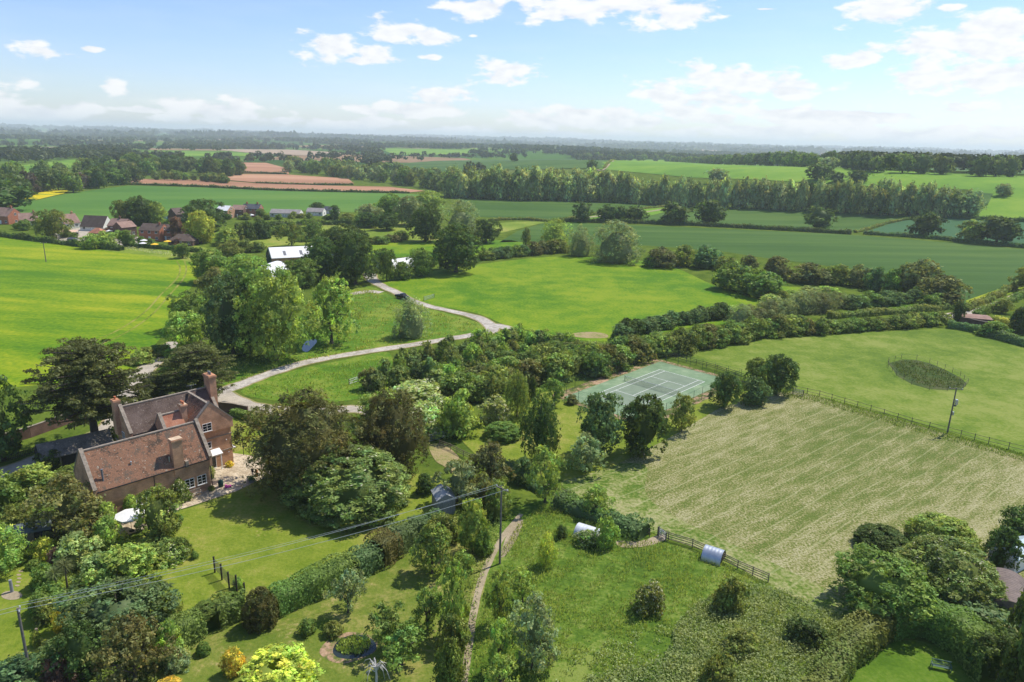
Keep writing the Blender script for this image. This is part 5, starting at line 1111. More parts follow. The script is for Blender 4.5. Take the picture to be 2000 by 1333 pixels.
# doorcase: canopy, posts, glazed doors
dr = empty('porch', (0, 0, 0)); dr.parent = hs
m = MB(); m.box(1.5, 4.1, 4.75, 5.9, 2.42, 2.56); m.hexa([(1.4,4.65,2.56),(4.2,4.65,2.56),(4.2,5.88,2.56),(1.4,5.88,2.56),(1.4,4.65,2.62),(4.2,4.65,2.62),(4.2,5.88,3.05),(1.4,5.88,3.05)]); m.build('canopy', WHITE, dr)
for u in (1.58, 3.95):
    m = MB(); m.box(u - .07, u + .07, 4.8, 4.94, 0, 2.42); m.box(u - .12, u + .12, 4.75, 4.99, 0, .14); m.build('post', WHITE, dr)
window(dr, 2.77, 5.9, .08, 1.7, 2.2, nx=2, ny=1, name='glazed_door')
# side door with white hood on the right wall
m = MB(); m.box(6.2, 6.9, 6.3, 7.5, 2.1, 2.25); m.box(6.2, 6.3, 6.3, 6.42, 0, 2.1); m.box(6.2, 6.3, 7.38, 7.5, 0, 2.1); m.box(6.2, 6.26, 6.42, 7.38, 0, 2.1); m.build('side_door', WHITE, hs)
# gutter, downpipe, flue, vents
m = MB(); m.bar((-14, -.3, 4.62), (0, -.3, 4.62), .1); m.bar((.2, -.12, 4.6), (.2, -.12, .1), .1); m.bar((-7.2, -.1, 4.6), (-7.2, -.1, .1), .07); m.bar((-5.9, 9.7, 6.75), (.2, 9.7, 6.75), .1); m.build('gutter', METAL_DK, hs)
m = MB(); m.tube([(-12.9, .6, 5.4), (-12.9, .6, 7.1)], .12, 10); m.lathe([(.17, 0), (.17, .08), (.02, .14)], 10, (-12.9, .6, 7.1)); m.build('flue_pipe', LEAD, hs)
m = MB(); m.tube([(-9.3, 1.2, 6.1), (-9.3, 1.2, 6.75)], .07, 8); m.lathe([(.12, 0), (.12, .1), (.02, .14)], 8, (-9.3, 1.2, 6.75)); m.hexa([(-9.6,.95,5.95),(-9,.95,5.95),(-9,1.45,6.5),(-9.6,1.45,6.5),(-9.6,.95,6.05),(-9,.95,6.05),(-9,1.45,6.62),(-9.6,1.45,6.62)]); m.build('roof_vent', GALV, hs)
m = MB(); m.tube([(-4.85, .5, 5.6), (-4.85, .5, 6.3)], .09, 8); m.build('roof_vent', GALV, hs)
m = MB(); m.bar((3.9, 13, 10.2), (3.9, 13, 11.0), .03); m.bar((3.2, 13, 11.0), (4.7, 13, 10.95), .03); m.build('aerial', GALV, hs)
m = MB(); m.box(5.3, 5.45, 5.82, 5.9, 3.9, 4.05); m.box(5.5, 5.65, 5.82, 5.9, 1.9, 2.0); m.build('wall_lamp', WHITE, hs)
# climbers and shrubs at the house
def vh(kind, u, v, w, h, c, label, name='shrub', z=0.): p = hw(u, v, z); return place(kind, p.x, p.y, z, w, h, c, label, 'shrub' if name != 'climbing_rose' else 'rose', None, name, 0.5)
vh('flower', -4.4, -.7, 2.6, 3.3, 'md', 'white-flowered climber on the front wing wall', 'climbing_rose')
vh('flower', 1.0, 3.6, 2.2, 2.9, 'ck', 'pale variegated climber between the porch and the wing end', 'shrub')
vh('shrub', 1.2, 5.2, 1.2, 3.6, 'dk', 'dark climber under the lower gable window', 'shrub')
vh('shrub', 5.1, 4.9, 1.2, 1.0, 'gd', 'yellow-leaved potted shrub right of the porch', 'shrub')
vh('shrub', -.1, -.5, .9, .8, 'ol', 'small potted plant under the right kitchen window', 'potted_plant')
vh('shrub', -10.6, -.9, 2.2, 3.4, 'lt', 'vine on the front wing wall behind the parasol', 'shrub')
vh('shrub', -13.6, -1.2, 3.0, 3.6, 'lt', 'bright shrub hiding the left corner of the front wing', 'shrub')
# patio
PAV = field_mat('patio_paving', [(.38,.30,.20),(.50,.41,.28),(.60,.50,.36)], .35, 1.6, 6, mix2=1.2, stripe=[(HR, .9, .05, (.20,.17,.13), .8, .02), (HR + math.pi/2, .75, .05, (.20,.17,.13), .8, .02)])
pv = [hw(*p).xy for p in [(-8.5,-2.6),(-3,-2.9),(2.5,-3.0),(5.5,-2.2),(9.0,-1.6),(11.0,0),(10.6,3),(9.0,6.5),(7.6,9),(6.1,9.0),(6.1,5.8),(.3,5.8),(.3,-.02),(-8.5,-.02)]]
sheet('patio', pv, PAV, .07, 0, 'buff stone patio along the front of the brick house')
sheet('patio', [hw(*p).xy for p in [(-14,-4.6),(-8.5,-4.6),(-8.5,-.02),(-14,-.02)]], PAV, .066, 0, 'shaded brick patio under the parasol')
# garden furniture
def bench(p, rz, mat, label, w=1.5):
    r = empty('garden_bench', p, rz, label, 'bench')
    m = MB(); [m.box(-w/2, w/2, .02 + i * .11, .10 + i * .11, .42, .45) for i in range(4)]; m.build('seat', mat, r)
    m = MB(); m.box(-w/2, w/2, .46, .50, .86, .94); m.box(-w/2, w/2, .47, .50, .52, .58); [m.box(-w/2 + .1 + i * (w-.2)/12, -w/2 + .14 + i * (w-.2)/12, .47, .495, .58, .86) for i in range(13)]; m.build('backrest', mat, r)
    for s in (-1, 1):
        x = s * (w/2 - .035); m = MB(); m.box(x - .03, x + .03, 0, .06, 0, .64); m.box(x - .03, x + .03, .44, .51, 0, .42); m.build('leg', mat, r)
        m = MB(); m.box(x - .035, x + .035, -.02, .5, .64, .68); m.build('armrest', mat, r)
    return r
bench(hw(-2.3, -.75), HR, cmat('pale_oak', (.42,.36,.28), .8, var=.15), 'pale wooden bench against the front wall under the windows')
q = G(1838, 1312); bench(q, R_(-17), cmat('green_bench_paint', (.07,.14,.11), .6, var=.1), 'green-painted bench alone on the shaded lawn', 1.7)
# parasol, table
r = empty('parasol', (G(253, 1003, 2.5).x, G(253, 1003, 2.5).y, .06), 0, 'large white parasol open over the patio', 'parasol')
m = MB(); n_ = 8; ring = [(1.75*math.cos(2*math.pi*i/n_), 1.75*math.sin(2*math.pi*i/n_), 2.25) for i in range(n_)]; top = (0, 0, 2.8)
vs = [top] + ring + [(0, 0, 2.76)] + [(x, y, z - .16) for x, y, z in ring]; m.add(vs, [(0, i+1, (i+1) % n_ + 1) for i in range(n_)] + [(i+1, i+10, (i+1) % n_ + 10, (i+1) % n_ + 1) for i in range(n_)] + [(9, (i+1) % n_ + 10, i+10) for i in range(n_)])
m.build('canopy', cmat('white_canvas', (.80,.79,.74), .8, var=.03), r); m = MB(); m.tube([(0,0,0),(0,0,2.8)], .03, 8); m.build('pole', WOOD, r); m = MB(); m.lathe([(.3,0),(.3,.08),(.05,.12)], 12); m.build('base', METAL_DK, r)
r = empty('garden_table', (G(253, 1003, 2.5).x + .9, G(253, 1003, 2.5).y + .2, .06), HR, 'weathered table on the patio under the white parasol', 'table'); m = MB(); m.lathe([(.65,.70),(.65,.74),(0.01,.74)], 16); m.build('tabletop', WOOD, r)
for a in range(4): m = MB(); m.bar((.4*math.cos(a*1.57), .4*math.sin(a*1.57), 0), (.35*math.cos(a*1.57), .35*math.sin(a*1.57), .70), .05); m.build('leg', WOOD, r)
# barbecue under cover, pink ride-on toy, planters, obelisk, person
m = MB(); m.lathe([(.30,0),(.34,.3),(.36,.75),(.30,.98),(.15,1.08),(.02,1.1)], 14); o_ = m.build('water_butt', DGREEN, None, hw(1.3, -.3), smooth=True); tag(o_, 'dark green rounded water butt at the corner of the front wing', 'water butt')
PINK = cmat('pink_plastic', (.80,.10,.42), .4, var=.03)
r = empty('toy_car', hw(1.9, -1.15), HR - .3, 'small bright pink ride-on toy car on the patio', 'toy')
m = MB(); m.hexa([(-.42,-.22,.08),(.42,-.22,.08),(.42,.22,.08),(-.42,.22,.08),(-.38,-.19,.32),(.42,-.2,.26),(.42,.2,.26),(-.38,.19,.32)]); m.hexa([(-.35,-.17,.321),(-.05,-.17,.30),(-.05,.17,.30),(-.35,.17,.321),(-.33,-.14,.5),(-.2,-.14,.5),(-.2,.14,.5),(-.33,.14,.5)]); m.build('body', PINK, r)
for sx_ in (-.28, .28):
    for sy_ in (-.24, .24): m = MB(); m.tube([(sx_, sy_ - .03, .1), (sx_, sy_ + .03, .1)], .1, 10); m.build('wheel', METAL_DK, r)
r = empty('planter', hw(5.0, -1.9), HR, 'low grey trough planter of dark plants on the patio edge', 'planter'); m = MB(); m.box(-.5, .5, -.25, .25, 0, .4); m.box(-.54, .54, -.29, .29, .4, .46); m.build('trough', GREYW, r)
pl_ = link('plants', PROTO['shrub'][0][0], r, (0, 0, .4)); pl_.scale = (1.1, 1.1, .6); pl_.color = (*COL['bl'], 1)
m = MB(); m.lathe([(.28,0),(.30,.25),(.22,.7),(.12,1.0),(.02,1.15)], 10); tag(m.build('clay_chimenea', cmat('dark_clay', (.07,.05,.04), .8), None, hw(7.0, -2.2), smooth=True), 'dark pointed garden stove at the lawn edge of the patio', 'garden stove')
def person(p, rz, h=1.68):
    """standing figure, one skinned body; clothing shown by shells over it"""
    me = bpy.data.meshes.new('person'); k = h / 1.7
    J = dict(pel=(0,0,.95), wst=(0,0,1.1), chs=(0,.01,1.3), nck=(0,0,1.47), hd0=(0,-.01,1.56), hd1=(0,-.01,1.66), sl=(-.17,0,1.42), el=(-.24,.03,1.14), wl=(-.22,-.10,.92), hl=(-.21,-.14,.84), sr=(.17,0,1.42), er=(.23,.03,1.14), wr=(.2,-.12,.95), hr=(.19,-.17,.88),
             tl=(-.09,0,.9), kl=(-.10,-.02,.5), al=(-.10,.02,.09), fl=(-.11,-.14,.04), tr=(.09,0,.9), kr=(.11,-.05,.5), ar=(.11,.0,.09), fr=(.12,-.16,.04))
    E_ = 'pel-wst wst-chs chs-nck nck-hd0 hd0-hd1 chs-sl sl-el el-wl wl-hl chs-sr sr-er er-wr wr-hr pel-tl tl-kl kl-al al-fl pel-tr tr-kr kr-ar ar-fr'.split()
    Rr = dict(pel=.14, wst=.12, chs=.14, nck=.055, hd0=.085, hd1=.095, sl=.06, el=.042, wl=.028, hl=.035, sr=.06, er=.042, wr=.028, hr=.035, tl=.085, kl=.058, al=.04, fl=.04, tr=.085, kr=.058, ar=.04, fr=.04)
    ks = list(J); me.from_pydata([tuple(c * k for c in J[j]) for j in ks], [(ks.index(e.split('-')[0]), ks.index(e.split('-')[1])) for e in E_], [])
    ob = link('person', me, None, p, rz); md = ob.modifiers.new('skin', 'SKIN'); ob.modifiers.new('sub', 'SUBSURF').levels = 2
    for i, j in enumerate(ks): me.skin_vertices[0].data[i].radius = (Rr[j] * k, Rr[j] * k * .85); me.skin_vertices[0].data[i].use_root = (j == 'pel')
    dg = bpy.context.evaluated_depsgraph_get(); dg.update(); nm = bpy.data.meshes.new_from_object(ob.evaluated_get(dg)); ob.modifiers.clear(); ob.data = nm
    for mm in (cmat('skin', (.50,.30,.21), .6, var=.03), cmat('dark_jacket', (.02,.022,.03), .8), cmat('pale_trousers', (.55,.53,.50), .8), cmat('brown_hair', (.10,.06,.035), .8)): nm.materials.append(mm)
    for pl in nm.polygons:
        c = pl.center; z = c.z / k; pl.use_smooth = True
        pl.material_index = 1 if .92 < z < 1.47 and not (abs(c.x) > .17 * k and z < .95) else 2 if .07 < z <= .92 and abs(c.x) < .18 * k else 3 if (z > 1.66 or (z > 1.52 and c.y > .02)) else 1 if z <= .07 else 0
    tag(ob, 'person in a dark top and pale trousers standing on the patio beside the yew', 'person'); return ob
person(G(494, 934), R_(-30))
m = MB(); m.lathe([(.16,0),(.16,.9),(.12,1.0),(.02,1.05)], 10); tag(m.build('orange_pot_plant', cmat('orange_clay', (.42,.15,.04), .8), None, G(502, 930), smooth=True), 'tall orange clay pot beside the standing person', 'pot')
for (x, y, t_, lab) in [(497, 854, 825, 'dark garden lamp post on the side lawn'), (476, 890, 862, 'dark post beside the side lawn path')]:
    p = G(x, y); m = MB(); m.tube([(0,0,0),(0,0,2.3)], .05, 8); m.lathe([(.05,2.3),(.14,2.36),(.14,2.6),(.03,2.7)], 8); tag(m.build('lamp_post', METAL_DK, None, p), lab, 'lamp post')
# ------------------------------------------------------------------ village and farm buildings
def cottage(px, py, w, d, ze, zr, rot, wall, roof, label, name='house', chim=((.3, 0),), hip=0., win=2, storeys=2, z=None, glass_end=True, door=True):
    p = G(px, py); r = empty(name, (p.x, p.y, p.z - .1), R_(rot), label, 'house'); w *= .92; d *= .95; zr = ze * .92 + (zr - ze) * .88; ze *= .92
    gable_block(r, -w/2, w/2, 0, d, ze, zr, wall, roof, over=.35, hip=hip)
    nw = max(2, int(w / 3.2))
    for s in range(storeys):
        zz = .9 + s * 2.6
        if zz + 1.1 > ze: break
        for i in range(nw): window(r, -w/2 + w * (i + .5) / nw, 0, zz, 1.3, 1.1, nx=2, ny=1)
    if glass_end and not hip:
        window(r, w/2, d/2, (ze + .2 if storeys > 1 or zr - ze > 3 else 1.0), 1.2, 1.1, axis='u', sgn=1, nx=2, ny=1); window(r, w/2, d/2, .9, 1.3, 1.1, axis='u', sgn=1, nx=2, ny=1)
    if door: m = MB(); m.box(-.45, .45, -.06, -.01, .05, 2.05); m.build('door', WHITE, r)
    for cu, cv in chim: chimney(r, cu * w, d/2 + cv * d, .8, .6, ze, zr + 1.1, wall if wall not in (WHRENDER, CREAM, BEIGE) else BRICK, 1)
    return r
cottage(2, 438, 11, 9, 4.6, 8.6, -15, BRICK_OR, TILE_VP, 'orange brick gabled house cut by the left edge'); 
cottage(58, 441, 9, 8, 2.8, 6.6, 35, BEIGE, TILE_VP, 'beige rendered house with a pinkish tiled roof', storeys=1)
cottage(142, 446, 9, 8, 3.0, 7.4, 60, WHRENDER, TILE_VP, 'white gabled house with a steep pinkish roof beside the big garden tree', storeys=1)
cottage(180, 452, 13, 8.5, 2.6, 7.8, -6, WHRENDER, TILE_VB, 'white house with a large steep dark brown roof', storeys=1, chim=())
cottage(186, 463, 6, 5, 2.2, 4.2, -6, BRICK_OR, TILE_RED, 'small garage with a terracotta hipped roof', name='garage', storeys=1, chim=(), hip=2, door=False)
cottage(228, 460, 9, 8, 5.0, 8.0, -5, BRICK_DK, TILE_VP, 'brown brick house with a pinkish-brown tiled roof', chim=((0, 0),))
cottage(254, 462, 8, 7, 4.8, 7.2, 60, BRICK_DK, TILE_VP, 'brown brick house turned gable on, left of the orange gable', chim=())
cottage(293, 471, 11, 8, 5.2, 8.0, -8, BRICK_OR, TILE_VB, 'bright orange brick house with a plain gable and white windows', chim=())
cottage(324, 470, 6.5, 7, 5.0, 7.6, 0, BRICK_OR, TILE_VB, 'orange brick house with a tall side chimney', chim=((-.35, -.5),))
cottage(353, 481, 11, 8, 2.5, 5.2, 5, BRICK_DK, TILE_VB, 'low bungalow with a dark brown hipped roof', storeys=1, hip=3, chim=())
cottage(355, 432, 7, 8, 4.2, 7.5, 60, BRICK_DK, TILE_VB, 'brown brick house half hidden behind garden trees', chim=())
cottage(434, 427, 8, 8, 5.0, 7.6, -12, BRICK, WHROOF, 'brick house with a bright white roof', chim=((-.4, 0),))
cottage(464, 425, 8, 8, 5.0, 7.4, -5, BRICK_DK, TILE_VP, 'brown brick house left of the slate-roofed pair', chim=())
cottage(490, 424, 11, 8, 5.2, 7.8, 0, BRICK_OR, SLATE, 'pair of red brick cottages with a slate roof', chim=((-.3, 0), (.3, 0)))
cottage(556, 425, 19, 8, 2.7, 4.8, 0, WHRENDER, TILE_GR, 'long low bungalow with a pale grey-pink roof', storeys=1, chim=())
cottage(614, 422, 11, 7.5, 2.7, 4.8, -3, WHRENDER, TILE_GR, 'white bungalow with a pale roof and three dark windows', storeys=1, chim=())
cottage(641, 418, 9, 7, 2.6, 4.6, -20, CREAM, SLATE, 'cream bungalow with a blue-grey roof', storeys=1, chim=())
cottage(60, 372, 14, 8, 3, 5, 10, BRICK_DK, SLATE, 'small dark house among trees behind the yellow field', storeys=1, chim=())
cottage(1905, 632, 9, 6, 1.6, 1.9, -18, BRICK_DK, TILE_VP, 'low brown brick outbuilding by the right-hand lane', name='outbuilding', storeys=1, chim=(), door=False, glass_end=False)
cottage(1235, 300, 26, 14, 4, 6, 10, WHRENDER, WHROOF, 'far white farm shed near the horizon', storeys=1, chim=()) if False else None
def small_parasol(px, py, col_, label):
    p = G(px, py); r = empty('parasol', p, 0, label, 'parasol'); m = MB(); m.lathe([(1.6,2.2),(0.02,2.75)], 8); m.build('canopy', col_, r); m = MB(); m.tube([(0,0,0),(0,0,2.7)], .04, 6); m.build('pole', WOOD, r)
YEL = cmat('yellow_canvas', (.80,.50,.03), .8, var=.03); BLUE = cmat('blue_plastic', (.03,.25,.62), .5, var=.05); CANV = cmat('pale_canvas', (.70,.68,.66), .8, var=.05)
small_parasol(328, 482, YEL, 'yellow parasol between the orange gable and the bungalow'); small_parasol(303, 488, YEL, 'yellow parasol in the garden of the orange brick house'); small_parasol(282, 480, CANV, 'pale parasol left of the orange brick house'); small_parasol(280, 486, CANV, 'pale parasol nearest the clipped garden hedge'); small_parasol(214, 461, CANV, 'pale parasol beside the brown brick house'); small_parasol(492, 428, CANV, 'white parasol in front of the slate-roofed pair')
p = G(325, 428); r = empty('paddling_pool', p, 0, 'blue inflatable pool in a village garden', 'pool'); m = MB(); m.lathe([(2.0,0),(2.1,.5),(1.95,1.1),(1.6,1.2),(1.5,.5)], 18); m.build('wall', BLUE, r)
def marquee(px, py, label):
    p = G(px, py); r = empty('garden_marquee', p, R_(5), label, 'marquee'); m = MB(); m.hexa([(-3.4,-2,2.0),(3.4,-2,2.0),(3.4,2,2.6),(-3.4,2,2.6),(-3.4,-2,2.1),(3.4,-2,2.1),(3.4,2,2.7),(-3.4,2,2.7)]); m.build('canopy', cmat('peach_canvas', (.62,.42,.30), .8), r)
    for x in (-3.2, 3.2):
        for y in (-1.9, 1.9): m = MB(); m.bar((x, y, 0), (x, y, 2.0 if y < 0 else 2.6), .09); m.build('leg', METAL_DK, r)
    m = MB(); m.box(-3, 3, 1.7, 1.8, 0, 1.6); m.build('back_panel', cmat('navy_fabric', (.02,.02,.09), .8), r)
marquee(136, 462, 'peach-topped garden marquee with navy sides')
for px, py, w, d, h, mtw, lab in [(139, 478, 3.2, 2.4, 2.2, GREYW, 'dark garden shed at the edge of the crop field'), (95, 465, 2.4, 2.0, 2.1, WOOD, 'small wooden garden shed under the big village tree')]:
    p = G(px, py); r = empty('garden_shed', p, R_(-5), lab, 'shed'); gable_block(r, -w/2, w/2, 0, d, h, h + .5, mtw, SLATE, over=.15); m = MB(); m.box(-.4, .4, -.04, -.01, .03, 1.8); m.build('door', DARKW, r)
# barn: open gable with green sheeting, white sheet roof
p = G(529, 522); r = empty('barn', p, R_(27), 'open-ended farm barn with a pale sheet roof and green gable', 'barn')
gable_block(r, .4, 24, 0, 11, 3.4, 6.3, BRICK, WHROOF, over=.5, th=.12)
m = MB(); [m.bar((.2, y, 0), (.2, y, 3.4 if y in (0, 11) else 5.1), .25) for y in (0, 3.6, 7.3, 11)]; m.bar((.2, 0, 3.3), (.2, 5.5, 6.1), .25); m.bar((.2, 11, 3.3), (.2, 5.5, 6.1), .25); m.bar((.2,0,3.3),(.2,11,3.3), .2); m.build('portal_frame', DGREEN, r)
m = MB(); m.box(.3, .38, .1, 10.9, .1, 3.4); m.build('gable_sheeting', DGREEN, r)
for u in (5, 11): m = MB(); m.hexa([(u, .8, 3.75), (u+1.0, .8, 3.75), (u+1.0, 3.2, 5.0), (u, 3.2, 5.0), (u, .8, 3.97), (u+1., .8, 3.97), (u+1., 3.2, 5.24), (u, 3.2, 5.24)]); m.build('roof_light', LEAD, r)
def arch(name, p, rz, w, h, L_, mat, label, cat, corr=0., ends=True, endmat=None, n=24):
    r = empty(name, p, rz, label, cat); m = MB(); k = int(L_ / .2) if corr else 2; vs = []
    for i in range(k + 1):
        for j in range(n + 1):
            a = math.pi * j / n; rr = 1 + (corr * (i % 2)); vs.append((-L_/2 + L_ * i / k, w/2 * rr * math.cos(a), h * rr * math.sin(a)))
    fs = [(i*(n+1)+j, (i+1)*(n+1)+j, (i+1)*(n+1)+j+1, i*(n+1)+j+1) for i in range(k) for j in range(n)]; m.add(vs, fs); m.build('curved_roof', mat, r, smooth=not corr)
    if ends:
        for x in (-L_/2 + .06, L_/2 - .06): m = MB(); q = [(x, w/2*.97*math.cos(math.pi*j/n), h*.97*math.sin(math.pi*j/n)) for j in range(n + 1)]; m.add(q, [tuple(range(n + 1))]); m.build('end_wall', endmat or mat, r)
    return r
arch('polytunnel', G(528, 540), R_(80), 8.4, 4.4, 12, cmat('white_polythene', (.76,.77,.76), .45, var=.04), 'white rounded polytunnel left of the barn', 'polytunnel')
arch('polytunnel', G(778, 522), R_(48), 7, 3.2, 16, WHROOF, 'long white-roofed tunnel behind the meadow corner trees', 'polytunnel')
arch('pig_ark', G(1149, 1048), R_(-30), 2.5, 1.35, 3.1, cmat('weathered_white_steel', (.62,.64,.66), .5, .2, var=.15, scale=2), 'white-grey corrugated ark among the bushes', 'animal ark', .006, endmat=WHITE)
arch('pig_ark', G(1393, 1092), R_(-32), 2.5, 1.45, 2.3, GALV, 'silver corrugated ark behind the fence on the hay field', 'animal ark', .006, endmat=METAL_DK)
arch('arched_shelter', G(1962, 1176), R_(62), 5.2, 2.2, 7.0, cmat('brown_corrugated_sheet', (.17,.13,.11), .8, var=.25, scale=2), 'brown corrugated arched shelter behind the evergreens', 'shelter', .02)
p = G(2005, 1110); r = empty('greenhouse', p, R_(30), 'pale glass-roofed greenhouse at the right edge', 'greenhouse'); gable_block(r, -3, 3, 0, 3, 1.8, 2.8, WHITE, cmat('greenhouse_glass', (.55,.66,.68), .1, var=.05), over=.05, th=.05)
# garden buildings
p = G(872, 1006); r = empty('garden_shed', p, R_(20), 'grey timber shed with a felt roof at the end of the lawn', 'shed')
gable_block(r, -1.2, 1.2, 0, 3.2, 2.2, 2.9, GREYW, cmat('grey_felt', (.33,.34,.33), .9), axis='v', over=.15, th=.08)
m = MB(); [m.box(-1.2 + i * .2, -1.185 + i * .2, -.012, 0, .02, 2.18) for i in range(1, 12)]; m.build('cladding_gaps', DARKW, r); m = MB(); m.box(-.42, .42, -.05, -.014, .03, 1.9); m.build('door', GREYW, r)
p = G(62, 1068); r = empty('garden_shed', p, R_(27), 'long low grey-roofed shed at the lower left', 'shed'); gable_block(r, -2.6, 2.2, 0, 2.6, 1.9, 2.5, DARKW, cmat('grey_sheet_roof', (.12,.145,.14), .7, var=.1), over=.15, th=.08)
m = MB(); m.box(-.4, .4, -.05, -.012, .03, 1.8); m.build('door', WOOD, r)
p = G(168, 905); r = empty('timber_garage', p, R_(42), 'open timber outbuilding with a weathered roof under the tall pine', 'outbuilding'); gable_block(r, -5.5, 4.0, 0, 4.6, 2.2, 3.6, DARKW, tile_mat('weathered_roof', [(.13,.115,.09),(.25,.22,.18)], .7), over=.3, th=.12)
m = MB(); [m.box(-5.5 + i * 2.3, -5.3 + i * 2.3, -.2, -.02, 0, 2.2) for i in range(5)]; m.build('post', WOOD, r)
# brick garden walls
def wall(px, h, th, mat, label, cap=STONE, name='brick_wall'):
    P = [G(*q) for q in px]; r = empty(name, P[0], 0, label, 'wall'); m = MB(); c = MB()
    for a, b in zip(P, P[1:]):
        a = a - P[0]; b = b - P[0]; m.bar(a + Vector((0,0,h/2)), b + Vector((0,0,h/2)), th, h); c.bar(a + Vector((0,0,h+.04)), b + Vector((0,0,h+.04)), th + .08, .08)
    m.build('brickwork', mat, r); c.build('coping', cap, r)
wall([(425,803),(455,806),(485,812)], 1.7, .3, BRICK_DK, 'low brick garden wall beside the grey driveway')
wall([(0,872),(60,855),(150,822),(215,800)], 1.8, .3, BRICK_DK, 'long shaded brick wall beyond the driveway under the pines')
wall([(1878,628),(1905,634),(1935,640)], 1.3, .3, BRICK_DK, 'low brick wall beside the right-hand lane')
# ------------------------------------------------------------------ fences and gates
def fence(px, h, sp, rails, label, mat=None, mesh=0., pw=.09, rh=.09, name='fence', netmat=None, cat='fence'):
    P = [G(*q) for q in px]; O_ = P[0].copy(); r = empty(name, O_, 0, label, cat); n = 0; net = MB()
    for a, b in zip(P, P[1:]):
        L_ = (b - a).length; k = max(1, int(round(L_ / sp)))
        for i in range(k + (b is P[-1])):
            q = a.lerp(b, i / k) - O_
            if n < 99: m = MB(); m.box(q.x - pw/2, q.x + pw/2, q.y - pw/2, q.y + pw/2, 0, h * 1.05); m.build('post', mat or WOOD, r); n += 1
        for z in rails: m = MB(); m.bar(a - O_ + Vector((0,0,z)), b - O_ + Vector((0,0,z)), .04, rh); m.build('rail', mat or WOOD, r)
        if mesh:
            j = max(1, int(L_ / mesh))
            for i in range(j + 1): q = a.lerp(b, i / j) - O_; net.bar(q, q + Vector((0,0,h)), .018)
            for i in range(int(h / mesh) + 1): net.bar(a - O_ + Vector((0,0,i*mesh)), b - O_ + Vector((0,0,i*mesh)), .018)
    if mesh: net.build('netting', netmat or METAL_DK, r)
    return r
fence([(1530,760),(1600,775),(1700,804),(1780,829),(1850,847),(1930,868),(2010,888),(2090,908),(2350,980)], 1.25, 2.4, (.55,1.15), 'long post and rail fence between hay field and paddock', cmat('dark_fence', (.13,.11,.085), .9, var=.2), pw=.08, rh=.055)
fence([(1300,697),(1340,708),(1400,724),(1455,742)], 1.25, 2.6, (.5,.85,1.2), 'dark rail fence behind the tennis court', cmat('dark_fence', (.07,.065,.05), .9, var=.2))
pr = [(1735,708),(1760,702),(1790,703),(1815,710),(1845,722),(1875,736),(1890,750),(1880,762),(1850,764),(1815,762),(1780,752),(1750,735),(1735,718),(1735,708)]
fence(pr, 1.2, 2.6, (.6, 1.1), 'oval ring fence around the dry paddock pond', cmat('dark_fence2', (.13,.11,.08), .9), pw=.055, rh=.015)
fence([(1284,1046),(1305,1056),(1352,1070),(1400,1092),(1440,1112),(1500,1138)], 1.15, 2.2, (.3,.6,.9,1.12), 'weathered board fence along the rough grass paddock', WOOD)
fence([(1225,1032),(1268,1050)], 1.2, 1.8, (.6,1.1), 'short dark fence at the end of the brambles', cmat('dark_fence3', (.10,.085,.07), .9))
fence([(858,872),(880,880),(905,893),(930,905)], 1.1, 2.0, (.4,.75,1.05), 'timber fence running down from the field gate', WOOD)
fence([(1065,950),(1105,972),(1140,990)], 1.1, 2.2, (.5,1.0), 'old rail fence in the brambles', WOOD)
fence([(0,905),(45,893),(90,880)], 1.1, .22, (.3,.9), 'dark picket fence beside the driveway', DARKW, pw=.06)
fence([(555,446),(600,440),(640,444),(690,450)], 1.2, 3, (.6,1.1), 'far pasture fence in front of the bungalows', WOOD)
def gate(px0, px1, h, label, mat=None, bars=5):
    a, b = G(*px0), G(*px1); r = empty('field_gate', a, 0, label, 'gate'); d = b - a; m = MB()
    for i in range(bars): z = .18 + (h - .2) * (i / (bars - 1)) ** .85; m.bar((0,0,z), d + Vector((0,0,z)), .05, .07)
    m.build('bars', mat or GALV, r)
    for t in (0, 1): m = MB(); q = d * t; m.box(q.x - .07, q.x + .07, q.y - .07, q.y + .07, 0, h + .15); m.build('post', WOOD, r)
    m = MB(); m.bar((0,0,.18), d + Vector((0,0,h)), .04); m.build('brace', mat or GALV, r)
gate((838,864),(884,852), 1.25, 'silver five-bar field gate near the parked car'); gate((1033,930),(1068,916), 1.2, 'silver bar gate behind the light green tree'); gate((1286,1046),(1300,1058), 1.15, 'short metal gate at the top of the board fence'); gate((682,752),(700,746), 1.1, 'small white gate in the grass triangle', WHITE, 3); gate((828,588),(848,582), 1.2, 'metal gate into the bright meadow'); gate((1548,770),(1568,775), 1.2, 'field gate at the start of the paddock fence', GREYW)
# trellis posts on the lawn
r = empty('trellis', G(420, 1119), 0, 'row of five dark posts with wire trellis on the lawn', 'trellis'); O_ = G(420, 1119); pp_ = [G(420,1119), G(433.8,1133.5), G(448,1149.5), G(463,1156), G(478,1158.5)]
for i, q in enumerate(pp_): q = q - O_; m = MB(); hh = 2.0 if i < 4 else 1.2; m.box(q.x - .07, q.x + .07, q.y - .07, q.y + .07, 0, hh); m.box(q.x - .09, q.x + .09, q.y - .09, q.y + .09, hh, hh + .05); m.build('post', DARKW, r)
m = MB()
for a, b in zip(pp_[:3], pp_[1:4]):
    for k in range(12): z = .5 + k * .12; m.bar(a - O_ + Vector((0,0,z)), b - O_ + Vector((0,0,z)), .022)
m.build('wires', METAL_DK, r)
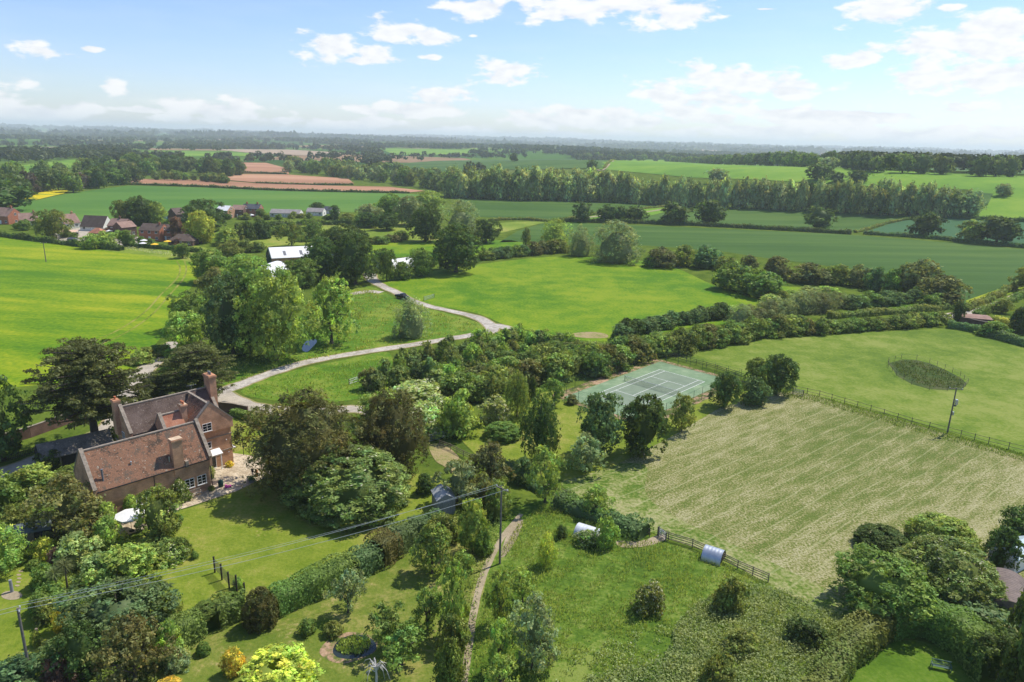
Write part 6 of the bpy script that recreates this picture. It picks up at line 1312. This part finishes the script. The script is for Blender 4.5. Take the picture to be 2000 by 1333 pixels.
# ------------------------------------------------------------------ tennis court
TU = np.array([math.cos(-.7655), math.sin(-.7655)]); 
A_c = G(1288, 722.8).xy; B_c = G(1376, 746.5).xy; N_c = G(1233.6, 771.6).xy
tu = (B_c - A_c).normalized(); tv = Vector((tu.y, -tu.x)); 
if (N_c - A_c).dot(tv) < 0: tv = -tv
def tc_(a, b): return A_c + tu * a + tv * b
M_courtedge = field_mat('worn_earth_and_grass', [(.07,.10,.02),(.13,.15,.04),(.30,.20,.12),(.40,.27,.17)], .18, .5, 2, mix2=1.0)
COURT_IN = field_mat('court_grey_green', [(.165,.21,.145),(.215,.265,.185)], .15, .8, 5, mix3=.3, bump=.05); COURT_OUT = field_mat('court_green', [(.14,.215,.115),(.18,.26,.145),(.25,.32,.19)], .2, .7, 5, mix3=.3, bump=.05)
sheet('path', [tc_(a, b) for a, b in [(-5.6,-6.6),(16.6,-6.6),(16.6,30.4),(-5.6,30.4)]], M_courtedge, .056, 0, 'bare earth strip around the tennis court')
sheet('tennis_court', [tc_(a, b) for a, b in [(-3.2,-5.2),(14.2,-5.2),(14.2,29.0),(-3.2,29.0)]], COURT_OUT, .065, 0, 'green run-off of the tennis court')
sheet('tennis_court', [tc_(a, b) for a, b in [(0,0),(10.97,0),(10.97,23.77),(0,23.77)]], COURT_IN, .072, 0, 'grey-green playing area of the tennis court')
LINE = cmat('white_line_paint', (.78,.78,.74), .8, var=.05); 
def cl(a0, b0, a1, b1, w=.09):
    if a0 == a1: P = [tc_(a0 - w/2, b0), tc_(a0 + w/2, b0), tc_(a0 + w/2, b1), tc_(a0 - w/2, b1)]
    else: P = [tc_(a0, b0 - w/2), tc_(a1, b0 - w/2), tc_(a1, b0 + w/2), tc_(a0, b0 + w/2)]
    return P
lm = []
vs_, fs_ = [], []
for s in [(0,0,0,23.77),(10.97,0,10.97,23.77),(1.37,.05,1.37,23.72),(9.6,.05,9.6,23.72)]:
    n0 = len(vs_); vs_ += [(p.x, p.y, .079) for p in map(lambda q: Vector(q), cl(*s))]; fs_.append((n0, n0+1, n0+2, n0+3))
for s in [(-.045,0,11.015,0),(-.045,23.77,11.015,23.77),(1.42,5.485,9.55,5.485),(1.42,18.285,9.55,18.285)]:
    n0 = len(vs_); vs_ += [(p.x, p.y, .0825) for p in map(lambda q: Vector(q), cl(*s))]; fs_.append((n0, n0+1, n0+2, n0+3))
n0 = len(vs_); vs_ += [(p.x, p.y, .079) for p in map(lambda q: Vector(q), cl(5.485,5.54,5.485,18.23))]; fs_.append((n0, n0+1, n0+2, n0+3))
me = bpy.data.meshes.new('court_lines'); me.from_pydata(vs_, [], fs_); me.materials.append(LINE); me.update(); tag(link('court_lines', me), 'white line markings of the tennis court', None, None, 'structure')
# net
O_ = Vector((*tc_(-.9, 11.885), .065)); r = empty('tennis_net', O_, 0, 'sagging dark tennis net between green posts', 'tennis net'); d = Vector((*(tu * 12.77), 0)); nn = MB()
for i in range(80): q = d * (i / 79); nn.bar(q + Vector((0,0,.05)), q + Vector((0,0,1.0)), .012)
for k in range(9): nn.bar(Vector((0,0,.06 + k * .115)), d + Vector((0,0,.06 + k * .115)), .012)
nn.build('netting', METAL_DK, r); m = MB(); m.bar((0,0,1.02), d + Vector((0,0,1.02)), .03, .07); m.build('net_band', CANV, r)
for t in (0, 1): m = MB(); q = d * t; m.tube([q, q + Vector((0,0,1.12))], .05, 8); m.build('post', DGREEN, r)
# surround fence of green posts and chain link, one panel mesh of wires
MESHG = cmat('green_chain_link', (.03,.07,.055), .6)
ps = [(-5.0,-6.0),(16.0,-6.0),(16.0,29.8),(-5.0,29.8),(-5.0,-6.0)]; O_ = Vector((*tc_(*ps[0]), 0)); r = empty('court_fence', O_, 0, 'tall green chain link fence around the tennis court', 'fence')
nn = MB()
for (a0, b0), (a1, b1) in zip(ps, ps[1:]):
    A = Vector((*tc_(a0, b0), 0)) - O_; B = Vector((*tc_(a1, b1), 0)) - O_; L_ = (B - A).length; k = round(L_ / 3.2)
    for i in range(k): q = A.lerp(B, i / k); m = MB(); m.tube([q, q + Vector((0,0,2.75))], .035, 6); m.build('post', DGREEN, r)
    j = int(L_ / .5)
    for i in range(j): q = A.lerp(B, i / j); q2 = A.lerp(B, min(1, (i + 6) / j)); nn.bar(q, q2 + Vector((0,0,2.7)) if i + 6 <= j else q + Vector((0,0,2.7)), .007); nn.bar(q2, q + Vector((0,0,2.7)), .007)
    for z in (.05, 1.35, 2.7): nn.bar(A + Vector((0,0,z)), B + Vector((0,0,z)), .02)
nn.build('chain_link', MESHG, r)
# ------------------------------------------------------------------ utility poles and wires
def pole(px, py, top, label, arm=1.6, armdir=0., extra=None, name='utility_pole', rad=.14, insul=2):
    p = G(px, py); v = np.array([p.x, p.y, p.z - H]); lo, hi = 2, 20
    for _ in range(30):
        h = (lo + hi) / 2
        if proj((p.x, p.y, p.z + h))[1] > top: lo = h
        else: hi = h
    r = empty(name, p, armdir, label, 'utility pole'); m = MB(); m.tube([(0,0,-.2),(0,0,h)], [rad, rad * .72], 10); m.build('pole', POLEW, r)
    if arm: m = MB(); m.bar((-arm/2,.12,h-.25),(arm/2,.12,h-.25), .1, .11); m.build('crossarm', POLEW, r)
    pts = []
    for i in range(insul):
        x = -arm/2 + .12 + (arm - .24) * i / max(1, insul - 1); m = MB(); m.lathe([(.05,0),(.07,.05),(.04,.1),(.06,.14),(.02,.2)], 8, (x, .12, h - .19)); m.build('insulator', WHITE, r); pts.append(Vector((p.x + x * math.cos(armdir) - .12 * math.sin(armdir), p.y + x * math.sin(armdir) + .12 * math.cos(armdir), h)))
    if extra: extra(r, h)
    return r, pts, h
def trans(r, h):
    m = MB(); m.box(.22, .62, -.25, .25, h - 3.0, h - 2.2); m.box(.26, .58, -.2, .2, h - 2.2, h - 2.1); m.build('transformer', GALV, r); m = MB(); m.box(.12, .5, -.12, .12, h - 3.35, h - 3.1); m.build('bracket', POLEW, r); m = MB(); m.box(.15, .38, -.14, .14, h - 5.0, h - 4.4); m.build('fuse_box', GALV, r)
p1, w1, h1 = pole(64, 1345, 1188, 'leaning grey utility pole at the lower left', .9, R_(-60)); p2, w2, h2 = pole(976, 1102, 952, 'brown utility pole beside the dirt path', 1.9, R_(-42)); p3, w3, h3 = pole(1850, 847, 758, 'utility pole carrying a transformer by the paddock fence', 2.2, R_(-15), trans, insul=3); p4, w4, h4 = pole(90, 512, 474, 'thin utility pole standing in the yellow-green crop', 2.2, R_(10), rad=.16, insul=3)
WIRE = cmat('wire_aluminium', (.42,.46,.44), .45, .3, var=.05)
def wire(a, b, sag, label, r_=.018):
    P = [a.lerp(b, t) - Vector((0, 0, sag * 4 * t * (1 - t))) for t in [i / 24 for i in range(25)]]
    m = MB(); m.tube([q - a for q in P], r_, 5); tag(m.build('overhead_wire', WIRE, None, a), label, 'wire')
wire(w1[0], w2[0], .8, 'upper overhead wire across the garden'); wire(w1[1], w2[1], .8, 'lower overhead wire across the garden')
W0 = Vector((w1[0].x - 40, w1[0].y - 22, w1[0].z + 1)); wire(W0, w1[0], .5, 'overhead wire leaving the lower left pole by the frame edge'); wire(W0 + Vector((.6,-.4,0)), w1[1], .5, 'second overhead wire leaving the lower left pole by the frame edge')
m3 = (w1[0] + w1[1]) / 2 + Vector((0, .3, .25)); wire(m3, (w2[0] + w2[1]) / 2 + Vector((0, 0, .2)), .55, 'thin dark overhead wire above the other two', .012)
# stays
# ------------------------------------------------------------------ vehicles
def pickup(px, py, rz, paint, label, name='pickup_truck', cab=True, L_=4.8):
    p = G(px, py); r = empty(name, (p.x, p.y, .08), rz, label, 'pickup truck' if cab else 'car'); m = MB()
    m.hexa([(-L_/2,-.88,.42),(L_/2,-.88,.42),(L_/2,.88,.42),(-L_/2,.88,.42),(-L_/2,-.86,1.02),(L_/2 - .08,-.82,.95),(L_/2 - .08,.82,.95),(-L_/2,.86,1.02)]); m.build('body', paint, r)
    x0, x1, x2, x3 = ((-.5, 1.3, -.2, .7) if cab else (-2.0, 1.25, -1.7, .55)); m = MB(); m.hexa([(x0,-.82,1.021),(x1,-.8,1.0),(x1,.8,1.0),(x0,.82,1.021),(x2,-.68,1.62),(x3,-.68,1.62),(x3,.68,1.62),(x2,.68,1.62)]); m.build('window', GLASS, r)
    m = MB(); m.box(x2 - .03, x3 + .03, -.7, .7, 1.621, 1.67); m.build('roof', paint, r)
    if cab: m = MB(); m.box(-L_/2 + .1, -.6, -.7, .7, 1.021, 1.06); m.build('load_bed', METAL_DK, r)
    for sx_ in (-1.45, 1.5):
        for sy_ in (-.86, .86):
            m = MB(); m.tube([(sx_, sy_ - .11, .36), (sx_, sy_ + .11, .36)], .36, 16); w_ = m.build('wheel', METAL_DK, r); m = MB(); m.tube([(sx_, sy_ - .125, .36), (sx_, sy_ + .125, .36)], .2, 12); m.build('rim', GALV, w_)
    for sy_ in (-.66, .66): m = MB(); m.box(L_/2 - .1, L_/2 - .02, sy_ - .16, sy_ + .16, .72, .88); m.build('headlight', WHITE, r); m = MB(); m.box(-L_/2 - .02, -L_/2 + .02, sy_ - .12, sy_ + .12, .7, .95); m.build('tail_light', REDL, r)
    m = MB(); m.box(L_/2 - .09, L_/2 + .06, -.85, .85, .38, .58); m.box(-L_/2 - .06, -L_/2 + .02, -.85, .85, .38, .56); m.build('bumper', METAL_DK, r)
REDL = cmat('red_lens', (.55,.02,.015), .3, var=.05); BLACKP = cmat('black_car_paint', (.012,.013,.016), .25, .2, var=.05)
pickup(786, 584, R_(-38), BLACKP, 'black pickup truck driving on the lane by the meadow')
pickup(822, 846, R_(150), cmat('dark_blue_car_paint', (.015,.02,.045), .25, .2, var=.05), 'dark car parked under the elder beside the gate', 'car', False, 4.2)
# ------------------------------------------------------------------ small things
m = MB(); m.lathe([(.16,0),(.16,1.15),(.15,1.5),(.02,1.52)], 12); tag(m.build('stone_pillar', cmat('grey_stone', (.26,.27,.28), .8, var=.15), None, G(24, 1157), smooth=False), 'grey slate column on a round stone bed', 'sculpture')
sheet('stone_bed', [G(23 + 21 * math.cos(a), 1164 + 9 * math.sin(a)).xy for a in np.linspace(0, 6.0, 18)], M_dirt, .06, 0, 'round bed of pale stones')
for i, (x, y) in enumerate([(34,1145),(36,1138),(38,1131),(37,1124),(41,1117)]): sheet('stepping_stone', [G(x + 5 * math.cos(a), y + 2 * math.sin(a)).xy for a in np.linspace(0, 5.6, 8)], M_dirt, .065, 0, 'pale stepping stone on the lower left lawn')
m = MB(); m.tube([(0,0,0),(.02,0,.5),(.05,.02,.85)], [.17,.15,.13], 9); tag(m.build('tree_stump', WOOD, None, G(72, 1243)), 'small tree stump on the lower left lawn', 'stump')
m = MB(); m.box(-.25,.25,-.25,.25,0,1.3); m.box(-.3,.3,-.3,.3,1.3,1.38); tag(m.build('gate_pillar', cmat('buff_brick', (.30,.24,.18), .9, var=.2), None, G(1948, 1338)), 'square buff pillar at the foot of the dark trees', 'pillar')
def palm(px, py, h, w, label):
    p = G(px, py); r = empty('palm', p, 0, label, 'palm'); m = MB(); m.tube([(0,0,0),(.05,0,h*.6),(.02,.03,h-.6)], [.11,.08,.07], 8); m.build('trunk', BARK, r)
    rng = np.random.default_rng(int(px)); n = 170; d = rng.normal(size=(n, 3)); d[:, 2] = np.abs(d[:, 2]) * .9 - .25; d /= np.linalg.norm(d, axis=1, keepdims=True); L_ = w * .5 * rng.uniform(.7, 1.1, n)
    c0 = np.array([.02, .03, h - .6]); side = np.cross(d, [0, 0, 1.]); side /= np.linalg.norm(side, axis=1, keepdims=True) + 1e-6; tip = c0 + d * L_[:, None]; tip[:, 2] -= .12 * L_; mid = c0 + d * L_[:, None] * .5
    V = np.stack([c0 + d * .05, mid - side * .035, tip, mid + side * .035], 1).reshape(-1, 3); tint = np.ones((n, 4)); tint[:, :3] = rng.uniform(.7, 1.4, (n, 1))
    o = link('crown', mesh_np('palm_crown', V, np.arange(n * 4).reshape(-1, 4), [LEAF], tint=tint), r); o.color = (.15, .19, .06, 1)
palm(112, 1162, 3.2, 2.3, 'spiky cordyline palm, the left of the pair'); palm(132, 1150, 3.4, 2.4, 'spiky cordyline palm, the right of the pair')
# garden pond with stone rim and reeds
sheet('stone_bed', wpoly([(624,1275),(636,1256),(664,1240),(690,1236),(722,1242),(738,1256),(730,1276),(700,1290),(668,1297),(640,1290)], True), M_courtedge, .055, 0, 'dry stone margin around the garden pond')
sheet('pond', wpoly([(650,1272),(662,1252),(690,1241),(720,1246),(735,1262),(725,1278),(690,1288),(660,1285)], True), WATER, .062, 0, 'small garden pond')
scatter('pond_reeds', wpoly([(655,1270),(668,1252),(695,1243),(720,1250),(728,1262),(705,1280),(670,1280)]), 110, .16, .35, 'lt', 'green reeds filling the garden pond', 31, cat='plants')
# dead weeping tree with bare white branches
p = G(735, 1342); r = empty('dead_tree', p, 0, 'bare white-branched weeping tree at the bottom edge', 'tree'); m = MB(); m.tube([(0,0,0),(.05,.02,1.2),(.0,.05,2.2)], [.12,.1,.08], 8); rr_ = random.Random(4)
for i in range(22):
    a = rr_.uniform(0, 6.28); l_ = rr_.uniform(.7, 1.7); z0 = rr_.uniform(1.5, 2.2); pts = [(0, 0, z0), (l_ * .45 * math.cos(a), l_ * .45 * math.sin(a), z0 + rr_.uniform(.3, .7)), (l_ * .85 * math.cos(a), l_ * .85 * math.sin(a), z0 + .1), (l_ * 1.05 * math.cos(a), l_ * 1.05 * math.sin(a), z0 - rr_.uniform(.6, 1.3))]; m.tube(pts, [.05, .035, .02, .008], 5, False)
m.build('branches', cmat('bleached_wood', (.50,.48,.44), .8, var=.15), r)
# ------------------------------------------------------------------ ground cover (stuff)
RG = wpoly([(960,1110),(1010,1030),(1060,985),(1120,1000),(1280,1058),(1400,1095),(1500,1142),(1640,1200),(1700,1235),(1600,1340),(1500,1420),(915,1420),(930,1230)])
BR = wpoly([(1290,1290),(1330,1210),(1420,1150),(1500,1148),(1600,1190),(1700,1240),(1640,1300),(1580,1400),(1100,1420),(1150,1330)], True)
BR2 = wpoly([(1030,1420),(1120,1290),(1230,1240),(1330,1230),(1400,1300),(1300,1420)], True)
scatter('weeds', BR, 60, .12, .8, (.072,.100,.040), 'dense nettles and brambles over the lower paddock', 41, tv=.16, upright=False, cat='weeds', asp=.6)
scatter('weeds', BR2, 36, .10, .6, (.070,.098,.040), 'pale weeds thinning out into the rough grass', 42, upright=False, patch=.35, cat='weeds', asp=.6, flower=.01)
scatter('tall_grass', RG, 50, .17, .38, (.072,.100,.020), 'tall rough grass in the paddock', 43, patch=.25, cat='grass', asp=.22)
scatter('meadow_grass', wpoly([(440,702),(560,682),(640,620),(700,565),(790,595),(900,625),(945,640),(900,650),(720,682),(560,716),(470,745),(430,742)], True), 5, .30, .4, (.085,.110,.020), 'rushy grass inside the lane loop', 44, patch=.35, cat='grass', asp=.3, holes=[wpoly([(570,700),(585,665),(606,652),(628,655),(632,674),(610,694)])])
scatter('meadow_grass', wpoly([(480,768),(560,738),(700,706),(750,700),(740,740),(690,775),(560,780)], True), 8, .26, .3, (.072,.118,.016), 'long grass in the triangle below the lane', 45, patch=.2, cat='grass', asp=.25)
scatter('pond_weeds', wpoly([(1742,712),(1762,706),(1790,707),(1815,714),(1845,726),(1872,740),(1884,751),(1876,758),(1850,760),(1815,757),(1782,747),(1756,731)]), 12, .20, .4, (.028,.044,.014), 'rank weeds inside the oval ring fence', 46, patch=.2, cat='weeds', asp=.4)
sheet('dry_pond_bed', wpoly([(1735,710),(1762,703),(1790,704),(1818,711),(1848,724),(1878,740),(1888,751),(1878,761),(1850,763),(1815,761),(1780,751),(1752,735)]), field_mat('dark_reed_bed', [(.035,.065,.012),(.055,.085,.018),(.09,.10,.035)], .12, .4, 1.5, mix2=.9), .055, 0, 'dry weedy pond bed in the paddock')
scatter('hay', wpoly([(1290,900),(1400,800),(1560,772),(1760,826),(2000,900),(2080,1000),(1900,1180),(1650,1175),(1450,1085),(1300,1020),(1240,960)]), 9, .15, .04, (.085,.095,.045), 'loose cut hay lying over the field', 47, upright=False, cat='hay', asp=.25)
scatter('grass_tufts', wpoly([(1530,775),(1600,788),(1700,818),(1850,862),(2000,903),(2080,925),(2080,912),(2000,888),(1850,846),(1700,803),(1600,774),(1530,758)]), 16, .22, .35, (.050,.085,.012), 'uncut grass along the paddock fence', 48, cat='grass', asp=.25)
scatter('ivy', wpoly([(360,1290),(470,1215),(700,1130),(860,1040),(900,1060),(880,1075),(720,1140),(560,1200),(440,1235),(400,1250),(330,1340)]), .01, .1, .1, 'md', 'x') if False else None
scatter('undergrowth', wpoly([(-60,960),(120,950),(200,1000),(250,1060),(330,1160),(350,1260),(300,1360),(60,1400),(90,1280),(150,1250),(120,1130),(40,1080),(-60,1060)]), 16, .14, .5, (.052,.078,.018), 'leafy undergrowth between the garden shrubs', 49, upright=False, cat='plants')
scatter('undergrowth', wpoly([(700,755),(860,712),(960,665),(1110,668),(1220,690),(1180,730),(1050,770),(900,790),(760,800),(700,790)]), 5, .25, .7, (.062,.098,.016), 'rank green undergrowth between the plantation trees', 50, upright=False, cat='plants')
scatter('undergrowth', wpoly([(820,1420),(870,1230),(900,1120),(880,1000),(930,900),(990,900),(1000,960),(985,1030),(935,1150),(910,1420)]), 20, .14, .5, (.058,.088,.018), 'leafy growth on the path bank', 51, upright=False, cat='plants')
scatter('undergrowth', wpoly([(350,700),(400,560),(520,500),(560,560),(600,700),(480,720),(430,705)]), 4, .25, .8, (.045,.066,.014), 'shaded undergrowth below the tree belt', 52, holes=[wpoly([(570,700),(585,665),(606,652),(628,655),(632,674),(610,694)])], upright=False, cat='plants')
scatter('cow_parsley', wpoly([(150,481),(240,488),(340,502),(395,514),(395,507),(340,496),(240,482),(150,474)]), 5, .22, .8, (.16,.19,.06), 'pale cow parsley edging the crop field', 53, flower=.5, cat='plants')
# ------------------------------------------------------------------ haze
hb = MB(); hb.box(-19600, 19600, -19600, 19600, -40, 140); mt, t, o = newmat('haze')
v = t.nodes.new('ShaderNodeVolumePrincipled'); v.inputs['Color'].default_value = (.86, .95, 1.0, 1); v.inputs['Density'].default_value = 1.25e-4; v.inputs['Anisotropy'].default_value = .15
t.links.new(v.outputs[0], o.inputs['Volume'])
tag(hb.build('haze', mt), 'thin summer haze over the countryside', None, None, 'stuff')
print('tris', sum(len(o.data.polygons) for o in bpy.data.objects if o.type == 'MESH'), 'unique', sum(len(m_.polygons) for m_ in bpy.data.meshes))
